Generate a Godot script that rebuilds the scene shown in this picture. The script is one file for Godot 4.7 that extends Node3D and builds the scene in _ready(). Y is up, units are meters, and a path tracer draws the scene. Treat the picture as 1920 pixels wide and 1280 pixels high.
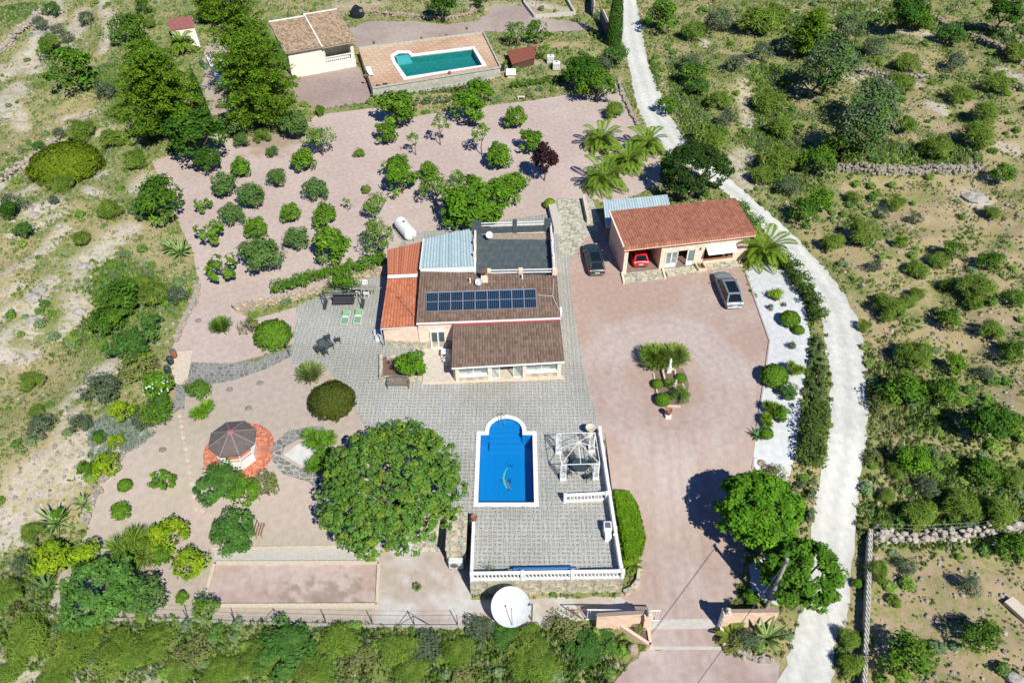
extends Node3D
# A villa with pool, garage and gardens on a scrub hillside, seen from the air.
# Pixels of the photograph (1920 x 1280) are turned into points on the ground: the camera stands 53 m up and looks 43 degrees down.
const FOCAL := 1490.0
const PITCH := 0.750492
const EYE := 53.0
const GX := -104.0
const GZ := -156.0
const GW := 416
const GH := 280

var rng := RandomNumberGenerator.new()
var taken := {}
var mats := {}
var tex := {}
var flat_field := PackedFloat32Array()
var hill_noise := FastNoiseLite.new()
var bump_noise := FastNoiseLite.new()
var clean := PackedByteArray()
var m_rock := PackedFloat32Array()
var m_earth := PackedFloat32Array()
var m_lush := PackedFloat32Array()
var m_dry := PackedFloat32Array()
var protos := {}

class MB:
	var v := PackedVector3Array()
	var n := PackedVector3Array()
	var c := PackedColorArray()
	var ix := PackedInt32Array()
	var col := Color.WHITE
	func vert(p: Vector3, nn: Vector3) -> int:
		v.push_back(p); n.push_back(nn); c.push_back(col)
		return v.size() - 1
	func tri(a: Vector3, b: Vector3, d: Vector3) -> void:
		var nn := (b - a).cross(d - a).normalized()
		var i := v.size()
		vert(a, nn); vert(b, nn); vert(d, nn)
		ix.append_array(PackedInt32Array([i, i + 2, i + 1]))
	func quad(a: Vector3, b: Vector3, d: Vector3, e: Vector3) -> void:
		var nn := (d - a).cross(e - b).normalized()
		var i := v.size()
		vert(a, nn); vert(b, nn); vert(d, nn); vert(e, nn)
		ix.append_array(PackedInt32Array([i, i + 2, i + 1, i, i + 3, i + 2]))
	func box(p: Vector3, s: Vector3, b := Basis.IDENTITY) -> MB:
		var x := b.x * s.x * 0.5
		var y := b.y * s.y * 0.5
		var z := b.z * s.z * 0.5
		quad(p - x - y + z, p + x - y + z, p + x + y + z, p - x + y + z)
		quad(p + x - y - z, p - x - y - z, p - x + y - z, p + x + y - z)
		quad(p + x - y + z, p + x - y - z, p + x + y - z, p + x + y + z)
		quad(p - x - y - z, p - x - y + z, p - x + y + z, p - x + y - z)
		quad(p - x + y + z, p + x + y + z, p + x + y - z, p - x + y - z)
		quad(p - x - y - z, p + x - y - z, p + x - y + z, p - x - y + z)
		return self
	# a box with chamfered upright corners and top edges
	func block(p: Vector3, s: Vector3, ch: float, b := Basis.IDENTITY) -> MB:
		var hx := s.x * 0.5
		var hz := s.z * 0.5
		var ring := [Vector2(hx, hz - ch), Vector2(hx - ch, hz), Vector2(-hx + ch, hz), Vector2(-hx, hz - ch), Vector2(-hx, -hz + ch), Vector2(-hx + ch, -hz), Vector2(hx - ch, -hz), Vector2(hx, -hz + ch)]
		var y0 := -s.y * 0.5
		var y1 := s.y * 0.5 - ch
		var y2 := s.y * 0.5
		var kx := (hx - ch) / hx
		var kz := (hz - ch) / hz
		for i in 8:
			var a: Vector2 = ring[(i + 1) % 8]
			var d: Vector2 = ring[i]
			quad(p + b * Vector3(a.x, y0, a.y), p + b * Vector3(d.x, y0, d.y), p + b * Vector3(d.x, y1, d.y), p + b * Vector3(a.x, y1, a.y))
			quad(p + b * Vector3(a.x, y1, a.y), p + b * Vector3(d.x, y1, d.y), p + b * Vector3(d.x * kx, y2, d.y * kz), p + b * Vector3(a.x * kx, y2, a.y * kz))
			tri(p + b * Vector3(0, y2, 0), p + b * Vector3(a.x * kx, y2, a.y * kz), p + b * Vector3(d.x * kx, y2, d.y * kz))
		return self
	func bar(a: Vector3, d: Vector3, w: float, h: float) -> MB:
		var f := d - a
		var l := f.length()
		f /= l
		var up := Vector3.UP if absf(f.y) < 0.95 else Vector3.RIGHT
		var r := f.cross(up).normalized()
		return box((a + d) * 0.5, Vector3(w, h, l), Basis(r, r.cross(f), -f))
	func cyl(a: Vector3, d: Vector3, r0: float, r1: float, k := 8, caps := true) -> MB:
		var f := (d - a).normalized()
		var up := Vector3.UP if absf(f.y) < 0.9 else Vector3.RIGHT
		var x := f.cross(up).normalized()
		var y := x.cross(f)
		var i0 := v.size()
		for i in k + 1:
			var t := TAU * i / k
			var q := x * cos(t) + y * sin(t)
			vert(a + q * r0, q); vert(d + q * r1, q)
		for i in k:
			var q := i0 + i * 2
			ix.append_array(PackedInt32Array([q, q + 2, q + 1, q + 2, q + 3, q + 1]))
		if caps:
			for i in k:
				var t := TAU * i / k
				var t2 := TAU * (i + 1) / k
				var q := x * cos(t) + y * sin(t)
				var q2 := x * cos(t2) + y * sin(t2)
				tri(d, d + q2 * r1, d + q * r1)
				tri(a, a + q * r0, a + q2 * r0)
		return self
	func prism(poly: PackedVector2Array, y0: float, y1: float, top := true) -> MB:
		var p := poly.duplicate()
		if Geometry2D.is_polygon_clockwise(p):
			p.reverse()
		var k := p.size()
		for i in k:
			var a := p[i]
			var b := p[(i + 1) % k]
			quad(Vector3(b.x, y0, b.y), Vector3(a.x, y0, a.y), Vector3(a.x, y1, a.y), Vector3(b.x, y1, b.y))
		if top:
			flat(p, y1)
		return self
	func flat(p: PackedVector2Array, y: float) -> MB:
		var t := Geometry2D.triangulate_polygon(p)
		for i in range(0, t.size(), 3):
			var a := p[t[i]]
			var b := p[t[i + 1]]
			var d := p[t[i + 2]]
			if (b - a).cross(d - a) > 0:
				tri(Vector3(a.x, y, a.y), Vector3(d.x, y, d.y), Vector3(b.x, y, b.y))
			else:
				tri(Vector3(a.x, y, a.y), Vector3(b.x, y, b.y), Vector3(d.x, y, d.y))
		return self
	func lathe(p: Vector3, prof: Array, k := 12) -> MB:
		var i0 := v.size()
		var m := prof.size()
		for j in m:
			var a: Vector2 = prof[maxi(j - 1, 0)]
			var b: Vector2 = prof[mini(j + 1, m - 1)]
			var tn := (b - a).normalized()
			for i in k + 1:
				var t := TAU * i / k
				var d := Vector3(cos(t), 0, sin(t))
				vert(p + d * prof[j].x + Vector3.UP * prof[j].y, (d * tn.y - Vector3.UP * tn.x).normalized())
		for j in m - 1:
			for i in k:
				var q := i0 + j * (k + 1) + i
				ix.append_array(PackedInt32Array([q, q + 1, q + k + 1, q + 1, q + k + 2, q + k + 1]))
		return self
	func ball(p: Vector3, r: Vector3, k := 10, m := 7) -> MB:
		var i0 := v.size()
		for j in m + 1:
			var f := PI * j / m
			for i in k + 1:
				var t := TAU * i / k
				var d := Vector3(sin(f) * cos(t), -cos(f), sin(f) * sin(t))
				vert(p + d * r, (d / r).normalized())
		for j in m:
			for i in k:
				var q := i0 + j * (k + 1) + i
				ix.append_array(PackedInt32Array([q, q + 1, q + k + 1, q + 1, q + k + 2, q + k + 1]))
		return self
	func mesh(off := Vector3.ZERO) -> ArrayMesh:
		var a := []
		a.resize(Mesh.ARRAY_MAX)
		if off != Vector3.ZERO:
			for i in v.size():
				v[i] -= off
		a[Mesh.ARRAY_VERTEX] = v
		a[Mesh.ARRAY_NORMAL] = n
		a[Mesh.ARRAY_COLOR] = c
		a[Mesh.ARRAY_INDEX] = ix
		var m := ArrayMesh.new()
		m.add_surface_from_arrays(Mesh.PRIMITIVE_TRIANGLES, a)
		return m

# ---------------------------------------------------------------- nodes
func numbered(called: String) -> String:
	if not taken.has(called):
		taken[called] = 0
		return called
	taken[called] += 1
	return "%s_%03d" % [called, taken[called]]

func thing(called: String, at: Vector3, label: String, category: String, group := "", turn := 0.0) -> Node3D:
	var o := Node3D.new()
	o.name = numbered(called)
	add_child(o)
	o.position = at
	o.rotation.y = turn
	tag(o, label, category, group)
	return o

func tag(o: Node3D, label: String, category: String, group := "") -> Node3D:
	o.set_meta("label", label)
	o.set_meta("category", category)
	if group:
		o.set_meta("group", group)
	return o

# a part whose mesh is given in the thing's own axes
func part(o: Node3D, called: String, mb, m: Material, at := Vector3.ZERO) -> MeshInstance3D:
	var p := MeshInstance3D.new()
	p.name = called
	p.mesh = mb.mesh() if mb is MB else mb
	p.material_override = m
	p.position = at
	o.add_child(p, true)
	return p

# a part whose mesh is given in world points (the thing is not turned)
func partw(o: Node3D, called: String, mb: MB, m: Material) -> MeshInstance3D:
	return part(o, called, mb.mesh(o.position), m)

func structure(called: String, mb, m: Material) -> MeshInstance3D:
	var p := MeshInstance3D.new()
	p.name = numbered(called)
	p.mesh = mb.mesh() if mb is MB else mb
	p.material_override = m
	p.set_meta("kind", "structure")
	add_child(p)
	return p

func single(called: String, mb, m: Material, at: Vector3, label: String, category: String, group := "") -> MeshInstance3D:
	var p := MeshInstance3D.new()
	p.name = numbered(called)
	p.mesh = mb.mesh(at) if mb is MB else mb
	p.material_override = m
	add_child(p)
	p.position = at
	tag(p, label, category, group)
	return p

# ---------------------------------------------------------------- pixels and ground
func ray(px: float, py: float) -> Vector3:
	var x := (px - 960.0) / FOCAL
	var y := -(py - 640.0) / FOCAL
	return Vector3(x, y * cos(PITCH) - sin(PITCH), -cos(PITCH) - y * sin(PITCH))

func q(px: float, py: float, h := 0.0) -> Vector3:
	var d := ray(px, py)
	var t := (h - EYE) / d.y
	return Vector3(d.x * t, h, d.z * t)

func gg(px: float, py: float, over := 0.0) -> Vector3:
	var p := q(px, py, over)
	for i in 5:
		p = q(px, py, hgt(p.x, p.z) + over)
	p.y -= over
	return p

func depth_of(p: Vector3) -> float:
	return -(p.y - EYE) * sin(PITCH) - p.z * cos(PITCH)

func poly(pts: Array) -> PackedVector2Array:
	var o := PackedVector2Array()
	for p in pts:
		var w := gg(p[0], p[1])
		o.push_back(Vector2(w.x, w.z))
	return o

func flatpoly(pts: Array, h := 0.0) -> PackedVector2Array:
	var o := PackedVector2Array()
	for p in pts:
		var w := q(p[0], p[1], h)
		o.push_back(Vector2(w.x, w.z))
	return o

func hgt(x: float, z: float) -> float:
	var y := -1.8 * smoothstep(-46.0, -33.5, z)
	var fx := clampf((x + 160.0) / 2.0, 0.0, 158.99)
	var fz := clampf((z + 210.0) / 2.0, 0.0, 119.99)
	var ix := int(fx)
	var iz := int(fz)
	var k := iz * 160 + ix
	var tx := fx - ix
	var tz := fz - iz
	var d := lerpf(lerpf(flat_field[k], flat_field[k + 1], tx), lerpf(flat_field[k + 160], flat_field[k + 161], tx), tz)
	if d > 0.0:
		var m := smoothstep(0.0, 9.0, d)
		y += m * (hill_noise.get_noise_2d(x, z) * 1.5 + bump_noise.get_noise_2d(x, z) * 0.35)
		y += clampf(d, 0.0, 60.0) * (0.07 if x > 0.0 else -0.035)
	return y

func seg_dist(p: Vector2, a: Vector2, b: Vector2) -> float:
	return p.distance_to(Geometry2D.get_closest_point_to_segment(p, a, b))

func make_flat_field() -> void:
	var pts := flatpoly([[300, 0], [390, 190], [270, 300], [330, 440], [345, 560], [300, 650], [180, 780], [150, 950], [90, 1090], [60, 1300], [1640, 1300], [1640, 1000], [1670, 800], [1610, 590], [1430, 380], [1280, 180], [1240, 0]])
	var k := pts.size()
	flat_field.resize(160 * 121)
	for j in 121:
		for i in 160:
			var p := Vector2(-160.0 + i * 2.0, -210.0 + j * 2.0)
			var d := 1e9
			if Geometry2D.is_point_in_polygon(p, pts):
				d = 0.0
			else:
				for e in k:
					d = minf(d, seg_dist(p, pts[e], pts[(e + 1) % k]))
				d = maxf(0.0, d - 1.5)
			flat_field[j * 160 + i] = d

func cell(x: float, z: float) -> int:
	var i := clampi(int((x - GX) * 2.0), 0, GW - 1)
	var j := clampi(int((z - GZ) * 2.0), 0, GH - 1)
	return j * GW + i

func fill_clean(p: PackedVector2Array) -> void:
	var lo := p[0]
	var hi := p[0]
	for e in p:
		lo = lo.min(e)
		hi = hi.max(e)
	for j in range(maxi(0, int((lo.y - GZ) * 2)), mini(GH - 1, int((hi.y - GZ) * 2) + 1)):
		for i in range(maxi(0, int((lo.x - GX) * 2)), mini(GW - 1, int((hi.x - GX) * 2) + 1)):
			if Geometry2D.is_point_in_polygon(Vector2(GX + i * 0.5 + 0.25, GZ + j * 0.5 + 0.25), p):
				clean[j * GW + i] = 1

func stroke(m: PackedFloat32Array, list: Array) -> void:
	for s in list:
		var a3 := gg(s[0], s[1])
		var b3 := gg(s[2], s[3])
		var a := Vector2(a3.x, a3.z)
		var b := Vector2(b3.x, b3.z)
		var r: float = s[4]
		var lo := a.min(b) - Vector2(r, r) * 1.6
		var hi := a.max(b) + Vector2(r, r) * 1.6
		for j in range(maxi(0, int((lo.y - GZ) * 2)), mini(GH - 1, int((hi.y - GZ) * 2) + 1)):
			for i in range(maxi(0, int((lo.x - GX) * 2)), mini(GW - 1, int((hi.x - GX) * 2) + 1)):
				var d := seg_dist(Vector2(GX + i * 0.5 + 0.25, GZ + j * 0.5 + 0.25), a, b)
				m[j * GW + i] = maxf(m[j * GW + i], 1.0 - smoothstep(r * 0.25, r * 1.2, d))

# a sheet that lies on the ground: the polygon cut into cells so that it follows the relief
func sheet(outline: PackedVector2Array, step: float, lift: float, tint: Callable, holes := [], level = null) -> ArrayMesh:
	var lo := outline[0]
	var hi := outline[0]
	for e in outline:
		lo = lo.min(e)
		hi = hi.max(e)
	var mb := MB.new()
	var nx := int((hi.x - lo.x) / step) + 1
	var nz := int((hi.y - lo.y) / step) + 1
	var inside := PackedByteArray()
	inside.resize((nx + 1) * (nz + 1))
	for j in nz + 1:
		for i in nx + 1:
			inside[j * (nx + 1) + i] = 1 if Geometry2D.is_point_in_polygon(lo + Vector2(i, j) * step, outline) else 0
	for j in nz:
		for i in nx:
			var k := j * (nx + 1) + i
			var sum := inside[k] + inside[k + 1] + inside[k + nx + 1] + inside[k + nx + 2]
			var p := lo + Vector2(i, j) * step
			var c4 := PackedVector2Array([p, p + Vector2(step, 0), p + Vector2(step, step), p + Vector2(0, step)])
			var pieces: Array = [c4]
			if sum < 4:
				pieces = Geometry2D.intersect_polygons(c4, outline)
			for h in holes:
				var rest := []
				for piece in pieces:
					rest.append_array(Geometry2D.clip_polygons(piece, h))
				pieces = rest
			for piece in pieces:
				var t := PackedInt32Array([0, 1, 2, 0, 2, 3]) if piece.size() == 4 and sum == 4 and holes.is_empty() else Geometry2D.triangulate_polygon(piece)
				var b := mb.v.size()
				for e in piece:
					var y: float = (hgt(e.x, e.y) if level == null else level) + lift
					mb.col = tint.call(e.x, e.y)
					var nn := Vector3.UP
					if level == null:
						nn = Vector3(hgt(e.x - 0.5, e.y) - hgt(e.x + 0.5, e.y), 1.0, hgt(e.x, e.y - 0.5) - hgt(e.x, e.y + 0.5)).normalized()
					mb.vert(Vector3(e.x, y, e.y), nn)
				for x in range(0, t.size(), 3):
					var a: Vector2 = piece[t[x]]
					var f: Vector2 = piece[t[x + 1]]
					var g: Vector2 = piece[t[x + 2]]
					if (f - a).cross(g - a) > 0:
						mb.ix.append_array(PackedInt32Array([b + t[x], b + t[x + 1], b + t[x + 2]]))
					else:
						mb.ix.append_array(PackedInt32Array([b + t[x], b + t[x + 2], b + t[x + 1]]))
	return mb.mesh()

func ragged(p: PackedVector2Array, amp: float, every := 0.8) -> PackedVector2Array:
	var o := PackedVector2Array()
	var k := p.size()
	for i in k:
		var a := p[i]
		var b := p[(i + 1) % k]
		var m := maxi(1, int(a.distance_to(b) / every))
		for j in m:
			var e := a.lerp(b, float(j) / m)
			o.push_back(e + Vector2(rng.randf_range(-amp, amp), rng.randf_range(-amp, amp)))
	return o

func smooth_line(p: PackedVector2Array, sub := 4) -> PackedVector2Array:
	var o := PackedVector2Array()
	for i in p.size() - 1:
		for j in sub:
			o.push_back(p[i].cubic_interpolate(p[i + 1], p[maxi(i - 1, 0)], p[mini(i + 2, p.size() - 1)], float(j) / sub))
	o.push_back(p[p.size() - 1])
	return o

# ---------------------------------------------------------------- materials
func lin(c: Color) -> Color:
	return c.linear_to_srgb()

func rgb(r: float, g: float, b: float) -> Color:
	return Color(r, g, b)

# colour given as a linear base colour; grain names a computed texture that multiplies it
func mat(key: String, c: Color, rough := 0.85, grain := "", size := 2.0, relief := 0.0, metal := 0.0) -> StandardMaterial3D:
	if mats.has(key):
		return mats[key]
	var m := StandardMaterial3D.new()
	m.resource_name = key
	m.albedo_color = lin(c)
	m.roughness = rough
	m.metallic = metal
	m.vertex_color_use_as_albedo = true
	if grain:
		m.albedo_texture = tex[grain]
		m.uv1_triplanar = true
		m.uv1_world_triplanar = true
		m.uv1_scale = Vector3.ONE / size
		if relief != 0.0:
			m.heightmap_enabled = true
			m.heightmap_texture = tex[grain]
			m.heightmap_scale = relief
	mats[key] = m
	return m

func noise_bytes(w: int, h: int, freq: float, seed_: int, oct := 3) -> PackedByteArray:
	var f := FastNoiseLite.new()
	f.seed = seed_
	f.frequency = freq
	f.fractal_octaves = oct
	f.noise_type = FastNoiseLite.TYPE_PERLIN
	var im := f.get_seamless_image(w, h)
	im.convert(Image.FORMAT_L8)
	return im.get_data()

func gray_tex(name_: String, w: int, layers: Array, lo: float, hi: float) -> void:
	# layers: [frequency, weight, octaves]
	var sum := PackedFloat32Array()
	sum.resize(w * w)
	var total := 0.0
	for i in layers.size():
		var b := noise_bytes(w, w, layers[i][0], 11 + i * 7 + name_.hash() % 100, layers[i][2])
		var wt: float = layers[i][1] / 255.0
		total += layers[i][1]
		for k in w * w:
			sum[k] += b[k] * wt
	var out := PackedByteArray()
	out.resize(w * w * 3)
	for k in w * w:
		var t := clampf((sum[k] / total - 0.5) * 1.7 + 0.5, 0.0, 1.0)
		var g := int(255.0 * lerpf(lo, hi, t))
		out[k * 3] = g
		out[k * 3 + 1] = g
		out[k * 3 + 2] = g
	tex[name_] = ImageTexture.create_from_image(mip(Image.create_from_data(w, w, false, Image.FORMAT_RGB8, out)))

func mip(im: Image) -> Image:
	im.generate_mipmaps()
	return im

# irregular stones with pale joints: a wrapped cell pattern
func stone_tex(name_: String, w: int, cells: int, tones: Array, joint: Color, gap: float) -> void:
	var r := RandomNumberGenerator.new()
	r.seed = name_.hash()
	var pts := PackedVector2Array()
	var cols := []
	for j in cells:
		for i in cells:
			pts.push_back(Vector2(i + r.randf_range(0.1, 0.9), j + r.randf_range(0.1, 0.9)))
			var t: Color = tones[r.randi() % tones.size()]
			cols.push_back(t * r.randf_range(0.82, 1.12))
	var im := Image.create_empty(w, w, false, Image.FORMAT_RGB8)
	var s := float(cells) / w
	for y in w:
		for x in w:
			var p := Vector2(x * s, y * s)
			var cx := int(p.x)
			var cy := int(p.y)
			var d1 := 9.0
			var d2 := 9.0
			var best := 0
			for dj in range(-1, 2):
				for di in range(-1, 2):
					var kx := posmod(cx + di, cells)
					var ky := posmod(cy + dj, cells)
					var e := pts[ky * cells + kx] + Vector2(cx + di - kx, cy + dj - ky)
					var d := p.distance_to(e)
					if d < d1:
						d2 = d1
						d1 = d
						best = ky * cells + kx
					elif d < d2:
						d2 = d
			var c: Color = joint if d2 - d1 < gap else cols[best]
			im.set_pixel(x, y, c * r.randf_range(0.93, 1.05))
	tex[name_] = ImageTexture.create_from_image(mip(im))

# ---------------------------------------------------------------- textures
func make_textures() -> void:
	gray_tex("gravel", 512, [[0.25, 0.62, 2], [0.06, 0.2, 3], [0.012, 0.18, 2]], 0.72, 1.0)
	gray_tex("plaster", 256, [[0.2, 0.35, 3], [0.02, 0.65, 4]], 0.86, 1.0)
	gray_tex("rough", 256, [[0.12, 0.6, 4], [0.02, 0.4, 3]], 0.6, 1.0)
	gray_tex("speckle", 256, [[0.3, 1.0, 2]], 0.75, 1.0)
	stone_tex("rubble", 256, 9, [rgb(0.70, 0.68, 0.62), rgb(0.64, 0.64, 0.61), rgb(0.73, 0.69, 0.61), rgb(0.58, 0.59, 0.57)], rgb(0.76, 0.73, 0.67), 0.09)
	stone_tex("brickdisc", 256, 10, [rgb(0.75, 0.47, 0.37), rgb(0.69, 0.41, 0.32), rgb(0.78, 0.53, 0.42)], rgb(0.85, 0.62, 0.50), 0.07)
	stone_tex("slabs", 256, 9, [rgb(0.62, 0.63, 0.58), rgb(0.68, 0.67, 0.61), rgb(0.56, 0.58, 0.55), rgb(0.70, 0.67, 0.60)], rgb(0.77, 0.76, 0.70), 0.1)
	paving_texture()
	mosaic_texture()
	ripple_texture()

# printed concrete: pale squares with little dark crosses of brick and slate colour
func paving_texture() -> void:
	var w := 512
	var r := RandomNumberGenerator.new()
	r.seed = 77
	var im := Image.create_empty(w, w, false, Image.FORMAT_RGB8)
	var b := noise_bytes(w, w, 0.02, 5, 3)
	for y in w:
		for x in w:
			var t := 0.86 + 0.16 * b[y * w + x] / 255.0 + r.randf_range(-0.05, 0.05)
			im.set_pixel(x, y, Color(0.70 * t, 0.695 * t, 0.665 * t))
	# eight tiles a side, 0.46 m each: little dark setts in pairs or fours, some tiles tinted brick or slate
	for ty in 8:
		for tx in 8:
			var px := tx * 64
			var py := ty * 64
			if r.randf() < 0.55:
				var tint: Color = [rgb(0.67, 0.63, 0.60), rgb(0.62, 0.64, 0.65), rgb(0.61, 0.61, 0.585)][r.randi() % 3]
				im.fill_rect(Rect2i(px + r.randi_range(4, 12), py + r.randi_range(4, 12), r.randi_range(30, 44), r.randi_range(30, 44)), tint)
			var motif: Array = [[[10, 24], [40, 24], [25, 27]], [[26, 8], [26, 38], [29, 24]], [[10, 10], [38, 10], [10, 38], [38, 38]], [[8, 28], [25, 28], [42, 28]]][r.randi() % 4]
			for s in motif:
				im.fill_rect(Rect2i(px + s[0] + r.randi_range(-2, 2), py + s[1] + r.randi_range(-2, 2), r.randi_range(11, 15), r.randi_range(11, 15)), rgb(0.38, 0.38, 0.38) * r.randf_range(0.8, 1.25))
			im.fill_rect(Rect2i(px, py, 64, 2), rgb(0.72, 0.72, 0.69))
			im.fill_rect(Rect2i(px, py, 2, 64), rgb(0.72, 0.72, 0.69))
	tex["paving"] = ImageTexture.create_from_image(mip(im))

func mosaic_texture() -> void:
	var w := 128
	var r := RandomNumberGenerator.new()
	r.seed = 9
	var im := Image.create_empty(w, w, false, Image.FORMAT_RGB8)
	im.fill(rgb(0.72, 0.8, 0.85))
	for j in 16:
		for i in 16:
			var t := r.randf_range(0.82, 1.0)
			im.fill_rect(Rect2i(i * 8, j * 8, 7, 7), Color(t, t, t))
	tex["mosaic"] = ImageTexture.create_from_image(mip(im))

func ripple_texture() -> void:
	var f := FastNoiseLite.new()
	f.seed = 3
	f.frequency = 0.03
	f.fractal_octaves = 3
	var im := f.get_seamless_image(256, 256)
	im.convert(Image.FORMAT_RGBA8)
	im.bump_map_to_normal_map(3.0)
	tex["ripple"] = ImageTexture.create_from_image(mip(im))

# ---------------------------------------------------------------- the hillside
func make_masks() -> void:
	for m in [m_rock, m_earth, m_lush, m_dry]:
		m.resize(GW * GH)
	m_rock.resize(GW * GH); m_earth.resize(GW * GH); m_lush.resize(GW * GH); m_dry.resize(GW * GH)
	clean.resize(GW * GH)
	stroke(m_rock, [[0, 95, 80, 22, 1.4], [100, 10, 60, 130, 3.4], [0, 140, 60, 95, 3.0], [30, 165, 0, 215, 3.0], [190, 0, 208, 55, 1.6], [120, 90, 150, 55, 2.0],
		[150, 20, 130, 60, 1.6], [205, 60, 190, 95, 1.2], [0, 345, 60, 300, 1.2], [60, 300, 170, 212, 1.0], [165, 355, 180, 365, 1.3], [10, 380, 60, 350, 1.3],
		[60, 390, 95, 380, 2.2], [60, 425, 110, 400, 1.0], [55, 490, 115, 428, 1.2], [160, 495, 230, 432, 2.4], [165, 480, 140, 560, 1.9], [150, 590, 170, 530, 1.8],
		[120, 625, 155, 560, 1.3], [60, 565, 90, 530, 1.8], [48, 610, 56, 580, 1.4], [0, 520, 30, 500, 1.3], [0, 560, 25, 540, 1.1], [0, 592, 22, 575, 1.2], [25, 612, 32, 606, 1.0],
		[0, 660, 45, 668, 2.2], [180, 695, 225, 672, 1.5], [120, 760, 180, 695, 1.0], [100, 835, 140, 770, 1.1], [40, 905, 160, 825, 2.6], [60, 885, 140, 885, 2.4],
		[0, 990, 120, 885, 3.2], [10, 1005, 60, 950, 2.6], [160, 860, 190, 830, 1.4], [0, 1245, 120, 1275, 1.8], [250, 1265, 330, 1262, 1.4], [40, 240, 20, 180, 1.6],
		[250, 90, 260, 100, 0.8], [110, 225, 190, 205, 0.8], [185, 250, 205, 240, 1.0], [255, 350, 275, 330, 1.6], [0, 630, 20, 622, 1.2], [180, 330, 200, 322, 1.0], [20, 440, 50, 425, 1.0],
		[1000, 4, 1062, 20, 2.2], [1395, 150, 1402, 238, 1.5], [1318, 75, 1322, 85, 1.2], [1390, 285, 1432, 312, 1.8], [1375, 300, 1400, 345, 2.0], [1815, 365, 1840, 380, 2.0], [1560, 135, 1600, 150, 1.0],
		[1610, 140, 1720, 160, 1.4], [1745, 195, 1770, 205, 1.6], [1880, 130, 1920, 150, 1.6], [1690, 60, 1790, 75, 2.0], [1640, 20, 1670, 35, 1.6], [1860, 270, 1900, 280, 2.0], [1900, 60, 1920, 80, 1.4]])
	stroke(m_earth, [[1255, 140, 1290, 155, 1.6], [1360, 95, 1425, 130, 1.8], [1240, 10, 1270, 20, 2.2], [1580, 345, 1700, 345, 1.6], [1700, 400, 1860, 400, 4.2], [1640, 480, 1560, 460, 2.2],
		[1515, 435, 1560, 470, 1.8], [1640, 500, 1720, 560, 3.0], [1700, 520, 1800, 480, 2.2], [1860, 540, 1880, 545, 2.4], [1800, 625, 1900, 590, 3.0], [1830, 650, 1920, 690, 2.6],
		[1880, 740, 1890, 755, 2.0], [1660, 660, 1680, 680, 1.5], [1670, 820, 1700, 870, 1.4], [1650, 900, 1672, 965, 1.4], [1740, 830, 1820, 870, 1.0], [1480, 390, 1530, 440, 1.8],
		[1290, 190, 1310, 230, 1.0], [1600, 560, 1660, 620, 1.6], [1880, 420, 1920, 440, 2.6], [1760, 330, 1900, 340, 2.4], [1700, 200, 1790, 250, 2.6], [1820, 200, 1920, 260, 2.6], [1850, 15, 1900, 5, 2.0], [1730, 640, 1790, 600, 2.0], [1740, 450, 1900, 480, 1.6], [1600, 440, 1700, 470, 1.4],
		[1660, 1060, 1900, 1050, 4.0], [1700, 1120, 1900, 1120, 4.0], [1660, 1190, 1900, 1260, 5.0], [640, 10, 700, 5, 4.0], [900, 10, 1000, 20, 4.0], [960, 60, 980, 70, 1.5], [1000, 115, 1090, 130, 1.2], [1010, 90, 1090, 80, 1.6], [250, 170, 240, 190, 1.0]])
	stroke(m_lush, [[1480, 40, 1600, 110, 4.5], [1600, 20, 1900, 70, 4.0], [1440, 250, 1480, 330, 4.5], [1600, 285, 1800, 290, 3.0], [1640, 700, 1720, 780, 4.0], [1700, 880, 1900, 960, 5.0],
		[1655, 990, 1800, 985, 3.0], [80, 1200, 600, 1240, 3.6], [600, 1230, 1100, 1240, 3.6], [1280, 120, 1300, 250, 3.0], [1440, 130, 1450, 240, 3.5], [30, 1120, 60, 1180, 3.0], [200, 1230, 1000, 1260, 3.0],
		[200, 520, 290, 560, 4.0], [160, 640, 200, 600, 3.0], [190, 130, 230, 220, 3.0], [1220, 120, 1230, 250, 1.4], [0, 30, 60, 20, 4.0], [1480, 560, 1530, 760, 1.8]])
	stroke(m_dry, [[0, 275, 180, 195, 4.0], [130, 30, 200, 20, 3.0], [60, 785, 130, 680, 3.2], [0, 960, 60, 850, 2.6], [220, 440, 330, 480, 2.6], [1640, 620, 1680, 900, 2.2], [1720, 420, 1900, 300, 4.0], [0, 720, 60, 640, 2.8], [1560, 880, 1600, 990, 1.0], [1620, 260, 1800, 250, 2.4]])

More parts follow.
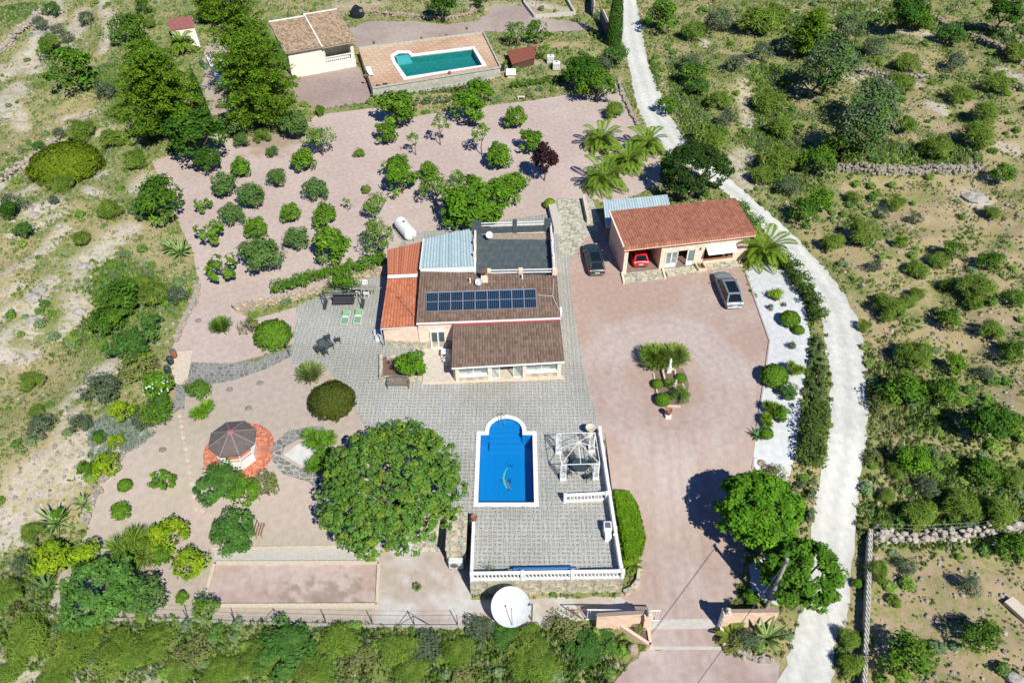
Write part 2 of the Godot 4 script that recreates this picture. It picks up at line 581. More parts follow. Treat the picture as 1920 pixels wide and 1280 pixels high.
func paint_hillside() -> ImageTexture:
	var w := 2048
	var h := 1378
	var n1 := noise_bytes(512, 512, 0.012, 21, 3)
	var n2 := noise_bytes(512, 512, 0.05, 22, 3)
	var n3 := noise_bytes(512, 512, 0.16, 23, 2)
	var n4 := noise_bytes(512, 512, 0.17, 24, 2)
	var r := RandomNumberGenerator.new()
	r.seed = 4
	var out := PackedByteArray()
	out.resize(w * h * 3)
	var cx := PackedInt32Array()
	for x in w + 64:
		cx.push_back(clampi(int(float(x - 32) * GW / w), 0, GW - 1))
	var k := 0
	for y in h:
		for x in w:
			var a := (y & 511) * 512 + (x & 511)
			var f1 := n1[a] / 255.0
			var f2 := n2[((y + 160) & 511) * 512 + ((x + 90) & 511)] / 255.0
			var f3 := n3[a] / 255.0
			var f4 := n4[((y * 3) & 511) * 512 + ((x * 3) & 511)] / 255.0
			var jx := int((f2 - 0.5) * 18.0 + (f3 - 0.5) * 14.0)
			var cyy := clampi(int(float(y + (f3 - 0.5) * 12.0 + (f1 - 0.5) * 14.0) * GH / h), 0, GH - 1)
			var c := cyy * GW + cx[x + 32 + jx]
			var right := 1.0 if x > 1066 else 0.0
			# soil, warmer beyond the road
			var sp := r.randf()
			var sr := 0.70 - 0.03 * right
			var sg := 0.635 - 0.055 * right
			var sb := 0.575 - 0.10 * right
			var t := 0.76 + 0.16 * f3 + 0.2 * f4 + 0.1 * sp
			sr *= t; sg *= t; sb *= t
			# plants: dry straw to olive green
			var lush := m_lush[c]
			var g := (f2 - 0.5) * 1.0 + (f3 - 0.5) * 1.7 + (f4 - 0.5) * 1.5 + (f1 - 0.5) * 0.5 + (sp - 0.5) * 0.4 + 1.05 + 0.02 * right + lush * 0.4 - m_rock[c] * 0.85 - m_earth[c] * 0.66
			g = clampf(g, 0.05, 0.95)
			var d := clampf((f1 - 0.5) * 3.0 + 0.42 + m_dry[c] * 0.7 - lush * 0.5, 0.0, 1.0)
			var pr := lerpf(0.385, 0.53, d)
			var pg := lerpf(0.425, 0.495, d)
			var pb := lerpf(0.205, 0.335, d)
			t = 0.78 + 0.22 * f3 + 0.22 * f4 + 0.12 * sp
			pr *= t; pg *= t; pb *= t
			# bare rock is greyer and paler
			var rk := clampf(m_rock[c] * 1.4 - 0.4 + (f3 - 0.5) * 0.5, 0.0, 1.0)
			var rt := 0.78 + 0.16 * f3 + 0.2 * f4 + 0.08 * sp
			sr = lerpf(sr, 0.72 * rt, rk)
			sg = lerpf(sg, 0.685 * rt, rk)
			sb = lerpf(sb, 0.64 * rt, rk)
			out[k] = clampi(int(lerpf(sr, pr, g) * 255.0), 0, 255)
			out[k + 1] = clampi(int(lerpf(sg, pg, g) * 255.0), 0, 255)
			out[k + 2] = clampi(int(lerpf(sb, pb, g) * 255.0), 0, 255)
			k += 3
	return ImageTexture.create_from_image(mip(Image.create_from_data(w, h, false, Image.FORMAT_RGB8, out)))

func make_terrain(holes: Array) -> void:
	var xs := PackedFloat32Array([-900, -560, -380, -270, -210, -180])
	var x := -160.0
	while x <= 160.0:
		xs.push_back(x)
		x += 0.8 if absf(x) < 110.0 else 2.5
	xs.append_array(PackedFloat32Array([180, 210, 270, 380, 560, 900]))
	var zs := PackedFloat32Array([-1100, -700, -460, -330, -260, -230])
	var z := -205.0
	while z <= -2.0:
		zs.push_back(z)
		z += 0.8 if z > -165.0 else 2.5
	zs.append_array(PackedFloat32Array([0, 15, 40, 90, 200, 500]))
	var nx := xs.size()
	var nz := zs.size()
	var v := PackedVector3Array()
	var n := PackedVector3Array()
	var uv := PackedVector2Array()
	var ix := PackedInt32Array()
	for j in nz:
		for i in nx:
			v.push_back(Vector3(xs[i], hgt(xs[i], zs[j]), zs[j]))
			uv.push_back(Vector2((xs[i] - GX) / 208.0, (zs[j] - GZ) / 140.0))
	for j in nz:
		for i in nx:
			var k := j * nx + i
			var dx := v[k + 1 if i < nx - 1 else k] - v[k - 1 if i > 0 else k]
			var dz := v[k + nx if j < nz - 1 else k] - v[k - nx if j > 0 else k]
			n.push_back(dz.cross(dx).normalized())
	for j in nz - 1:
		for i in nx - 1:
			var skip := false
			for h in holes:
				if xs[i + 1] > h[0] and xs[i] < h[1] and zs[j + 1] > h[2] and zs[j] < h[3]:
					skip = true
			if skip:
				continue
			var k := j * nx + i
			ix.append_array(PackedInt32Array([k, k + 1, k + nx, k + 1, k + nx + 1, k + nx]))
	var a := []
	a.resize(Mesh.ARRAY_MAX)
	a[Mesh.ARRAY_VERTEX] = v
	a[Mesh.ARRAY_NORMAL] = n
	a[Mesh.ARRAY_TEX_UV] = uv
	a[Mesh.ARRAY_INDEX] = ix
	var m := ArrayMesh.new()
	m.add_surface_from_arrays(Mesh.PRIMITIVE_TRIANGLES, a)
	var sm := StandardMaterial3D.new()
	sm.resource_name = "hillside_soil"
	sm.albedo_texture = paint_hillside()
	sm.roughness = 0.95
	structure("ground", m, sm)

# ---------------------------------------------------------------- gravel, road, paving
var ROAD_L := [[1165, -40], [1166, 0], [1164, 60], [1176, 110], [1184, 150], [1194, 195], [1215, 240], [1245, 280], [1300, 318], [1360, 362], [1410, 410], [1447, 448], [1467, 480], [1494, 515], [1525, 548], [1540, 588], [1548, 640], [1556, 700], [1557, 750], [1558, 795], [1550, 852], [1534, 910], [1526, 960], [1522, 1010], [1516, 1080], [1510, 1130], [1490, 1185], [1462, 1278], [1440, 1340]]
var ROAD_R := [[1188, -40], [1193, 0], [1206, 70], [1216, 120], [1236, 170], [1256, 215], [1284, 262], [1318, 295], [1372, 338], [1440, 398], [1472, 425], [1516, 470], [1548, 505], [1576, 542], [1600, 582], [1615, 625], [1622, 680], [1628, 735], [1626, 790], [1620, 852], [1612, 915], [1606, 960], [1602, 1010], [1597, 1072], [1590, 1150], [1572, 1200], [1560, 1278], [1550, 1340]]
var ORCHARD := [[285, 302], [330, 290], [400, 250], [440, 262], [560, 245], [592, 216], [700, 202], [760, 222], [850, 206], [930, 196], [1000, 188], [1060, 178], [1112, 178], [1160, 150], [1200, 236], [1238, 292], [1238, 345], [1150, 385], [1110, 372], [1046, 372], [1048, 440], [720, 490], [640, 520], [560, 560], [445, 582], [470, 600], [556, 575], [552, 642], [500, 665], [440, 680], [360, 686], [348, 655], [316, 668], [345, 600], [372, 530], [360, 470], [338, 425], [302, 345]]
var GARDEN := [[316, 668], [348, 655], [362, 684], [352, 710], [440, 712], [545, 655], [556, 680], [610, 684], [672, 776], [720, 860], [860, 960], [886, 990], [886, 1125], [1170, 1118], [1205, 1150], [1110, 1160], [1000, 1180], [860, 1178], [400, 1168], [300, 1160], [90, 1150], [110, 1080], [160, 1000], [165, 940], [205, 880], [235, 830], [300, 790], [345, 760], [330, 720]]
var DRIVE := [[1067, 520], [1068, 486], [1090, 455], [1130, 428], [1146, 424], [1176, 512], [1172, 530], [1380, 500], [1397, 508], [1442, 640], [1432, 720], [1420, 800], [1411, 880], [1392, 920], [1400, 1000], [1392, 1080], [1376, 1130], [1346, 1170], [1346, 1216], [1212, 1216], [1222, 1160], [1190, 1140], [1160, 1116], [1196, 1090], [1190, 960], [1146, 940], [1124, 798], [1100, 720], [1086, 650]]
var GATE_FRONT := [[1208, 1216], [1350, 1216], [1362, 1228], [1420, 1238], [1468, 1240], [1480, 1218], [1462, 1280], [1440, 1330], [1120, 1330], [1160, 1260]]
var WHITE_BED := [[1399, 508], [1424, 486], [1470, 508], [1508, 566], [1521, 640], [1508, 720], [1492, 850], [1479, 900], [1436, 905], [1411, 870], [1420, 800], [1432, 720], [1443, 640]]
var WHITE_LOW := [[1404, 1060], [1440, 1040], [1466, 1090], [1458, 1136], [1410, 1112]]

var tone_noise := FastNoiseLite.new()
var tone_noise2 := FastNoiseLite.new()
func tone(x: float, z: float, a: Color, b: Color, amount := 1.0) -> Color:
	var t := clampf(0.5 + tone_noise.get_noise_2d(x, z) * 1.1 * amount + tone_noise2.get_noise_2d(x, z) * 0.6 * amount, 0.0, 1.0)
	return a.lerp(b, t)

func make_surfaces() -> void:
	tone_noise.seed = 8
	tone_noise.frequency = 0.09
	tone_noise2.seed = 9
	tone_noise2.frequency = 0.45
	var gravel := mat("gravel_mix", rgb(1, 1, 1), 0.95, "gravel", 3.1, 1.2)
	var road_edge := smooth_line(poly(ROAD_L))
	var back := smooth_line(poly(ROAD_R))
	var road_mid := PackedVector2Array()
	for i in road_edge.size():
		road_mid.push_back(road_edge[i].lerp(back[mini(i, back.size() - 1)], 0.5))
	back.reverse()
	var road_poly := road_edge.duplicate()
	road_poly.append_array(back)
	fill_clean(road_poly)
	road_poly = ragged(road_poly, 0.16, 0.5)
	structure("road", sheet(road_poly, 0.45, 0.035, func(x, z):
		var d := 9.0
		var p := Vector2(x, z)
		for i in road_mid.size() - 1:
			d = minf(d, seg_dist(p, road_mid[i], road_mid[i + 1]))
		# two wheel tracks packed paler than the loose middle and verges
		var rut := 1.0 - smoothstep(0.25, 0.55, absf(d - 0.78))
		return tone(x, z, rgb(0.66, 0.655, 0.60), rgb(0.75, 0.745, 0.69)) * (0.93 + 0.15 * rut)), gravel)
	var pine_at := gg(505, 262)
	var orchard := poly(ORCHARD)
	fill_clean(orchard)
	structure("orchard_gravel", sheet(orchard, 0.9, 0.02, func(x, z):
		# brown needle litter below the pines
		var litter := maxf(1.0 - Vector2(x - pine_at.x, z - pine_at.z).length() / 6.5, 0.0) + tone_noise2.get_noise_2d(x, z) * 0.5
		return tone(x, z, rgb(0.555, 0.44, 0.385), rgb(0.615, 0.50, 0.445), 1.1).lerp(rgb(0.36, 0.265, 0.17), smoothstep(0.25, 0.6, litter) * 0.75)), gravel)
	var yard_at := gg(714, 1100)
	var garden := poly(GARDEN)
	fill_clean(garden)
	structure("garden_gravel", sheet(ragged(garden, 0.12), 0.7, 0.026, func(x, z):
		# the yard below the terrace is strewn with broken white stone
		var strewn := smoothstep(yard_at.x - 0.4, yard_at.x + 0.6, x) * smoothstep(-36.6, -35.2, z) * smoothstep(-0.35, 0.25, tone_noise2.get_noise_2d(x * 1.4, z * 1.4) + tone_noise.get_noise_2d(x * 2.0, z * 2.0))
		return tone(x, z, rgb(0.50, 0.43, 0.335), rgb(0.53, 0.44, 0.38)).lerp(rgb(0.64, 0.60, 0.56), strewn)), gravel)
	var drive := poly(DRIVE)
	fill_clean(drive)
	var red := rgb(0.49, 0.355, 0.29)
	var grey := rgb(0.575, 0.475, 0.425)
	# tyres have worn the loop round the island and the way to the gate paler
	var loop_mid := gg(1250, 715)
	var gate_mid := gg(1278, 1180)
	structure("driveway", sheet(drive, 0.32, 0.03, func(x, z):
		var d := Vector2(x - loop_mid.x, (z - loop_mid.z) * 0.85).length()
		var worn := 1.0 - smoothstep(1.4, 3.2, absf(d - 5.8))
		if z > loop_mid.z + 5.0:
			var mid := lerpf(loop_mid.x, gate_mid.x, clampf((z - loop_mid.z) / (gate_mid.z - loop_mid.z), 0, 1))
			worn = maxf(worn, 1.0 - smoothstep(1.2, 3.0, absf(x - mid)))
		var t := clampf(worn * 0.6 + 0.15 + tone_noise.get_noise_2d(x, z) * 0.9 + tone_noise2.get_noise_2d(x * 1.5, z * 0.5) * 0.4, 0.0, 1.0)
		# single wheel tracks: rings round the island and pairs towards the gate
		var mark := 0.0
		for k in 6:
			var rr: float = [3.9, 5.2, 6.4, 7.2, 4.5, 6.9][k]
			var off := tone_noise.get_noise_2d(x * 0.3 + k * 31.0, z * 0.3) * 0.9
			mark = maxf(mark, (1.0 - smoothstep(0.08, 0.24, absf(d - rr - off))) * clampf(0.5 + tone_noise.get_noise_2d(x + k * 9.0, z) * 2.0, 0.0, 1.0))
		if z > loop_mid.z + 6.0:
			var mid2 := lerpf(loop_mid.x, gate_mid.x, clampf((z - loop_mid.z) / (gate_mid.z - loop_mid.z), 0, 1))
			for k in 4:
				var off2: float = [-1.5, -0.1, 0.6, 1.9][k] + tone_noise.get_noise_2d(k * 50.0, z * 0.25) * 0.8
				mark = maxf(mark, (1.0 - smoothstep(0.08, 0.24, absf(x - mid2 - off2))) * 0.8)
		return red.lerp(grey, t) * (1.0 - 0.1 * mark)), gravel)
	var front := poly(GATE_FRONT)
	fill_clean(front)
	structure("gate_forecourt", sheet(ragged(front, 0.25), 0.6, 0.03, func(x, z): return tone(x, z, rgb(0.46, 0.34, 0.295), rgb(0.60, 0.50, 0.465), 1.2)), gravel)
	for b in [WHITE_BED, WHITE_LOW]:
		var bed := poly(b)
		fill_clean(bed)
		structure("white_gravel_bed", sheet(bed, 0.8, 0.05, func(x, z): return tone(x, z, rgb(0.66, 0.675, 0.67), rgb(0.73, 0.745, 0.74))), gravel)
	# the paved terraces round the house and the pool
	var paved := PackedVector2Array()
	for p in [[557, 573], [600, 556], [722, 512], [760, 440], [1036, 400], [1046, 372], [1110, 372], [1130, 428], [1090, 455], [1068, 486], [1067, 520], [1086, 650], [1100, 720], [1124, 798]]:
		var w := q(p[0], p[1], 0.0)
		paved.push_back(Vector2(w.x, w.z))
	paved.append_array(PackedVector2Array([Vector2(7.95, -38.0), Vector2(8.25, -31.0), Vector2(-3.1, -30.75), Vector2(-3.1, -35.5)]))
	for p in [[880, 962], [848, 955], [800, 930], [720, 860], [672, 776], [610, 684], [546, 682], [548, 640]]:
		var w := q(p[0], p[1], 0.0)
		paved.push_back(Vector2(w.x, w.z))
	fill_clean(paved)
	var pm := mat("printed_paving", rgb(0.92, 0.93, 0.92), 0.8, "paving", 3.0, 0.3)
	structure("paved_terrace", sheet(paved, 0.9, 0.05, func(x, z): return tone(x, z, rgb(0.82, 0.82, 0.80), rgb(1, 1, 1), 1.3), [pool_outline(0.34)], 0.0), pm)
	# the apron of stone slabs at the entrance, beside the house
	var apron := flatpoly([[1046, 374], [1108, 374], [1128, 428], [1092, 455], [1070, 484], [1049, 470]])
	structure("stone_apron", sheet(apron, 0.8, 0.056, func(_x, _z): return rgb(1, 1, 1), [], 0.0), mat("slab_stone", rgb(0.95, 0.92, 0.85), 0.85, "slabs", 3.2, 0.4))
	# the sides of the raised terrace: faced with rubble stone
	var w2 := MB.new()
	var edge := [Vector2(8.1, -45.2), Vector2(8.25, -31.0), Vector2(-3.1, -30.75), Vector2(-3.1, -35.5), Vector2(-3.4, -36.1), Vector2(-6.5, -37.4), Vector2(-9.6, -43.0)]
	for i in edge.size() - 1:
		var a: Vector2 = edge[i]
		var b: Vector2 = edge[i + 1]
		w2.quad(Vector3(b.x, -2.3, b.y), Vector3(a.x, -2.3, a.y), Vector3(a.x, 0.05, a.y), Vector3(b.x, 0.05, b.y))
	structure("terrace_retaining_wall", w2, mat("rubble_facing", rgb(0.95, 0.92, 0.82), 0.9, "rubble", 2.0, 2.0))

func pool_outline(grow: float) -> PackedVector2Array:
	# a 4.4 x 7 m pool with a rounded stair bay at the far end
	var o := PackedVector2Array()
	var x0 := -2.72 - grow
	var x1 := 1.78 + grow
	var z0 := -44.9 - grow
	var z1 := -37.8 + grow
	o.append_array(PackedVector2Array([Vector2(x0, z1), Vector2(x0, z0), Vector2(-2.0 - grow, z0)]))
	for i in 13:
		var t := PI - PI * i / 12.0
		o.push_back(Vector2(-0.55 + cos(t) * (1.45 + grow), -45.35 - sin(t) * (1.45 + grow)))
	o.append_array(PackedVector2Array([Vector2(0.9 + grow, z0), Vector2(x1, z0), Vector2(x1, z1)]))
	return o

# ---------------------------------------------------------------- plants
func dir3(r: RandomNumberGenerator) -> Vector3:
	var y := r.randf_range(-1.0, 1.0)
	var t := r.randf() * TAU
	var s := sqrt(1.0 - y * y)
	return Vector3(s * cos(t), y, s * sin(t))

func leaf(mb: MB, p: Vector3, n: Vector3, along: Vector3, l: float, w: float, col: Color) -> void:
	var x := n.cross(along)
	if x.length_squared() < 1e-4:
		x = n.cross(Vector3(0.3, 0.5, 0.81))
	x = x.normalized()
	var a := x.cross(n)
	var i := mb.v.size()
	mb.col = col
	var nn := n.normalized()
	mb.vert(p - a * l * 0.5, nn)
	mb.vert(p + x * w * 0.5 - n * w * 0.12, nn)
	mb.vert(p + a * l * 0.5, nn)
	mb.vert(p - x * w * 0.5 - n * w * 0.12, nn)
	mb.ix.append_array(PackedInt32Array([i, i + 1, i + 2, i, i + 2, i + 3]))

# a crown: clumps of leaves spread through an ellipsoid
func crown_mesh(r: RandomNumberGenerator, centre: Vector3, rad: Vector3, clumps: int, cr: float, per: int, ll: float, lw: float, cols: Array, low := -0.45, inner := 0.45, brush := false) -> MB:
	var mb := MB.new()
	var shape := FastNoiseLite.new()
	shape.seed = r.randi() % 9999
	shape.frequency = 1.1
	for i in clumps:
		var d := dir3(r)
		if d.y < low:
			d.y = -d.y
		var cc := centre + d * rad * r.randf_range(inner, 0.9) * (1.0 + 0.2 * shape.get_noise_3dv(d))
		var rr := cr * r.randf_range(0.65, 1.3)
		var base: Color = cols[r.randi() % cols.size()]
		base = base * r.randf_range(0.85, 1.15)
		for j in per:
			var e := dir3(r)
			if e.dot(d) < -0.5:
				e = -e
			var p := cc + e * Vector3(rr, rr * 0.8, rr) * r.randf_range(0.55, 1.08)
			var n := (e * 0.75 + Vector3.UP * 0.7 + dir3(r) * 0.55).normalized()
			var c: Color = base.lerp(cols[r.randi() % cols.size()], 0.35) * r.randf_range(0.75, 1.25)
			leaf(mb, p, n, e + Vector3.UP * 0.9 + dir3(r) * 0.4 if brush else dir3(r), ll * r.randf_range(0.7, 1.3), lw * r.randf_range(0.7, 1.25), c)
	return mb

func trunk_mesh(r: RandomNumberGenerator, h: float, r0: float, limbs: int, spread: float, top: float) -> MB:
	var mb := MB.new()
	var p0 := Vector3.ZERO
	var p1 := Vector3(r.randf_range(-0.06, 0.06) * h, h * 0.55, r.randf_range(-0.06, 0.06) * h)
	var p2 := Vector3(r.randf_range(-0.1, 0.1) * h, h, r.randf_range(-0.1, 0.1) * h)
	mb.cyl(p0 - Vector3(0, 0.15, 0), p1, r0 * 1.25, r0 * 0.9, 7, false)
	mb.cyl(p1, p2, r0 * 0.9, r0 * 0.72, 7, false)
	for i in limbs:
		var t := TAU * (i + r.randf() * 0.6) / limbs
		var e: Vector3 = p2 + Vector3(cos(t) * spread, (top - h) * r.randf_range(0.6, 1.0), sin(t) * spread)
		var m := p2.lerp(e, 0.5) + Vector3(cos(t), 0, sin(t)) * spread * 0.12
		mb.cyl(p2 - Vector3(0, 0.05, 0), m, r0 * 0.62, r0 * 0.4, 6, false)
		mb.cyl(m, e, r0 * 0.4, r0 * 0.12, 5, false)
	return mb

# one entry for each kind: name, category, label, colours, nominal crown diameter and how it is filled
var KINDS := {}
func make_kinds() -> void:
	var citrus := [rgb(0.10, 0.19, 0.016), rgb(0.13, 0.225, 0.02), rgb(0.075, 0.145, 0.016), rgb(0.17, 0.25, 0.025)]
	var olive := [rgb(0.095, 0.16, 0.042), rgb(0.125, 0.19, 0.06), rgb(0.075, 0.13, 0.03), rgb(0.11, 0.18, 0.035)]
	var dark := [rgb(0.05, 0.115, 0.014), rgb(0.07, 0.14, 0.018), rgb(0.04, 0.09, 0.012)]
	var bright := [rgb(0.115, 0.215, 0.015), rgb(0.14, 0.24, 0.02), rgb(0.085, 0.175, 0.015)]
	var yellow := [rgb(0.26, 0.33, 0.014), rgb(0.21, 0.29, 0.014), rgb(0.33, 0.37, 0.02), rgb(0.16, 0.24, 0.014)]
	var almond := [rgb(0.135, 0.22, 0.03), rgb(0.18, 0.26, 0.045), rgb(0.10, 0.17, 0.02)]
	var pine := [rgb(0.085, 0.13, 0.014), rgb(0.115, 0.155, 0.018), rgb(0.06, 0.10, 0.012)]
	var wild := [rgb(0.15, 0.21, 0.03), rgb(0.2, 0.25, 0.042), rgb(0.11, 0.165, 0.025), rgb(0.235, 0.265, 0.055)]
	var grey := [rgb(0.115, 0.135, 0.085), rgb(0.145, 0.165, 0.11), rgb(0.085, 0.105, 0.06)]
	var plum := [rgb(0.045, 0.016, 0.022), rgb(0.06, 0.02, 0.028), rgb(0.03, 0.012, 0.018)]
	var box := [rgb(0.075, 0.085, 0.014), rgb(0.10, 0.085, 0.02), rgb(0.055, 0.075, 0.012), rgb(0.09, 0.105, 0.018)]
	# d: crown diameter, hr: crown height / diameter, lift: trunk clear below the crown / diameter, n: clumps, cr: clump radius / diameter, per, l, w: leaf in metres
	KINDS = {
		"citrus": {"d": 2.8, "hr": 0.86, "lift": 0.02, "n": 34, "cr": 0.165, "per": 44, "l": 0.26, "w": 0.16, "c": citrus, "limbs": 4},
		"olive": {"d": 2.8, "hr": 0.86, "lift": 0.02, "n": 34, "cr": 0.165, "per": 50, "l": 0.24, "w": 0.11, "c": olive, "limbs": 4},
		"darkleaf": {"d": 4.0, "hr": 0.85, "lift": 0.14, "n": 34, "cr": 0.17, "per": 56, "l": 0.30, "w": 0.20, "c": dark, "limbs": 5},
		"almond": {"d": 3.2, "hr": 0.85, "lift": 0.1, "n": 28, "cr": 0.15, "per": 30, "l": 0.24, "w": 0.12, "c": almond, "limbs": 7},
		"fig": {"d": 3.0, "hr": 0.6, "lift": 0.14, "n": 17, "cr": 0.12, "per": 13, "l": 0.36, "w": 0.30, "c": citrus, "limbs": 7, "inner": 0.6},
		"sapling": {"d": 1.3, "hr": 1.5, "lift": 0.55, "n": 9, "cr": 0.22, "per": 20, "l": 0.2, "w": 0.12, "c": almond, "limbs": 3},
		"bright": {"d": 3.0, "hr": 0.9, "lift": 0.02, "n": 36, "cr": 0.16, "per": 46, "l": 0.24, "w": 0.15, "c": bright, "limbs": 4},
		"yellow": {"d": 2.4, "hr": 0.75, "lift": 0.02, "n": 24, "cr": 0.19, "per": 44, "l": 0.2, "w": 0.12, "c": yellow, "limbs": 3},
		"plum": {"d": 2.2, "hr": 1.25, "lift": 0.1, "n": 30, "cr": 0.19, "per": 60, "l": 0.22, "w": 0.14, "c": plum, "limbs": 4},
		"wild": {"d": 2.2, "hr": 0.7, "lift": 0.0, "n": 22, "cr": 0.19, "per": 84, "l": 0.4, "w": 0.045, "brush": true, "c": wild, "limbs": 3},
		"wildgreen": {"d": 3.0, "hr": 0.75, "lift": 0.02, "n": 28, "cr": 0.17, "per": 46, "l": 0.24, "w": 0.12, "c": citrus + dark, "limbs": 3},
		"greybush": {"d": 2.4, "hr": 0.75, "lift": 0.0, "n": 22, "cr": 0.19, "per": 46, "l": 0.22, "w": 0.08, "c": grey, "limbs": 3},
		"wildolive": {"d": 5.5, "hr": 0.75, "lift": 0.08, "n": 40, "cr": 0.15, "per": 80, "l": 0.30, "w": 0.14, "c": olive + grey, "limbs": 5},
		"dome": {"d": 3.4, "hr": 0.66, "lift": 0.0, "n": 0, "cr": 0.0, "per": 4600, "l": 0.2, "w": 0.13, "c": citrus, "limbs": 0, "shell": true},
		"mastic": {"d": 7.0, "hr": 0.42, "lift": 0.0, "n": 0, "cr": 0.0, "per": 9000, "l": 0.3, "w": 0.18, "c": [rgb(0.14, 0.18, 0.012), rgb(0.18, 0.21, 0.016), rgb(0.11, 0.15, 0.012)], "limbs": 0, "shell": true},
		"mulberry": {"d": 7.0, "hr": 0.7, "lift": 0.12, "n": 95, "cr": 0.095, "per": 70, "l": 0.34, "w": 0.24, "c": bright + citrus, "limbs": 6},
		"carob": {"d": 8.0, "hr": 0.62, "lift": 0.06, "n": 110, "cr": 0.09, "per": 78, "l": 0.34, "w": 0.2, "c": dark, "limbs": 6},
		"tallshrub": {"d": 3.6, "hr": 0.7, "lift": 0.03, "n": 44, "cr": 0.13, "per": 56, "l": 0.24, "w": 0.12, "c": [rgb(0.08, 0.16, 0.035), rgb(0.10, 0.185, 0.04), rgb(0.06, 0.125, 0.025)], "limbs": 5},
		"topiary": {"d": 3.6, "hr": 0.62, "lift": 0.0, "n": 0, "cr": 0.0, "per": 6500, "l": 0.17, "w": 0.13, "c": box, "limbs": 0, "shell": true},
		"clipped": {"d": 1.6, "hr": 0.72, "lift": 0.0, "n": 0, "cr": 0.0, "per": 2600, "l": 0.14, "w": 0.1, "c": citrus, "limbs": 0, "shell": true},
		"goldball": {"d": 1.2, "hr": 0.8, "lift": 0.0, "n": 0, "cr": 0.0, "per": 1600, "l": 0.12, "w": 0.09, "c": [rgb(0.2, 0.26, 0.02), rgb(0.25, 0.30, 0.02)], "limbs": 0, "shell": true},
		"cypress": {"d": 2.0, "hr": 4.6, "lift": 0.02, "n": 0, "cr": 0.0, "per": 3800, "l": 0.26, "w": 0.1, "c": dark + [rgb(0.05, 0.10, 0.016)], "limbs": 0, "shell": true, "cone": true},
		"oleander": {"d": 2.6, "hr": 0.75, "lift": 0.02, "n": 24, "cr": 0.18, "per": 46, "l": 0.26, "w": 0.08, "c": citrus + [rgb(0.09, 0.15, 0.04)], "limbs": 4},
		"dryshrub": {"d": 2.0, "hr": 0.7, "lift": 0.02, "n": 18, "cr": 0.18, "per": 34, "l": 0.2, "w": 0.07, "c": [rgb(0.22, 0.2, 0.07), rgb(0.17, 0.19, 0.05), rgb(0.25, 0.21, 0.1)], "limbs": 6},
	}
	leafy = mat("leaves", rgb(0.84, 1.0, 0.9), 0.7)
	leafy.metallic_specular = 0.22
	leafy.backlight_enabled = true
	leafy.backlight = Color(0.62, 0.66, 0.3)
	bark = mat("bark", rgb(0.17, 0.13, 0.095), 0.9, "rough", 0.6, 1.5)

var leafy: StandardMaterial3D
var bark: StandardMaterial3D

func shell_mesh(r: RandomNumberGenerator, k: Dictionary) -> MB:
	var mb := MB.new()
	var d: float = k.d
	var h: float = d * k.hr
	var lump := FastNoiseLite.new()
	lump.seed = r.randi() % 1000
	lump.frequency = 0.9
	for j in int(k.per):
		var e := dir3(r)
		var p: Vector3
		if k.has("cone"):
			var y := 1.0 - sqrt(r.randf())
			var t := r.randf() * TAU
			var rr := d * 0.5 * pow(1.0 - y, 0.7) * (0.75 + 0.25 * minf(1.0, y * 6.0)) * r.randf_range(0.82, 1.05)
			e = Vector3(cos(t), 0.25, sin(t)).normalized()
			p = Vector3(cos(t) * rr, 0.1 + y * h, sin(t) * rr)
		else:
			if e.y < -0.15:
				e.y = -e.y
			p = e * Vector3(d * 0.5, h * 0.62, d * 0.5) * (1.0 + 0.16 * lump.get_noise_3dv(e * 2.6)) * r.randf_range(0.86, 1.03)
			p.y += h * 0.36
		var c: Color = k.c[r.randi() % k.c.size()]
		var along := Vector3.UP + dir3(r) * 0.4 if k.has("cone") else dir3(r)
		leaf(mb, p, (e + dir3(r) * 0.55).normalized(), along, k.l * r.randf_range(0.7, 1.3), k.w * r.randf_range(0.7, 1.3), c * r.randf_range(0.8, 1.2))
	return mb

func proto(kind: String, variant: int) -> Array:
	var key := kind + str(variant)
	if protos.has(key):
		return protos[key]
	var k: Dictionary = KINDS[kind]
	var r := RandomNumberGenerator.new()
	r.seed = key.hash()
	var d: float = k.d
	var h: float = d * k.hr
	var lift: float = d * k.lift
	var cm: MB
	var tm := MB.new()
	if k.has("shell"):
		cm = shell_mesh(r, k)
		tm.cyl(Vector3(0, -0.2, 0), Vector3(0, h * 0.75, 0), d * 0.09, d * 0.03, 7, false)
		if not k.has("cone"):
			for i in 6:
				var t := TAU * i / 6.0
				tm.cyl(Vector3(0, h * 0.2, 0), Vector3(cos(t) * d * 0.34, h * 0.62, sin(t) * d * 0.34), d * 0.03, d * 0.012, 5, false)
	else:
		cm = crown_mesh(r, Vector3(0, lift + h * 0.5, 0), Vector3(d * 0.5, h * 0.5, d * 0.5) * 0.86, k.n, k.cr * d, k.per, k.l, k.w, k.c, -0.5, k.get("inner", 0.4), k.has("brush"))
		tm = trunk_mesh(r, lift + h * 0.18, maxf(0.035, d * 0.026), k.limbs, d * 0.27, lift + h * 0.75)
	protos[key] = [tm.mesh(), cm.mesh()]
	return protos[key]

# a plant whose crown shows at pixel (cx, cy) and is wpx pixels wide
func plant(kind: String, cx: float, cy: float, wpx: float, called: String, label: String, category: String, group := "", tall := 1.0, wide := 1.0) -> Node3D:
	var k: Dictionary = KINDS[kind]
	var p := gg(cx, cy)
	var d := 1.0
	for i in 4:
		d = wpx * depth_of(p + Vector3(0, 1, 0)) / FOCAL
		p = gg(cx, cy, d * (k.lift + k.hr * 0.5) * tall)
	return plant_at(kind, p, d * 1.18 if not k.has("shell") else d, called, label, category, group, tall)

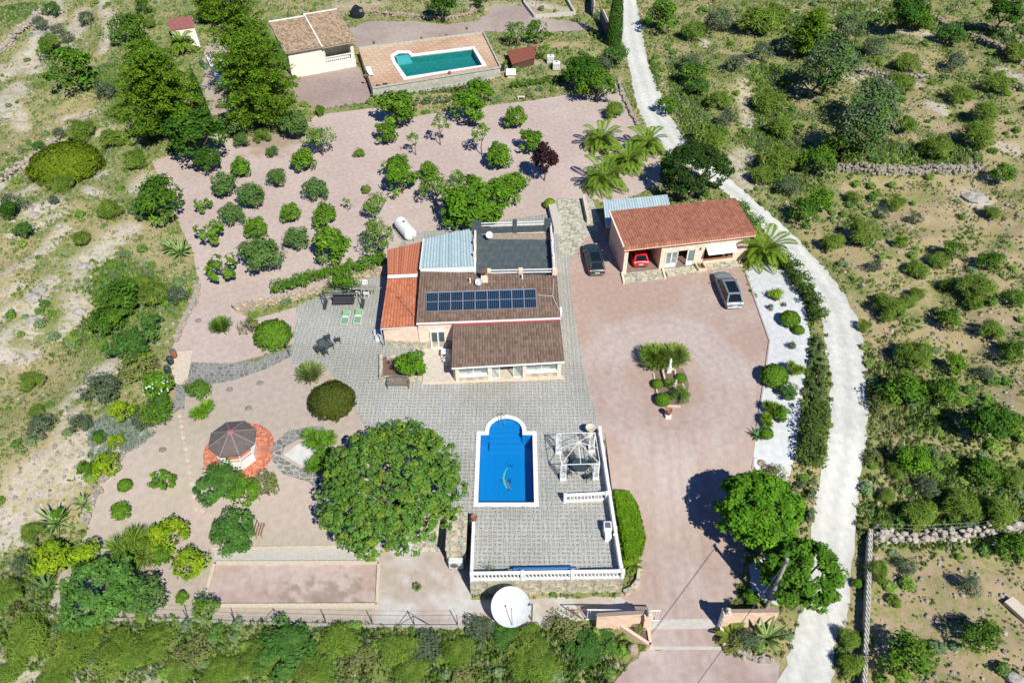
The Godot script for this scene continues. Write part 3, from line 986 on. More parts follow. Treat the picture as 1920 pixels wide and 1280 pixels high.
func plant_at(kind: String, p: Vector3, d: float, called: String, label: String, category: String, group := "", tall := 1.0) -> Node3D:
	var k: Dictionary = KINDS[kind]
	var pr := proto(kind, rng.randi() % 3)
	var s: float = d / k.d
	var o := thing(called, p, label, category, group, rng.randf() * TAU)
	var t := part(o, "trunk" if category == "tree" else "stem", pr[0], bark)
	var c := part(o, "crown" if category == "tree" else "foliage", pr[1], leafy)
	for e in [t, c]:
		e.scale = Vector3(s, s * tall, s)
	return o

# ---------------------------------------------------------------- palms, yuccas, agaves, tufts
func frond_mesh(l: float, rise: float, droop: float, cols: Array, seed_: int, width := 0.25) -> ArrayMesh:
	var r := RandomNumberGenerator.new()
	r.seed = seed_
	var mb := MB.new()
	var k := 14
	var pts := []
	for i in k + 1:
		var t := float(i) / k
		pts.push_back(Vector3(t * l * (1.0 - 0.18 * droop * t), rise * l * t - droop * l * t * t, 0))
	mb.col = rgb(0.16, 0.17, 0.05)
	for i in k:
		mb.cyl(pts[i], pts[i + 1], 0.03 * (1.05 - float(i) / k), 0.03 * (1.0 - float(i) / k), 4, false)
	for i in range(2, k * 3):
		var t := float(i) / (k * 3)
		var a: Vector3 = pts[int(t * k)]
		var b: Vector3 = pts[mini(int(t * k) + 1, k)]
		var p := a.lerp(b, t * k - int(t * k))
		var f := (b - a).normalized()
		var ll := l * width * sin(PI * clampf(t * 0.86 + 0.1, 0, 1)) * r.randf_range(0.85, 1.1)
		for s in [-1.0, 1.0]:
			var out := (Vector3(0, 0, s) * 0.8 + f * 0.6 + Vector3(0, 0.35 - 0.5 * t, 0)).normalized()
			var c: Color = cols[r.randi() % cols.size()]
			var n := out.cross(f).normalized() * (1.0 if s < 0 else -1.0)
			leaf(mb, p + out * ll * 0.5, n, out, ll, 0.055 + 0.02 * l * 0.3, c * r.randf_range(0.8, 1.2))
	return mb.mesh()

func palm(at: Vector3, l: float, th: float, label: String, group := "") -> void:
	var cols := [rgb(0.16, 0.23, 0.022), rgb(0.23, 0.28, 0.03), rgb(0.11, 0.175, 0.018)]
	var o := thing("palm_tree", at, label, "palm tree", group, rng.randf() * TAU)
	var tm := MB.new()
	var bands := []
	for i in int(th / 0.12) + 1:
		bands.push_back(Vector2(0.26 if i % 2 == 0 else 0.31, -0.15 + i * 0.12))
	bands.push_back(Vector2(0.34, th))
	bands.push_back(Vector2(0.05, th + 0.25))
	tm.lathe(Vector3.ZERO, bands, 9)
	part(o, "trunk", tm, bark)
	var shapes := []
	for i in 4:
		shapes.push_back(frond_mesh(l, [1.25, 0.85, 0.5, 0.2][i], [0.75, 0.85, 0.8, 0.62][i], cols, 40 + i))
	for i in 30:
		var f := part(o, "frond", shapes[i * 4 / 30], leafy, Vector3(0, th + 0.1, 0))
		f.rotation.y = i * 2.39996 + rng.randf_range(-0.15, 0.15)
		f.scale = Vector3.ONE * rng.randf_range(0.85, 1.08)

# a rosette of stiff leaves; broad: agave, narrow: yucca
func blade_mesh(l: float, w: float, rise: float, bend: float, c1: Color, c2: Color) -> ArrayMesh:
	var mb := MB.new()
	var k := 5
	var prev := []
	for i in k + 1:
		var t := float(i) / k
		var p := Vector3(t * l, rise * l * t - bend * l * t * t, 0)
		var ww := w * (1.0 - t) * (0.7 + 1.2 * t) + 0.004
		var row := [p + Vector3(0, ww * 0.35, -ww), p + Vector3(0, ww * 0.1, -ww * 0.62), p, p + Vector3(0, ww * 0.1, ww * 0.62), p + Vector3(0, ww * 0.35, ww)]
		if i > 0:
			for j in 4:
				mb.col = c2 if j == 0 or j == 3 else c1
				mb.quad(prev[j], prev[j + 1], row[j + 1], row[j])
		prev = row
	return mb.mesh()

func rosette(o: Node3D, at: Vector3, l: float, w: float, count: int, c1: Color, c2: Color, flatness := 1.0) -> void:
	var shapes := []
	for i in 3:
		shapes.push_back(blade_mesh(l, w, [1.6, 0.9, 0.42][i] * flatness, [0.3, 0.5, 0.42][i] * flatness, c1, c2))
	for i in count:
		var f := part(o, "leaf", shapes[i * 3 / count], leafy, at)
		f.rotation.y = i * 2.39996
		f.scale = Vector3.ONE * rng.randf_range(0.82, 1.1)

func agave(px: float, py: float, wpx: float, label: String, group := "", striped := true) -> void:
	var p := gg(px, py)
	var d := wpx * depth_of(p) / FOCAL
	var o := thing("agave", p, label, "agave", group, rng.randf() * TAU)
	rosette(o, Vector3(0, 0.08, 0), d * 0.56, d * 0.085, 24, rgb(0.13, 0.2, 0.07), rgb(0.46, 0.46, 0.2) if striped else rgb(0.14, 0.2, 0.07))

# several stems, each with a round head of narrow leaves
func yucca(px: float, py: float, wpx: float, heads: int, label: String, c: Color, called := "yucca", group := "") -> void:
	var p := gg(px, py)
	var d := wpx * depth_of(p) / FOCAL
	p = gg(px, py, d * 0.4)
	var o := thing(called, p, label, "yucca", group, rng.randf() * TAU)
	var hr := d * (0.55 if heads == 1 else 0.34)
	for i in heads:
		var t := i * 2.39996
		var off := Vector3(cos(t), 0, sin(t)) * d * 0.3 * sqrt(float(i) / maxf(1, heads - 1)) if heads > 1 else Vector3.ZERO
		var y := d * rng.randf_range(0.28, 0.5)
		var st := MB.new()
		st.cyl(Vector3(off.x * 0.3, -0.1, off.z * 0.3), off + Vector3(0, y, 0), 0.09, 0.07, 6, false)
		part(o, "stem", st, bark)
		var hd := MB.new()
		for j in 130:
			var e := dir3(rng)
			e.y = absf(e.y) * 0.9 - 0.25
			e = e.normalized()
			var up := Vector3.UP + dir3(rng) * 0.45
			leaf(hd, e * hr * 0.55, (up - e * up.dot(e)).normalized(), e, hr * rng.randf_range(0.9, 1.15), 0.085, c * rng.randf_range(0.9, 1.6))
		part(o, "leaf_head", hd, leafy, off + Vector3(0, y, 0))

# a fountain of thin arching blades
func grass_clump(px: float, py: float, wpx: float, count: int, label: String, cols: Array, called := "grass_clump", category := "ornamental grass") -> void:
	var p := gg(px, py)
	var d := wpx * depth_of(p) / FOCAL
	p = gg(px, py, d * 0.22)
	var o := thing(called, p, label, category)
	var mb := MB.new()
	for i in count:
		var t := rng.randf() * TAU
		var rad := d * 0.5 * rng.randf_range(0.25, 1.0)
		var base := Vector3(cos(t), 0, sin(t)) * rad * 0.35
		var top := d * rng.randf_range(0.42, 0.72) * (1.15 - 0.5 * rad / (d * 0.5))
		var out := Vector3(cos(t + rng.randf_range(-0.4, 0.4)), 0, sin(t + rng.randf_range(-0.4, 0.4)))
		var a := base
		var c: Color = cols[rng.randi() % cols.size()]
		c = c * rng.randf_range(0.75, 1.25)
		for s in 3:
			var u := (s + 1) / 3.0
			var b := base + out * rad * 0.75 * u + Vector3(0, top * (1.7 * u - 0.85 * u * u), 0)
			var n := (b - a).cross(Vector3.UP.cross(b - a)).normalized()
			leaf(mb, (a + b) * 0.5, n, b - a, (b - a).length() * 1.15, 0.075, c)
			a = b
	part(o, "blades", mb, leafy)

# low wild growth that nobody could count
func tuft_mesh(seed_: int, blades: int, h: float, spread: float, w: float) -> ArrayMesh:
	var r := RandomNumberGenerator.new()
	r.seed = seed_
	var mb := MB.new()
	for i in blades:
		var t := r.randf() * TAU
		var out := Vector3(cos(t), 0, sin(t))
		var e := (out * spread * r.randf_range(0.3, 1.0) + Vector3.UP * h * r.randf_range(0.5, 1.0))
		var n := (e.cross(Vector3(-out.z, 0, out.x)).normalized() + Vector3.UP * 0.8).normalized()
		leaf(mb, e * 0.55 + out * 0.05, n, e, e.length() * 0.95, w * r.randf_range(0.7, 1.3), Color.WHITE * r.randf_range(0.75, 1.2))
	return mb.mesh()

func scatter(called: String, label: String, category: String, mesh: Mesh, m: Material, xf: Array, cols: PackedColorArray) -> void:
	var mm := MultiMesh.new()
	mm.transform_format = MultiMesh.TRANSFORM_3D
	mm.use_colors = true
	mm.mesh = mesh
	mm.instance_count = xf.size()
	for i in xf.size():
		mm.set_instance_transform(i, xf[i])
		mm.set_instance_color(i, cols[i])
	var o := MultiMeshInstance3D.new()
	o.name = numbered(called)
	o.multimesh = mm
	o.material_override = m
	o.set_meta("kind", "stuff")
	o.set_meta("label", label)
	o.set_meta("category", category)
	add_child(o)

func make_scrub() -> void:
	var r := RandomNumberGenerator.new()
	r.seed = 1234
	var meshes := [tuft_mesh(1, 16, 0.34, 0.26, 0.075), tuft_mesh(2, 34, 0.42, 0.4, 0.1), tuft_mesh(3, 12, 0.5, 0.22, 0.04)]
	var xf := [[], [], []]
	var co := [PackedColorArray(), PackedColorArray(), PackedColorArray()]
	var patch := FastNoiseLite.new()
	patch.seed = 31
	patch.frequency = 0.22
	var greens := [rgb(0.165, 0.24, 0.04), rgb(0.22, 0.28, 0.06), rgb(0.125, 0.20, 0.045), rgb(0.2, 0.24, 0.13)]
	var straws := [rgb(0.34, 0.30, 0.15), rgb(0.28, 0.27, 0.11), rgb(0.40, 0.35, 0.2)]
	var done := 0
	var tries := 0
	while done < 120000 and tries < 600000:
		tries += 1
		var z := -lerpf(20.0, 152.0, pow(r.randf(), 0.8))
		var half := (20.0 - z * 0.68)
		var x := r.randf_range(-half, half)
		var c := cell(x, z)
		if clean[c] == 1:
			continue
		var lush := m_lush[c]
		var pn := patch.get_noise_2d(x, z)
		var want := 0.48 + pn * 0.9 + lush * 0.6 - m_rock[c] * 0.6 - m_earth[c] * 0.42
		if r.randf() > want:
			continue
		done += 1
		var kind := 1 if r.randf() < 0.06 + 0.12 * lush else (2 if r.randf() < 0.3 + 0.3 * m_dry[c] else 0)
		var s := r.randf_range(0.4, 0.95) * (1.0 + 0.6 * lush)
		var b := Basis(Vector3.UP, r.randf() * TAU).scaled(Vector3(s, s * r.randf_range(0.7, 1.2), s))
		xf[kind].push_back(Transform3D(b, Vector3(x, hgt(x, z) - 0.03, z)))
		var dryness := 0.28 + 0.5 * m_dry[c] - 0.2 * lush - pn * 0.25 + (0.25 if kind == 2 else 0.0)
		var t: Color = straws[r.randi() % 3] if r.randf() < dryness else greens[r.randi() % 4]
		t = t * r.randf_range(0.8, 1.25)
		t.a = 1.0
		co[kind].push_back(t)
	# low round bushes
	var bush := crown_mesh(r, Vector3(0, 0.24, 0), Vector3(0.3, 0.2, 0.3), 9, 0.2, 22, 0.17, 0.08, [rgb(0.95, 1, 0.95), rgb(0.8, 0.85, 0.8), rgb(1.1, 1.15, 1.0)], -0.2, 0.3).mesh()
	var bx := []
	var bc := PackedColorArray()
	tries = 0
	while bx.size() < 1500 and tries < 90000:
		tries += 1
		var z := -lerpf(20.0, 152.0, pow(r.randf(), 0.8))
		var half := (20.0 - z * 0.68)
		var x := r.randf_range(-half, half)
		var c := cell(x, z)
		if clean[c] == 1 or r.randf() > 0.3 + (0.22 if x > 0 else 0.0) + patch.get_noise_2d(x * 0.6 + 40.0, z * 0.6) * 1.1 + m_lush[c] * 0.5 - m_rock[c] * 0.4 - m_earth[c] * 0.25 - m_dry[c] * 0.2:
			continue
		var s := r.randf_range(0.7, 1.9)
		bx.push_back(Transform3D(Basis(Vector3.UP, r.randf() * TAU).scaled(Vector3(s, s * r.randf_range(0.7, 1.0), s)), Vector3(x, hgt(x, z) - 0.05, z)))
		var t: Color = greens[r.randi() % 4]
		t = t * r.randf_range(0.9, 1.25)
		t.a = 1.0
		bc.push_back(t)
	scatter("scrub_bushlets", "low round scrub cushions scattered over the slopes", "scrub", bush, leafy, bx, bc)
	scatter("scrub_grass", "short wild grass tufts all over the hillside", "grass", meshes[0], leafy, xf[0], co[0])
	scatter("scrub_undergrowth", "low leafy wild undergrowth covering the hillside", "undergrowth", meshes[1], leafy, xf[1], co[1])
	scatter("dry_grass", "thin dry grass stalks on the hillside", "grass", meshes[2], leafy, xf[2], co[2])
	# loose stones on the bare slopes
	var sm := MB.new()
	stone(sm, Vector3.ZERO, Vector3(0.5, 0.36, 0.45), 5)
	var sx := []
	var sc := PackedColorArray()
	tries = 0
	while sx.size() < 14000 and tries < 200000:
		tries += 1
		var z := -lerpf(20.0, 152.0, pow(r.randf(), 0.8))
		var half := (20.0 - z * 0.68)
		var x := r.randf_range(-half, half)
		var c := cell(x, z)
		if clean[c] == 1 or r.randf() > 0.12 + m_rock[c] * 0.8 + m_earth[c] * 0.25:
			continue
		var s := 0.1 + 0.42 * pow(r.randf(), 4.0)
		sx.push_back(Transform3D(Basis(Vector3(r.randf(), 1, r.randf()).normalized(), r.randf() * TAU).scaled(Vector3(s, s * 0.8, s)), Vector3(x, hgt(x, z) + 0.02, z)))
		var g := r.randf_range(0.34, 0.56)
		sc.push_back(Color(g, g * 0.9, g * 0.78))
	scatter("loose_stones", "loose pale stones lying on the bare slopes", "stones", sm.mesh(), mat("stone", rgb(1, 1, 1), 0.9, "rough", 0.7), sx, sc)

# an uneven stone: a squashed ball with knocked-in corners
func stone(mb: MB, p: Vector3, r: Vector3, seed_: int, k := 7, m := 5) -> void:
	var f := FastNoiseLite.new()
	f.seed = seed_
	f.frequency = 0.8
	var rows := []
	for j in m + 1:
		var row := []
		for i in k:
			var t := TAU * i / k
			var a := PI * j / m
			var d := Vector3(sin(a) * cos(t), -cos(a), sin(a) * sin(t))
			row.push_back(p + d * r * (1.0 + 0.45 * f.get_noise_3dv(d * 1.6)))
		rows.push_back(row)
	for j in m:
		for i in k:
			var i2 := (i + 1) % k
			mb.quad(rows[j][i2], rows[j][i], rows[j + 1][i], rows[j + 1][i2])

# ---------------------------------------------------------------- building parts
# rows of barrel tiles (or a corrugated sheet when rows = 1) over the patch a-b (eave) d-e (ridge)
func tiled(a: Vector3, b: Vector3, d: Vector3, e: Vector3, pitch: float, course: float, amp: float, cols: Array) -> MB:
	var mb := MB.new()
	var n := (b - a).cross(e - a).normalized()
	var nc := maxi(2, int(((b - a).length() + (d - e).length()) * 0.5 / pitch))
	var nr := maxi(1, int(((e - a).length() + (d - b).length()) * 0.5 / course))
	var k := 5
	var prof := []
	for i in k:
		prof.push_back(amp * (0.5 + 0.5 * cos(TAU * i / k)))
	for r in nr:
		var v0 := float(r) / nr
		var v1 := float(r + 1) / nr
		var l0 := a.lerp(e, v0)
		var r0 := b.lerp(d, v0)
		var l1 := a.lerp(e, v1)
		var r1 := b.lerp(d, v1)
		var tints := []
		for c in nc + 1:
			var t: Color = cols[rng.randi() % cols.size()]
			tints.push_back(t * rng.randf_range(0.9, 1.1))
		for c in nc * k:
			var u0 := float(c) / (nc * k)
			var u1 := float(c + 1) / (nc * k)
			var h0: float = prof[c % k]
			var h1: float = prof[(c + 1) % k]
			mb.col = tints[int((c + 2) / float(k)) % tints.size()]
			var st := 0.018 if nr > 1 else 0.0
			mb.quad(l0.lerp(r0, u0) + n * (h0 + st), l0.lerp(r0, u1) + n * (h1 + st), l1.lerp(r1, u1) + n * h1, l1.lerp(r1, u0) + n * h0)
			if nr > 1:
				mb.quad(l0.lerp(r0, u0) + n * (h0 - 0.004), l0.lerp(r0, u1) + n * (h1 - 0.004), l0.lerp(r0, u1) + n * (h1 + st), l0.lerp(r0, u0) + n * (h0 + st))
	return mb

# the deck under the tiles, a little inside their edge
func deck(a: Vector3, b: Vector3, d: Vector3, e: Vector3, th: float) -> MB:
	var mb := MB.new()
	var o := Vector3(0, -0.06, 0)
	var u := Vector3(0, -th, 0)
	a += o; b += o; d += o; e += o
	mb.quad(a, b, d, e)
	mb.quad(e + u, d + u, b + u, a + u)
	mb.quad(a + u, b + u, b, a)
	mb.quad(b + u, d + u, d, b)
	mb.quad(d + u, e + u, e, d)
	mb.quad(e + u, a + u, a, e)
	return mb

func roof_part(o: Node3D, a: Vector3, b: Vector3, d: Vector3, e: Vector3, pitch: float, course: float, amp: float, cols: Array, m: Material, edge: Material, called := "roof", pieces := "roof_tiles") -> void:
	var off := o.position
	a -= off; b -= off; d -= off; e -= off
	var rp := part(o, called, deck(a, b, d, e, 0.12), edge)
	var t := part(rp, pieces, tiled(a, b, d, e, pitch, course, amp, cols), m)
	t.set_meta("kind", "stuff")

func p2(a: Array) -> PackedVector2Array:
	var o := PackedVector2Array()
	for e in a:
		o.push_back(Vector2(e[0], e[1]))
	return o

# a casement in the plane a-b: frame bars, a cross bar and a pane a little behind
func casement(o: Node3D, a: Vector3, b: Vector3, y0: float, y1: float, leaves: int, fm: Material, gm: Material, called := "window", into := Vector3.ZERO, bar := 0.07) -> MeshInstance3D:
	var fb := MB.new()
	for i in leaves + 1:
		var p := a.lerp(b, float(i) / leaves)
		fb.bar(p + Vector3(0, y0, 0), p + Vector3(0, y1, 0), bar, bar)
	for y in [y0, y1]:
		fb.bar(a + Vector3(0, y, 0), b + Vector3(0, y, 0), bar, bar * 1.15)
	var w := part(o, called, fb, fm)
	for i in leaves:
		var p := a.lerp(b, (i + 0.03) / leaves)
		var s := a.lerp(b, (i + 0.97) / leaves)
		var g := MB.new()
		g.quad(p + into + Vector3(0, y0, 0), s + into + Vector3(0, y0, 0), s + into + Vector3(0, y1, 0), p + into + Vector3(0, y1, 0))
		part(w, "pane", g, gm)
	return w

var baluster_shape: ArrayMesh
func balustrade(a: Vector3, b: Vector3, h: float, posts: int, label: String, group := "", step := 0.27) -> void:
	var m := mat("white_concrete", rgb(0.80, 0.80, 0.78), 0.7, "plaster", 1.7)
	if baluster_shape == null:
		var bm := MB.new()
		bm.lathe(Vector3.ZERO, [Vector2(0.05, 0.0), Vector2(0.05, 0.06), Vector2(0.03, 0.1), Vector2(0.065, 0.24), Vector2(0.055, 0.36), Vector2(0.03, 0.5), Vector2(0.028, 0.56), Vector2(0.05, 0.62), Vector2(0.05, 0.7)], 8)
		baluster_shape = bm.mesh()
	var o := thing("balustrade", a, label, "balustrade", group)
	var f := (b - a)
	var l := f.length()
	f /= l
	var hr := MB.new()
	hr.bar(Vector3(0, h - 0.07, 0), f * l + Vector3(0, h - 0.07, 0), 0.24, 0.12)
	part(o, "handrail", hr, m)
	var bs := MB.new()
	bs.bar(Vector3(0, 0.09, 0), f * l + Vector3(0, 0.09, 0), 0.2, 0.16)
	part(o, "plinth", bs, m)
	var lo := 0.17
	var up := h - 0.13
	for i in posts + 1:
		var p := f * l * (float(i) / posts)
		var pb := MB.new()
		pb.block(p + Vector3(0, h * 0.5 + 0.03, 0), Vector3(0.28, h + 0.06, 0.28), 0.02, Basis(Vector3.UP, -atan2(f.z, f.x)))
		part(o, "pillar", pb, m)
	var k := int(l / step)
	for i in k:
		var u := (i + 0.5) / k
		var near := absf(u * posts - roundf(u * posts)) * l / posts
		if near < 0.22:
			continue
		var e := part(o, "baluster", baluster_shape, m, f * l * u + Vector3(0, lo, 0))
		e.scale = Vector3(1.15, (up - lo) / 0.7, 1.15)

# a dry stone wall of uneven stones
func stone_wall(line: PackedVector2Array, h: float, th: float, label: String, size := 0.32, called := "dry_stone_wall", tint := rgb(0.47, 0.42, 0.35), group := "") -> void:
	var a := line[0]
	var at := Vector3(a.x, hgt(a.x, a.y), a.y)
	var o := thing(called, at, label, "wall", group)
	var mb := MB.new()
	var body := MB.new()
	for i in line.size() - 1:
		var p := line[i]
		var s := line[i + 1]
		var l := p.distance_to(s)
		var side := (s - p).orthogonal().normalized()
		var y0 := minf(hgt(p.x, p.y), hgt(s.x, s.y))
		body.bar(Vector3(p.x, y0 + h * 0.32, p.y), Vector3(s.x, y0 + h * 0.32, s.y), th * 0.6, h * 0.9)
		var k := int(l / size) + 1
		var rows := maxi(1, int(h / (size * 0.7)))
		for j in k:
			for r in rows:
				for f in 2:
					var e: Vector2 = p.lerp(s, (j + rng.randf_range(-0.3, 1.3)) / k) + side * rng.randf_range(-0.5, 0.5) * th
					var t := rng.randf_range(0.75, 1.25)
					mb.col = Color(tint.r * t, tint.g * t * rng.randf_range(0.95, 1.03), tint.b * t * rng.randf_range(0.88, 1.05))
					stone(mb, Vector3(e.x, hgt(e.x, e.y) + (r + rng.randf_range(0.2, 0.7)) * h / rows, e.y), Vector3(size * rng.randf_range(0.35, 0.75), h / rows * 0.55, size * rng.randf_range(0.35, 0.65)) * rng.randf_range(0.7, 1.25), rng.randi() % 999, 6, 4)
	partw(o, "core", body, mat("stone_core", rgb(0.48, 0.43, 0.36), 0.95, "rough", 0.9))
	var sp := partw(o, "stones", mb, mat("stone", rgb(1, 1, 1), 0.9, "rough", 0.7))
	sp.set_meta("kind", "stuff")

# crazy paving: each stone a piece with its own edges, joints recessed
func crazy_path(outline: PackedVector2Array, size: float, called: String, lift: float) -> void:
	var o := Node3D.new()
	o.name = numbered(called)
	o.set_meta("kind", "structure")
	add_child(o)
	fill_clean(outline)
	var bed := sheet(outline, 0.8, lift, func(_x, _z): return rgb(1, 1, 1))
	part(o, "mortar_bed", bed, mat("mortar", rgb(0.46, 0.43, 0.37), 0.95, "gravel", 1.1))
	var lo := outline[0]
	var hi := outline[0]
	for e in outline:
		lo = lo.min(e)
		hi = hi.max(e)
	var nx := int((hi.x - lo.x) / size) + 3
	var nz := int((hi.y - lo.y) / size) + 3
	var pts := PackedVector2Array()
	for j in nz:
		for i in nx:
			pts.push_back(lo + Vector2(i - 1 + rng.randf_range(0.08, 0.92), j - 1 + rng.randf_range(0.08, 0.92)) * size)
	var m := mat("path_stone", rgb(1, 1, 1), 0.8, "rough", 0.8, 0.6)
	for j in nz:
		for i in nx:
			var c := pts[j * nx + i]
			var cellp := PackedVector2Array([c + Vector2(-1, -1) * size, c + Vector2(1, -1) * size, c + Vector2(1, 1) * size, c + Vector2(-1, 1) * size])
			for dj in range(-2, 3):
				for di in range(-2, 3):
					if (di == 0 and dj == 0) or i + di < 0 or j + dj < 0 or i + di >= nx or j + dj >= nz:
						continue
					var e := pts[(j + dj) * nx + i + di]
					var mid := (c + e) * 0.5
					var nn := (c - e).normalized()
					var half := PackedVector2Array()
					var k := cellp.size()
					for x in k:
						var a := cellp[x]
						var b := cellp[(x + 1) % k]
						var da := (a - mid).dot(nn)
						var db := (b - mid).dot(nn)
						if da >= 0:
							half.push_back(a)
						if da * db < 0:
							half.push_back(a.lerp(b, da / (da - db)))
					cellp = half
			if cellp.size() < 3:
				continue
			for pc in Geometry2D.intersect_polygons(cellp, outline):
				for s in Geometry2D.offset_polygon(pc, -0.035):
					if s.size() < 3:
						continue
					var mid := Vector2.ZERO
					for e in s:
						mid += e
					mid /= s.size()
					var mb := MB.new()
					var g := rng.randf_range(0.2, 0.36)
					mb.col = Color(g * 1.0, g * 1.03, g * 0.98)
					var y := hgt(mid.x, mid.y) + lift
					mb.prism(s, y - 0.02, y + 0.03)
					part(o, "stone", mb, m)

func box_thing(o: Node3D, called: String, a: Vector3, b: Vector3, m: Material, ch := 0.0) -> MeshInstance3D:
	var mb := MB.new()
	var c := (a + b) * 0.5
	var s := (b - a).abs()
	if ch > 0.0:
		mb.block(c, s, ch)
	else:
		mb.box(c, s)
	return part(o, called, mb, m)

# ---------------------------------------------------------------- the villa
func make_house() -> void:
	var cream := mat("cream_render", rgb(0.82, 0.64, 0.51), 0.9, "plaster", 2.6)
	var peach := mat("peach_render", rgb(0.78, 0.55, 0.42), 0.9, "plaster", 2.4)
	var white := mat("white_paint", rgb(0.80, 0.80, 0.79), 0.5, "plaster", 1.9)
	var glass := mat("window_glass", rgb(0.05, 0.08, 0.09), 0.06)
	var clear := StandardMaterial3D.new()
	clear.resource_name = "clear_glass"
	clear.albedo_color = Color(0.75, 0.86, 0.86, 0.28)
	clear.transparency = BaseMaterial3D.TRANSPARENCY_ALPHA
	clear.roughness = 0.05
	mats["clear_glass"] = clear
	var tile := mat("roof_clay", rgb(1, 1, 1), 0.85, "rough", 0.9)
	var rubble: Material = mats["rubble_facing"]
	var o := thing("villa", Vector3(-3.0, 0.05, -60.0), "low cream villa with brown tiled roofs, a roof terrace and solar panels", "house")
	# walls
	var w := MB.new()
	w.prism(p2([[-8.9, -55.85], [4.4, -56.6], [4.3, -62.4], [-9.05, -62.9]]), 0.0, 3.32)
	w.prism(p2([[-12.3, -56.2], [-8.95, -55.95], [-9.35, -68.9], [-12.95, -67.5]]), 0.0, 2.42)
	w.prism(p2([[-9.06, -62.92], [-3.75, -63.2], [-4.25, -70.45], [-9.2, -68.55]]), 0.0, 3.42)
	w.prism(p2([[-3.74, -62.5], [4.28, -62.42], [4.2, -70.6], [-4.0, -70.15]]), 0.0, 3.4)
	partw(o, "wall", w, cream)
	var pl := MB.new()
	pl.bar(Vector3(-12.3, 0.42, -56.1), Vector3(-8.3, 0.42, -55.82), 0.12, 0.84)
	pl.bar(Vector3(-8.3, 0.45, -55.82), Vector3(-5.6, 0.45, -55.98), 0.12, 0.8)
	partw(o, "stone_plinth", pl, rubble)
	# roofs
	var brown := [rgb(0.25, 0.165, 0.12), rgb(0.28, 0.185, 0.135), rgb(0.215, 0.145, 0.105), rgb(0.30, 0.205, 0.155)]
	var orange := [rgb(0.68, 0.23, 0.115), rgb(0.72, 0.265, 0.135), rgb(0.62, 0.205, 0.10)]
	roof_part(o, Vector3(-8.98, 3.42, -55.72), Vector3(4.58, 3.42, -56.52), Vector3(4.42, 4.5, -61.5), Vector3(-9.08, 4.42, -62.25), 0.27, 0.4, 0.07, brown, tile, mat("eave_board", rgb(0.62, 0.58, 0.54), 0.7))
	roof_part(o, Vector3(-12.5, 2.5, -55.95), Vector3(-8.78, 2.72, -56.05), Vector3(-9.42, 3.34, -62.6), Vector3(-12.45, 3.26, -62.45), 0.27, 0.4, 0.07, orange, tile, mats["eave_board"])
	roof_part(o, Vector3(-9.42, 3.04, -69.2), Vector3(-13.15, 2.98, -67.75), Vector3(-12.5, 3.38, -62.95), Vector3(-9.46, 3.42, -63.1), 0.25, 9.0, 0.05, orange, tile, mat("orange_trim", rgb(0.6, 0.24, 0.16), 0.8))
	var ridge := MB.new()
	ridge.bar(Vector3(-12.48, 3.40, -62.7), Vector3(-9.45, 3.46, -62.85), 0.42, 0.12)
	partw(o, "ridge_cap", ridge, white)
	var metal := mat("zinc_sheet", rgb(0.46, 0.58, 0.59), 0.5, "plaster", 2.2)
	roof_part(o, Vector3(-4.36, 3.62, -70.75), Vector3(-9.3, 3.62, -68.8), Vector3(-9.15, 4.1, -63.1), Vector3(-3.78, 4.1, -63.35), 0.3, 99.0, 0.085, [rgb(1, 1, 1), rgb(0.88, 0.92, 0.93)], metal, white, "metal_roof", "corrugation")
	var fl := MB.new()
	fl.bar(Vector3(-9.12, 4.18, -62.62), Vector3(-3.8, 4.18, -62.9), 0.6, 0.2)
	partw(o, "flashing", fl, white)
	var vg := MB.new()
	vg.bar(Vector3(-9.22, 4.1, -63.1), Vector3(-9.36, 3.64, -68.8), 0.12, 0.2)
	partw(o, "verge", vg, white)
	roof_part(o, Vector3(-5.46, 2.22, -50.95), Vector3(4.78, 2.22, -51.78), Vector3(4.55, 3.22, -56.4), Vector3(-5.52, 3.22, -55.68), 0.25, 0.4, 0.07, brown, tile, white, "porch_roof")
	var rf := MB.new()
	rf.bar(Vector3(-5.5, 3.31, -55.66), Vector3(4.53, 3.31, -56.4), 0.5, 0.05)
	partw(o, "red_flashing", rf, mat("red_sealant", rgb(0.52, 0.12, 0.12), 0.8, "rough", 1.0))
	var gut := MB.new()
	gut.cyl(Vector3(-8.98, 3.36, -55.6), Vector3(4.6, 3.36, -56.4), 0.075, 0.075, 7)
	gut.cyl(Vector3(-5.46, 2.17, -50.86), Vector3(4.8, 2.17, -51.68), 0.065, 0.065, 7)
	partw(o, "gutter", gut, white)
	# the glazed porch
	var a := Vector3(-5.24, 0, -51.36)
	var b := Vector3(4.49, 0, -52.16)
	var back := Vector3(-0.02, 0, -0.16)
	for t in [0.02, 0.325, 0.655, 0.985]:
		var pc := MB.new()
		pc.box(a.lerp(b, t) + Vector3(0, 1.08, 0), Vector3(0.32, 2.16, 0.32), Basis(Vector3.UP, 0.082))
		partw(o, "column", pc, cream)
	for s in [[0.035, 0.31], [0.672, 0.97]]:
		var c0: Vector3 = a.lerp(b, s[0])
		var c1: Vector3 = a.lerp(b, s[1])
		var lw := MB.new()
		lw.bar(c0 + Vector3(0, 0.38, 0), c1 + Vector3(0, 0.38, 0), 0.2, 0.62)
		partw(o, "stone_parapet", lw, rubble)
		var sl := MB.new()
		sl.bar(c0 + Vector3(0, 0.73, 0.05), c1 + Vector3(0, 0.73, 0.05), 0.36, 0.08)
		partw(o, "window_sill", sl, white)
		casement(o, c0 + back * 0.4 - o.position + Vector3(0, 0.05, 0), c1 + back * 0.4 - o.position + Vector3(0, 0.05, 0), 0.8, 2.08, 2, white, clear)
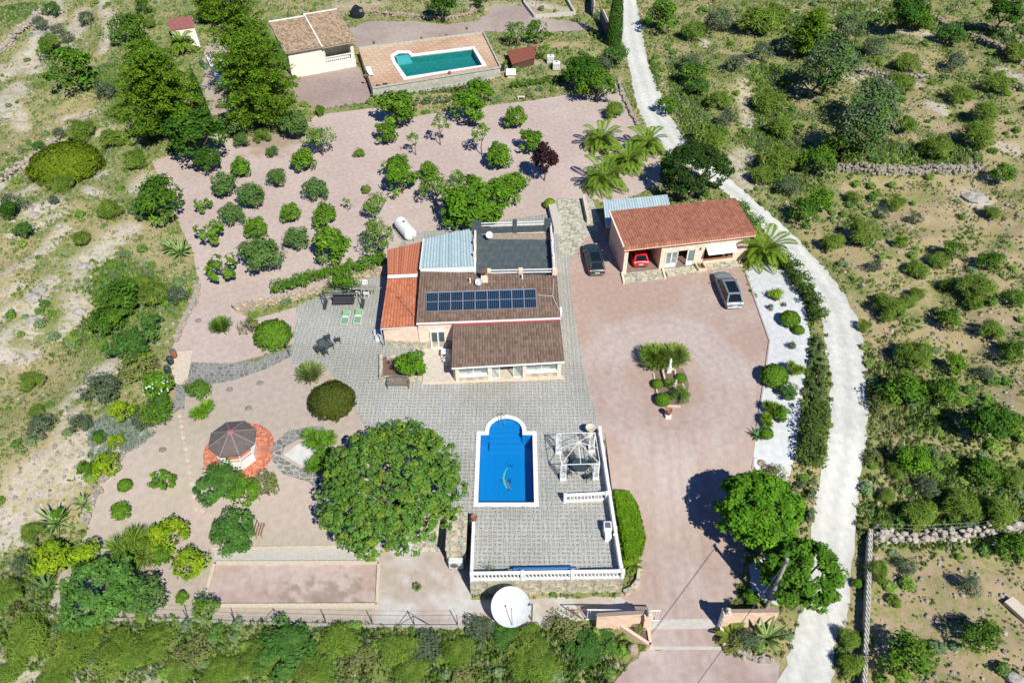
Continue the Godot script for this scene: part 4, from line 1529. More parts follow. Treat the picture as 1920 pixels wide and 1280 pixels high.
	for s in [[0.345, 0.42], [0.555, 0.635]]:
		casement(o, a.lerp(b, s[0]) + back * 0.3 - o.position + Vector3(0, 0.05, 0), a.lerp(b, s[1]) + back * 0.3 - o.position + Vector3(0, 0.05, 0), 0.08, 2.08, 1, white, clear, "door")
	for s in [[Vector3(-5.28, 1.1, -51.5), Vector3(-5.42, 1.1, -55.8)], [Vector3(4.48, 1.1, -52.3), Vector3(4.4, 1.1, -56.5)]]:
		partw(o, "porch_side_wall", MB.new().bar(s[0], s[1], 0.18, 2.2), cream)
	var pf := MB.new()
	pf.prism(p2([[-5.3, -51.2], [4.6, -52.0], [4.45, -56.55], [-5.4, -55.9]]), 0.06, 0.14)
	partw(o, "porch_floor", pf, mat("cream_tiles", rgb(0.58, 0.52, 0.43), 0.6, "plaster", 1.4))
	# the glazed double door on the cream terrace
	casement(o, Vector3(-7.75, 0.12, -55.84) - o.position, Vector3(-6.4, 0.12, -55.92) - o.position, 0.0, 2.1, 2, white, glass, "door", Vector3(0, 0, -0.02), 0.14)
	# the step round the front
	var kerb := MB.new()
	kerb.bar(Vector3(-8.3, 0.08, -51.05), Vector3(4.85, 0.08, -51.72), 0.18, 0.14)
	partw(o, "step_edge", kerb, peach)
	var st := MB.new()
	st.prism(p2([[-8.25, -51.14], [4.8, -51.8], [4.75, -52.1], [-5.3, -51.3], [-5.42, -55.78], [-8.6, -55.72]]), 0.04, 0.12)
	partw(o, "front_step", st, mats["cream_tiles"])
	# the roof terrace
	var tf := MB.new()
	tf.flat(p2([[-3.62, -62.6], [4.1, -62.5], [4.05, -70.3], [-3.85, -69.95]]), 3.41)
	partw(o, "roof_terrace_floor", tf, mat("bitumen", rgb(0.10, 0.13, 0.135), 0.8, "rough", 2.7))
	var bare := MB.new()
	bare.flat(p2([[-2.2, -69.1], [4.02, -69.0], [4.05, -70.25], [-2.3, -69.9]]), 3.414)
	partw(o, "bare_screed", bare, mat("screed", rgb(0.46, 0.37, 0.27), 0.9, "rough", 1.6))
	var pw := MB.new()
	pw.bar(Vector3(-3.95, 3.75, -70.1), Vector3(4.2, 3.75, -70.6), 0.22, 0.72)
	for x in [[-3.75, -70.1, 1.0], [0.3, -70.35, 0.45], [3.8, -70.55, 0.7]]:
		pw.box(Vector3(x[0], 4.2, x[1]), Vector3(x[2], 1.62, 0.34))
	partw(o, "rear_parapet", pw, mat("slate_paint", rgb(0.085, 0.11, 0.125), 0.75, "rough", 1.7))
	var sw := MB.new()
	sw.bar(Vector3(4.2, 3.8, -62.5), Vector3(4.15, 3.8, -70.5), 0.2, 0.85)
	partw(o, "side_parapet", sw, white)
	var sw2 := MB.new()
	sw2.bar(Vector3(-3.72, 3.68, -62.9), Vector3(-3.92, 3.68, -70.0), 0.2, 0.58)
	partw(o, "side_parapet", sw2, white)
	for x in [[4.2, -65.0], [4.18, -67.6], [-3.8, -65.2], [-3.86, -67.4]]:
		var pp := MB.new()
		pp.block(Vector3(x[0], 4.0, x[1]), Vector3(0.3, 1.2, 0.3), 0.02)
		partw(o, "parapet_pillar", pp, cream)
	for x in [[4.2, -62.3], [0.85, -62.2], [-2.3, -62.1]]:
		var pp := MB.new()
		pp.block(Vector3(x[0], 4.15, x[1]), Vector3(0.42, 1.3, 0.42), 0.02)
		partw(o, "parapet_pillar", pp, cream)
	for y in [4.35, 4.68]:
		var rr := MB.new()
		rr.bar(Vector3(-2.3, y, -62.1), Vector3(4.2, y, -62.3), 0.08, 0.1)
		partw(o, "railing", rr, white)
		var r2 := MB.new()
		r2.bar(Vector3(-3.3, y + 0.05, -70.12), Vector3(3.5, y + 0.05, -70.5), 0.07, 0.09)
		partw(o, "railing", r2, white)
		var r3 := MB.new()
		r3.bar(Vector3(4.2, y - 0.1, -62.4), Vector3(4.15, y - 0.1, -70.4), 0.06, 0.07)
		partw(o, "railing", r3, white)
	# chimney
	var ch := MB.new()
	var cp := Vector3(-2.72, 0, -61.0)
	var lower := [Vector3(-0.45, 3.9, -0.4), Vector3(0.45, 3.9, -0.4), Vector3(0.45, 3.9, 0.4), Vector3(-0.45, 3.9, 0.4)]
	var upper := [Vector3(-0.27, 5.1, -0.25), Vector3(0.27, 5.1, -0.25), Vector3(0.27, 5.1, 0.25), Vector3(-0.27, 5.1, 0.25)]
	for i in 4:
		ch.quad(cp + lower[(i + 1) % 4], cp + lower[i], cp + upper[i], cp + upper[(i + 1) % 4])
	var chp := partw(o, "chimney", ch, cream)
	var cap := MB.new()
	for e in [Vector3(-0.22, 0, -0.2), Vector3(0.22, 0, -0.2), Vector3(0.22, 0, 0.2), Vector3(-0.22, 0, 0.2)]:
		cap.box(cp + e + Vector3(0, 5.25, 0), Vector3(0.09, 0.34, 0.09))
	cap.box(cp + Vector3(0, 5.46, 0), Vector3(0.66, 0.1, 0.6))
	cap.box(cp + Vector3(0, 5.55, 0), Vector3(0.4, 0.1, 0.36))
	part(chp, "chimney_cap", cap.mesh(o.position), mat("chimney_brick", rgb(0.24, 0.14, 0.095), 0.85, "rough", 0.5))
	# pipes over the roof, a vent pipe
	var pip := MB.new()
	pip.cyl(Vector3(2.5, 4.15, -58.9), Vector3(3.9, 4.12, -58.8), 0.02, 0.02, 6)
	pip.cyl(Vector3(3.9, 4.12, -58.8), Vector3(4.1, 4.45, -61.0), 0.02, 0.02, 6)
	pip.cyl(Vector3(3.9, 4.12, -58.8), Vector3(4.45, 3.72, -57.2), 0.02, 0.02, 6)
	partw(o, "conduit", pip, white)
	for p in [Vector3(-4.1, 4.1, -60.7), Vector3(1.0, 4.2, -61.1)]:
		partw(o, "vent_pipe", MB.new().cyl(p, p + Vector3(0, 0.7, 0), 0.08, 0.08, 8), white)
	var bx := MB.new()
	bx.block(Vector3(4.62, 3.2, -57.6), Vector3(0.35, 0.55, 0.8), 0.04)
	partw(o, "meter_cabinet", bx, white)
	var dp := MB.new()
	dp.cyl(Vector3(-12.42, 0.05, -56.0), Vector3(-12.48, 2.4, -56.0), 0.06, 0.06, 8)
	partw(o, "drainpipe", dp, mat("blue_grey_plastic", rgb(0.30, 0.36, 0.48), 0.5))
	# aerial on the orange roof
	var ae := thing("roof_aerial", Vector3(-9.35, 2.9, -57.2), "thin rusty television aerial lying across the orange roof", "aerial")
	var m1 := MB.new()
	m1.cyl(Vector3(0, 0, 0), Vector3(-1.5, 1.2, -2.0), 0.03, 0.025, 6)
	part(ae, "mast", m1, mat("rust", rgb(0.22, 0.09, 0.06), 0.8))
	for s in [[0.55, 0.35], [0.95, 0.5]]:
		var cr := MB.new()
		var c := Vector3(-1.5, 1.2, -2.0) * float(s[0])
		cr.cyl(c + Vector3(-s[1], 0, 0), c + Vector3(s[1], 0, 0), 0.02, 0.02, 5)
		part(ae, "crossbar", cr, mats["rust"])
	# solar panels: nine side by side on the slope
	var frame := mat("panel_frame", rgb(0.52, 0.53, 0.52), 0.35, "", 1.0, 0.0, 0.7)
	var cellm := mat("solar_cell", rgb(0.006, 0.02, 0.045), 0.18)
	var tl := Vector3(-8.29, 4.13, -59.35)
	var tr := Vector3(2.30, 4.2, -59.85)
	var bl := Vector3(-8.17, 3.73, -57.0)
	var br := Vector3(2.36, 3.73, -57.55)
	for i in 9:
		var c := [bl.lerp(br, (i + 0.015) / 9.0), bl.lerp(br, (i + 0.985) / 9.0), tl.lerp(tr, (i + 0.985) / 9.0), tl.lerp(tr, (i + 0.015) / 9.0)]
		var po := thing("solar_panel", c[0], "dark blue solar panel in the row on the brown roof", "solar panel", "solar panels on the villa roof")
		var n: Vector3 = (c[1] - c[0]).cross(c[3] - c[0]).normalized()
		var fm := MB.new()
		for e in 4:
			fm.bar(c[e], c[(e + 1) % 4], 0.065, 0.06)
		partw(po, "frame", fm, frame)
		for v in 2:
			for u in 6:
				var cm := MB.new()
				var f := func(x: float, y: float) -> Vector3: return c[0].lerp(c[1], x).lerp(c[3].lerp(c[2], x), y) + n * 0.012
				var x0 := 0.025 + u * 0.159
				var y0 := 0.02 + v * 0.485
				cm.quad(f.call(x0, y0), f.call(x0 + 0.143, y0), f.call(x0 + 0.143, y0 + 0.455), f.call(x0, y0 + 0.455))
				partw(po, "cell", cm, cellm)
		var bk := MB.new()
		bk.quad(c[0], c[1], c[2], c[3])
		partw(po, "backing_sheet", bk, mat("cell_backing", rgb(0.2, 0.25, 0.29), 0.4))
	dish(Vector3(-2.4, 3.41, -68.9), 0.38, Vector3(0.15, 0.55, 0.85), "small white satellite dish on the roof terrace against the dark parapet")
	dish(Vector3(-3.2, 3.95, -60.3), 0.36, Vector3(-0.3, 0.6, 0.7), "small white satellite dish beside the chimney on the brown roof")

func dish(at: Vector3, r: float, face: Vector3, label: String, mast := 0.6) -> void:
	var white := mat("dish_white", rgb(0.60, 0.625, 0.62), 0.6, "plaster", 1.1)
	var o := thing("satellite_dish", at, label, "satellite dish")
	face = face.normalized()
	var c := Vector3(0, mast + r * 0.3, 0)
	var st := MB.new()
	st.cyl(Vector3(0, -0.02, 0), c - face * 0.1, 0.035 + r * 0.02, 0.035 + r * 0.02, 8)
	part(o, "mast", st, mat("galvanised", rgb(0.42, 0.43, 0.43), 0.4, "rough", 0.7, 0.0, 0.6))
	var x := face.cross(Vector3.UP).normalized()
	var y := x.cross(face)
	var bowl := MB.new()
	var rings := 6
	var k := 28
	for s in [1.0, -1.0]:
		for j in rings:
			for i in k:
				var pts := []
				for e in [[j, i], [j + 1, i], [j + 1, i + 1], [j, i + 1]]:
					var rr := r * float(e[0]) / rings
					var t: float = TAU * e[1] / k
					pts.push_back(c + (x * cos(t) + y * sin(t)) * rr + face * (0.32 * rr * rr / r) - face * (0.03 if s < 0 else 0.0))
				if s > 0:
					bowl.quad(pts[0], pts[1], pts[2], pts[3])
				else:
					bowl.quad(pts[3], pts[2], pts[1], pts[0])
	part(o, "reflector", bowl, white)
	var arm := MB.new()
	arm.cyl(c - y * r * 0.9 + face * 0.28 * r, c + face * r * 0.95 - y * r * 0.1, 0.012 + r * 0.01, 0.012 + r * 0.01, 6)
	part(o, "feed_arm", arm, mats["galvanised"])
	var lnb := MB.new()
	lnb.cyl(c + face * r * 1.02 - y * r * 0.1, c + face * r * 0.85 - y * r * 0.09, 0.03 + r * 0.02, 0.03 + r * 0.02, 8)
	part(o, "receiver", lnb, mat("dark_plastic", rgb(0.06, 0.06, 0.065), 0.5))

# ---------------------------------------------------------------- garage and summer kitchen
func make_garage() -> void:
	var peach: Material = mats["peach_render"]
	var cream: Material = mats["cream_render"]
	var white: Material = mats["white_paint"]
	var tile: Material = mats["roof_clay"]
	var o := thing("garage", Vector3(11.85, 0.03, -67.45), "long peach garage with a terracotta roof, open car bay and glazed doors", "garage", "", deg_to_rad(10.6))
	var wl := MB.new()
	wl.box(Vector3(0.15, 1.85, -2.65), Vector3(0.3, 3.7, 5.3))
	wl.box(Vector3(7.0, 2.0, -5.2), Vector3(13.4, 4.0, 0.25))
	wl.box(Vector3(13.85, 1.85, -2.65), Vector3(0.3, 3.7, 5.3))
	wl.box(Vector3(4.3, 1.85, -2.6), Vector3(0.3, 3.7, 4.9))
	wl.box(Vector3(8.5, 1.85, -2.6), Vector3(0.2, 3.7, 4.9))
	partw_local(o, "wall", wl, peach)
	var fw := MB.new()
	fw.box(Vector3(2.2, 3.4, -0.15), Vector3(3.8, 0.6, 0.24))
	fw.box(Vector3(4.35, 1.83, -0.15), Vector3(0.5, 3.65, 0.34))
	fw.box(Vector3(6.4, 2.95, -0.15), Vector3(3.6, 1.5, 0.24))
	fw.box(Vector3(8.5, 1.83, -0.15), Vector3(1.1, 3.66, 0.28))
	fw.box(Vector3(10.75, 3.05, -0.15), Vector3(3.4, 1.3, 0.24))
	fw.box(Vector3(10.75, 0.28, -0.15), Vector3(3.4, 0.55, 0.24))
	fw.box(Vector3(13.1, 1.83, -0.15), Vector3(1.3, 3.66, 0.28))
	fw.box(Vector3(0.2, 1.82, -0.1), Vector3(0.42, 3.64, 0.36))
	part(o, "front_wall", fw, cream)
	fill_clean(p2([[11.0, -65.5], [26.3, -68.4], [25.6, -79.5], [10.0, -79.5]]))
	var flo := MB.new()
	flo.box(Vector3(7.0, 0.04, -2.6), Vector3(13.5, 0.08, 5.1))
	part(o, "floor", flo, mat("garage_floor", rgb(0.36, 0.24, 0.19), 0.8, "rough", 1.6))
	var clay := [rgb(0.48, 0.18, 0.105), rgb(0.52, 0.205, 0.125), rgb(0.43, 0.16, 0.095), rgb(0.53, 0.23, 0.145)]
	var rp := part(o, "roof", deck(Vector3(-0.25, 3.84, 0.25), Vector3(14.3, 3.84, 0.25), Vector3(14.25, 4.35, -5.55), Vector3(-0.2, 4.35, -5.55), 0.12), peach)
	var rt := part(rp, "roof_tiles", tiled(Vector3(-0.25, 3.84, 0.25), Vector3(14.3, 3.84, 0.25), Vector3(14.25, 4.35, -5.55), Vector3(-0.2, 4.35, -5.55), 0.27, 0.38, 0.075, clay), tile)
	rt.set_meta("kind", "stuff")
	var ep := part(o, "eave_skirt", deck(Vector3(-0.28, 3.52, 0.5), Vector3(14.33, 3.52, 0.5), Vector3(14.3, 3.84, 0.24), Vector3(-0.25, 3.84, 0.24), 0.08), peach)
	var et := part(ep, "roof_tiles", tiled(Vector3(-0.28, 3.52, 0.5), Vector3(14.33, 3.52, 0.5), Vector3(14.3, 3.86, 0.24), Vector3(-0.25, 3.86, 0.24), 0.27, 0.27, 0.075, clay), tile)
	et.set_meta("kind", "stuff")
	var verge := MB.new()
	verge.bar(Vector3(-0.3, 3.86, 0.32), Vector3(-0.26, 4.4, -5.55), 0.16, 0.16)
	part(o, "verge", verge, cream)
	# glazed doors, one leaf open
	var gl: Material = mats["window_glass"]
	casement(o, Vector3(4.75, 0.1, -0.12), Vector3(6.0, 0.1, -0.12), 0.0, 2.05, 2, white, mats["clear_glass"], "door", Vector3.ZERO, 0.12)
	casement(o, Vector3(7.2, 0.1, -0.12), Vector3(8.0, 0.1, -0.12), 0.0, 2.05, 1, white, mats["clear_glass"], "door", Vector3.ZERO, 0.12)
	casement(o, Vector3(6.02, 0.1, -0.12), Vector3(6.35, 0.1, -0.78), 0.0, 2.05, 1, white, mats["clear_glass"], "door", Vector3.ZERO, 0.12)
	var kick := MB.new()
	kick.box(Vector3(5.4, 0.35, -0.11), Vector3(1.2, 0.5, 0.05))
	kick.box(Vector3(7.6, 0.35, -0.11), Vector3(0.78, 0.5, 0.05))
	part(o, "door_panel", kick, white)
	# the wide opening with its white flap held open
	var sh := MB.new()
	sh.box(Vector3(10.75, 2.18, 0.42), Vector3(3.3, 0.06, 1.25), Basis(Vector3.RIGHT, deg_to_rad(22)))
	part(o, "flap_shutter", sh, white)
	for x in [9.3, 12.2]:
		var stay := MB.new()
		stay.cyl(Vector3(x, 1.4, -0.05), Vector3(x, 2.0, 0.85), 0.02, 0.02, 5)
		part(o, "stay", stay, white)
	var sill := MB.new()
	sill.box(Vector3(10.75, 0.58, -0.12), Vector3(3.45, 0.07, 0.4))
	part(o, "counter", sill, mat("terracotta_tile", rgb(0.5, 0.22, 0.13), 0.7, "rough", 0.8))
	# ramps of slab stone before the bays, and a small planter
	var ap := MB.new()
	ap.box(Vector3(2.2, 0.03, 0.85), Vector3(4.6, 0.1, 1.7))
	ap.box(Vector3(6.6, 0.05, 0.75), Vector3(3.9, 0.12, 1.3))
	ap.box(Vector3(11.3, 0.05, 0.6), Vector3(4.4, 0.12, 1.1))
	part(o, "slab_apron", ap, mats["slab_stone"])
	for x in [-0.05, 4.5]:
		var bf := MB.new()
		bf.bar(Vector3(x, 0.18, 0.05), Vector3(x - 0.25, 0.08, 1.75), 0.2, 0.25)
		part(o, "ramp_kerb", bf, cream)
	var pb := MB.new()
	pb.box(Vector3(8.2, 0.22, 0.62), Vector3(0.12, 0.4, 1.1))
	pb.box(Vector3(9.05, 0.22, 0.62), Vector3(0.12, 0.4, 1.1))
	pb.box(Vector3(8.62, 0.22, 1.2), Vector3(0.97, 0.4, 0.12))
	part(o, "planter_wall", pb, peach)
	var lampm := MB.new()
	lampm.box(Vector3(8.5, 2.2, 0.04), Vector3(0.16, 0.24, 0.12))
	part(o, "wall_lamp", lampm, mats["dark_plastic"])
	# lean-to behind
	var s := thing("lean_to_shed", Vector3(14.5, 0.0, -77.0), "lean-to shed with a pale blue metal roof behind the garage", "shed")
	var a := Vector3(10.45, 2.2, -73.2)
	var b := Vector3(18.2, 2.2, -74.7)
	var c := Vector3(18.05, 2.5, -79.15)
	var d := Vector3(10.5, 2.5, -77.85)
	roof_part(s, a, b, c, d, 0.3, 99.0, 0.07, [rgb(1, 1, 1), rgb(0.92, 0.94, 0.95)], mats["zinc_sheet"], white, "metal_roof", "corrugation")
	for e in [a, b, c, d]:
		var m := MB.new()
		var i: Vector3 = e.lerp((a + c) * 0.5, 0.04)
		m.bar(Vector3(i.x, 0, i.z), Vector3(i.x, e.y - 0.12, i.z), 0.12, 0.12)
		partw(s, "post", m, mats["galvanised"])
	var bw := MB.new()
	bw.bar(Vector3(10.8, 1.1, -77.6), Vector3(17.8, 1.1, -78.9), 0.15, 2.2)
	partw(s, "back_wall", bw, peach)

func partw_local(o: Node3D, called: String, mb: MB, m: Material) -> MeshInstance3D:
	return part(o, called, mb, m)

# ---------------------------------------------------------------- the pool
func make_pool() -> void:
	var coping := mat("pool_coping", rgb(0.80, 0.79, 0.75), 0.7, "plaster", 1.5)
	var tile := mat("pool_mosaic", rgb(0.0, 0.22, 0.58), 0.35, "mosaic", 0.8)
	var o := thing("swimming_pool", Vector3(-0.5, 0.0, -41.5), "blue swimming pool with white coping and a dolphin mosaic", "swimming pool")
	var inner := pool_outline(0.0)
	var outer := pool_outline(0.36)
	var cm := MB.new()
	var k := inner.size()
	for i in k:
		var j := (i + 1) % k
		var a := inner[i]
		var b := inner[j]
		var c := outer[j]
		var d := outer[i]
		cm.quad(Vector3(a.x, 0.11, a.y), Vector3(b.x, 0.11, b.y), Vector3(c.x, 0.11, c.y), Vector3(d.x, 0.11, d.y))
		cm.quad(Vector3(c.x, 0.02, c.y), Vector3(d.x, 0.02, d.y), Vector3(d.x, 0.11, d.y), Vector3(c.x, 0.11, c.y))
		cm.quad(Vector3(a.x, 0.0, a.y), Vector3(b.x, 0.0, b.y), Vector3(b.x, 0.11, b.y), Vector3(a.x, 0.11, a.y))
	partw(o, "coping", cm, coping)
	var bs := MB.new()
	for i in k:
		var a := inner[i]
		var b := inner[(i + 1) % k]
		bs.quad(Vector3(a.x, -1.45, a.y), Vector3(b.x, -1.45, b.y), Vector3(b.x, 0.02, b.y), Vector3(a.x, 0.02, a.y))
	bs.flat(inner, -1.45)
	partw(o, "basin", bs, tile)
	for i in 5:
		var sm := MB.new()
		var z := -46.1 + i * 0.42
		var y := -0.2 - i * 0.24
		sm.box(Vector3(-0.55, (y - 1.45) * 0.5, z - 0.5), Vector3(2.86, y + 1.45, 1.3))
		partw(o, "step", sm, tile)
	# the mosaic: a leaping dolphin in turquoise and navy set in the floor
	var dolphin := func(pts: Array) -> PackedVector2Array:
		var r := PackedVector2Array()
		for e in pts:
			var w := q(880.0 + e[0] / 6.74, 770.0 + e[1] / 6.74, -1.44)
			r.push_back(Vector2(w.x, w.z))
		return r
	var navy := MB.new()
	navy.flat(dolphin.call([[500, 700], [450, 655], [470, 662], [505, 685], [545, 690], [580, 686], [540, 706], [512, 708]]), -1.443)
	navy.flat(dolphin.call([[500, 705], [470, 770], [462, 850], [480, 920], [520, 985], [540, 1025], [505, 1005], [470, 990], [430, 930], [412, 880], [418, 810], [450, 745]]), -1.444)
	navy.flat(dolphin.call([[415, 890], [360, 862], [380, 865], [420, 868]]), -1.443)
	navy.flat(dolphin.call([[470, 870], [540, 850], [520, 880], [545, 925], [510, 905], [480, 900]]), -1.443)
	var dm := partw(o, "dolphin_mosaic", navy, mat("mosaic_navy", rgb(0.012, 0.085, 0.22), 0.35, "mosaic", 0.8))
	var back := MB.new()
	back.flat(dolphin.call([[500, 705], [462, 770], [448, 850], [462, 920], [488, 985], [468, 985], [432, 920], [418, 860], [428, 800], [455, 745]]), -1.438)
	part(dm, "mosaic_back", back.mesh(o.position), mat("mosaic_turquoise", rgb(0.08, 0.55, 0.50), 0.35, "mosaic", 0.8))
	var belly := MB.new()
	belly.flat(dolphin.call([[462, 850], [480, 900], [510, 960], [535, 1015], [500, 980], [470, 920]]), -1.438)
	part(dm, "mosaic_belly", belly.mesh(o.position), mat("mosaic_grey", rgb(0.22, 0.24, 0.22), 0.4, "mosaic", 0.8))
	var water := StandardMaterial3D.new()
	water.resource_name = "pool_water"
	water.albedo_color = Color(0.3, 0.7, 0.9, 0.02)
	water.transparency = BaseMaterial3D.TRANSPARENCY_ALPHA
	water.roughness = 0.03
	water.metallic_specular = 0.3
	water.normal_enabled = true
	water.normal_texture = tex["ripple"]
	water.normal_scale = 0.12
	water.uv1_triplanar = true
	water.uv1_world_triplanar = true
	water.uv1_scale = Vector3.ONE * 0.45
	mats["pool_water"] = water
	var ws := MB.new()
	ws.flat(inner, -0.06)
	partw(o, "water", ws, water)
	for p in [[925, 953], [980, 950]]:
		var w := q(p[0], p[1], 0.11)
		var lid := MB.new()
		lid.cyl(w, w + Vector3(0, 0.012, 0), 0.06, 0.06, 10)
		partw(o, "skimmer_lid", lid, mats["galvanised"])
	# ladder rails
	var la := thing("pool_ladder", q(942, 782, 0.11), "curved steel handrails at the rounded pool steps", "pool ladder")
	for s in [-0.16, 0.16]:
		var r := MB.new()
		var prev := Vector3(s, 0.0, -0.15)
		for i in 9:
			var t := PI * i / 8.0
			var e := Vector3(s, sin(t) * 0.75 - (0.25 * i / 8.0), -0.15 + (1.0 - cos(t)) * 0.42)
			if i > 0:
				r.cyl(prev, e, 0.025, 0.025, 6)
			prev = e
		part(la, "rail", r, mat("steel", rgb(0.6, 0.62, 0.63), 0.2, "", 1.0, 0.0, 0.9))
	var fl := MB.new()
	fl.lathe(Vector3.ZERO, [Vector2(0.02, -0.04), Vector2(0.1, -0.02), Vector2(0.11, 0.02), Vector2(0.08, 0.05), Vector2(0.01, 0.06)], 12)
	single("chlorine_float", fl, mat("float_white", rgb(0.75, 0.85, 0.85), 0.4), q(982, 938, -0.03), "small round white float in the corner of the blue pool", "pool float")

# ---------------------------------------------------------------- cars
func make_car(rear: Vector3, front: Vector3, wid: float, hei: float, paint: Color, label: String, sunroof: bool, called := "parked_car") -> void:
	var f := front - rear
	f.y = 0
	var l := f.length()
	f /= l
	var mid := (rear + front) * 0.5
	var o := thing(called, Vector3(mid.x, hgt(mid.x, mid.z) + 0.03, mid.z), label, "car", "", atan2(-f.x, -f.z))
	var body := mat("paint" + label, paint, 0.42)
	body.clearcoat_enabled = true
	body.clearcoat = 0.35
	body.clearcoat_roughness = 0.2
	var glass := mat("car_glass", rgb(0.008, 0.012, 0.014), 0.05)
	var hw := wid * 0.5
	# stations from the tail (z = +l/2) to the nose: share of length, half width, shoulder height, floor height
	var stn := [[0.0, 0.66, 0.56, 0.46], [0.006, 0.8, 0.68, 0.36], [0.02, 0.9, 0.82, 0.28], [0.045, 0.96, 0.92, 0.24], [0.09, 0.99, 0.95, 0.21], [0.16, 1.0, 0.955, 0.2], [0.3, 1.0, 0.95, 0.2], [0.5, 1.0, 0.94, 0.2], [0.7, 1.0, 0.92, 0.2], [0.8, 0.985, 0.9, 0.2], [0.88, 0.95, 0.85, 0.22], [0.94, 0.87, 0.77, 0.25], [0.975, 0.76, 0.68, 0.3], [0.992, 0.62, 0.59, 0.34], [1.0, 0.46, 0.5, 0.4]]
	var rows := []
	for s in stn:
		var z: float = l * (0.5 - s[0])
		var w: float = hw * s[1]
		var sh: float = s[2]
		var fl: float = s[3]
		var half := [Vector2(w * 0.86, fl), Vector2(w * 0.97, fl + 0.1), Vector2(w, fl + (sh - fl) * 0.45), Vector2(w * 0.985, sh - 0.12), Vector2(w * 0.94, sh - 0.04), Vector2(w * 0.8, sh), Vector2(w * 0.4, sh + 0.025)]
		var row := []
		for i in half.size():
			row.push_back(Vector3(half[i].x, half[i].y, z))
		for i in range(half.size() - 1, -1, -1):
			row.push_back(Vector3(-half[i].x, half[i].y, z))
		rows.push_back(row)
	var bm := MB.new()
	var nn: int = rows[0].size()
	var base := bm.v.size()
	for j in rows.size():
		for i in nn:
			var dz: Vector3 = rows[mini(j + 1, rows.size() - 1)][i] - rows[maxi(j - 1, 0)][i]
			var dx: Vector3 = rows[j][mini(i + 1, nn - 1)] - rows[j][maxi(i - 1, 0)]
			bm.vert(rows[j][i], dx.cross(dz).normalized() * -1.0)
	for j in rows.size() - 1:
		for i in nn - 1:
			var k := base + j * nn + i
			bm.ix.append_array(PackedInt32Array([k, k + 1, k + nn, k + 1, k + nn + 1, k + nn]))
	for e in [0, rows.size() - 1]:
		for i in range(0, nn / 2 - 1):
			var a: Vector3 = rows[e][i]
			var b: Vector3 = rows[e][i + 1]
			var c: Vector3 = rows[e][nn - 2 - i]
			var d: Vector3 = rows[e][nn - 1 - i]
			if e == 0:
				bm.quad(d, a, b, c)
			else:
				bm.quad(a, d, c, b)
	# roof panel and pillars
	var pt := func(s: float, w: float, y: float) -> Vector3: return Vector3(hw * w, y, l * (0.5 - s))
	var top := [[0.13, 0.64, hei - 0.09], [0.18, 0.69, hei - 0.025], [0.3, 0.72, hei], [0.46, 0.72, hei - 0.015], [0.555, 0.69, hei - 0.07]]
	for i in top.size() - 1:
		var a: Vector3 = pt.call(top[i][0], top[i][1], top[i][2])
		var b: Vector3 = pt.call(top[i + 1][0], top[i + 1][1], top[i + 1][2])
		var am := Vector3(0, a.y + 0.03, a.z)
		var bb := Vector3(0, b.y + 0.03, b.z)
		bm.quad(am, a, b, bb)
		bm.quad(a * Vector3(-1, 1, 1), am, bb, b * Vector3(-1, 1, 1))
		for s in [-1.0, 1.0]:
			bm.bar(a * Vector3(s, 1, 1), b * Vector3(s, 1, 1), 0.07, 0.06)
	var rb: Vector3 = pt.call(0.05, 0.82, 0.95)
	var wb: Vector3 = pt.call(0.745, 0.86, 0.9)
	var rt: Vector3 = pt.call(0.13, 0.64, hei - 0.09)
	var wt: Vector3 = pt.call(0.555, 0.69, hei - 0.07)
	var b1: Vector3 = pt.call(0.4, 0.93, 0.93)
	var b2: Vector3 = pt.call(0.38, 0.72, hei - 0.02)
	for s in [-1.0, 1.0]:
		var k := Vector3(s, 1, 1)
		bm.bar(rb * k, rt * k, 0.16, 0.07)
		bm.bar(wb * k, wt * k, 0.07, 0.06)
		bm.bar(b1 * k, b2 * k, 0.06, 0.05)
	part(o, "body", bm, body)
	var rg := MB.new()
	rg.quad(rb * Vector3(-1, 1, 1), rb, rt, rt * Vector3(-1, 1, 1))
	part(o, "rear_window", rg, glass)
	var wg := MB.new()
	wg.quad(wb, wb * Vector3(-1, 1, 1), wt * Vector3(-1, 1, 1), wt)
	part(o, "windscreen", wg, glass)
	for s in [-1.0, 1.0]:
		var k := Vector3(s, 1, 1)
		var sg := MB.new()
		var ro: Vector3 = pt.call(0.12, 0.94, 0.93)
		var wo: Vector3 = pt.call(0.7, 0.94, 0.91)
		sg.quad(ro * k, wo * k, wt * k, rt * k)
		sg.tri(ro * k, rt * k, rb * k)
		sg.tri(wo * k, wb * k, wt * k)
		part(o, "side_window", sg, glass)
		var tl := MB.new()
		tl.block(pt.call(0.03, 0.0, 0.8) + Vector3(s * hw * 0.76, 0, 0.02), Vector3(0.3, 0.15, 0.16), 0.04)
		part(o, "tail_light", tl, mat("tail_red", rgb(0.4, 0.015, 0.012), 0.2))
		var hl := MB.new()
		hl.block(pt.call(0.965, 0.0, 0.64) + Vector3(s * hw * 0.62, 0, 0.02), Vector3(0.36, 0.14, 0.22), 0.03)
		part(o, "headlight", hl, mat("lamp_glass", rgb(0.6, 0.62, 0.64), 0.1))
		var mr := MB.new()
		mr.block(pt.call(0.66, 0.0, 1.0) + Vector3(s * (hw + 0.1), 0, 0), Vector3(0.2, 0.13, 0.1), 0.03)
		part(o, "door_mirror", mr, mats["dark_plastic"])
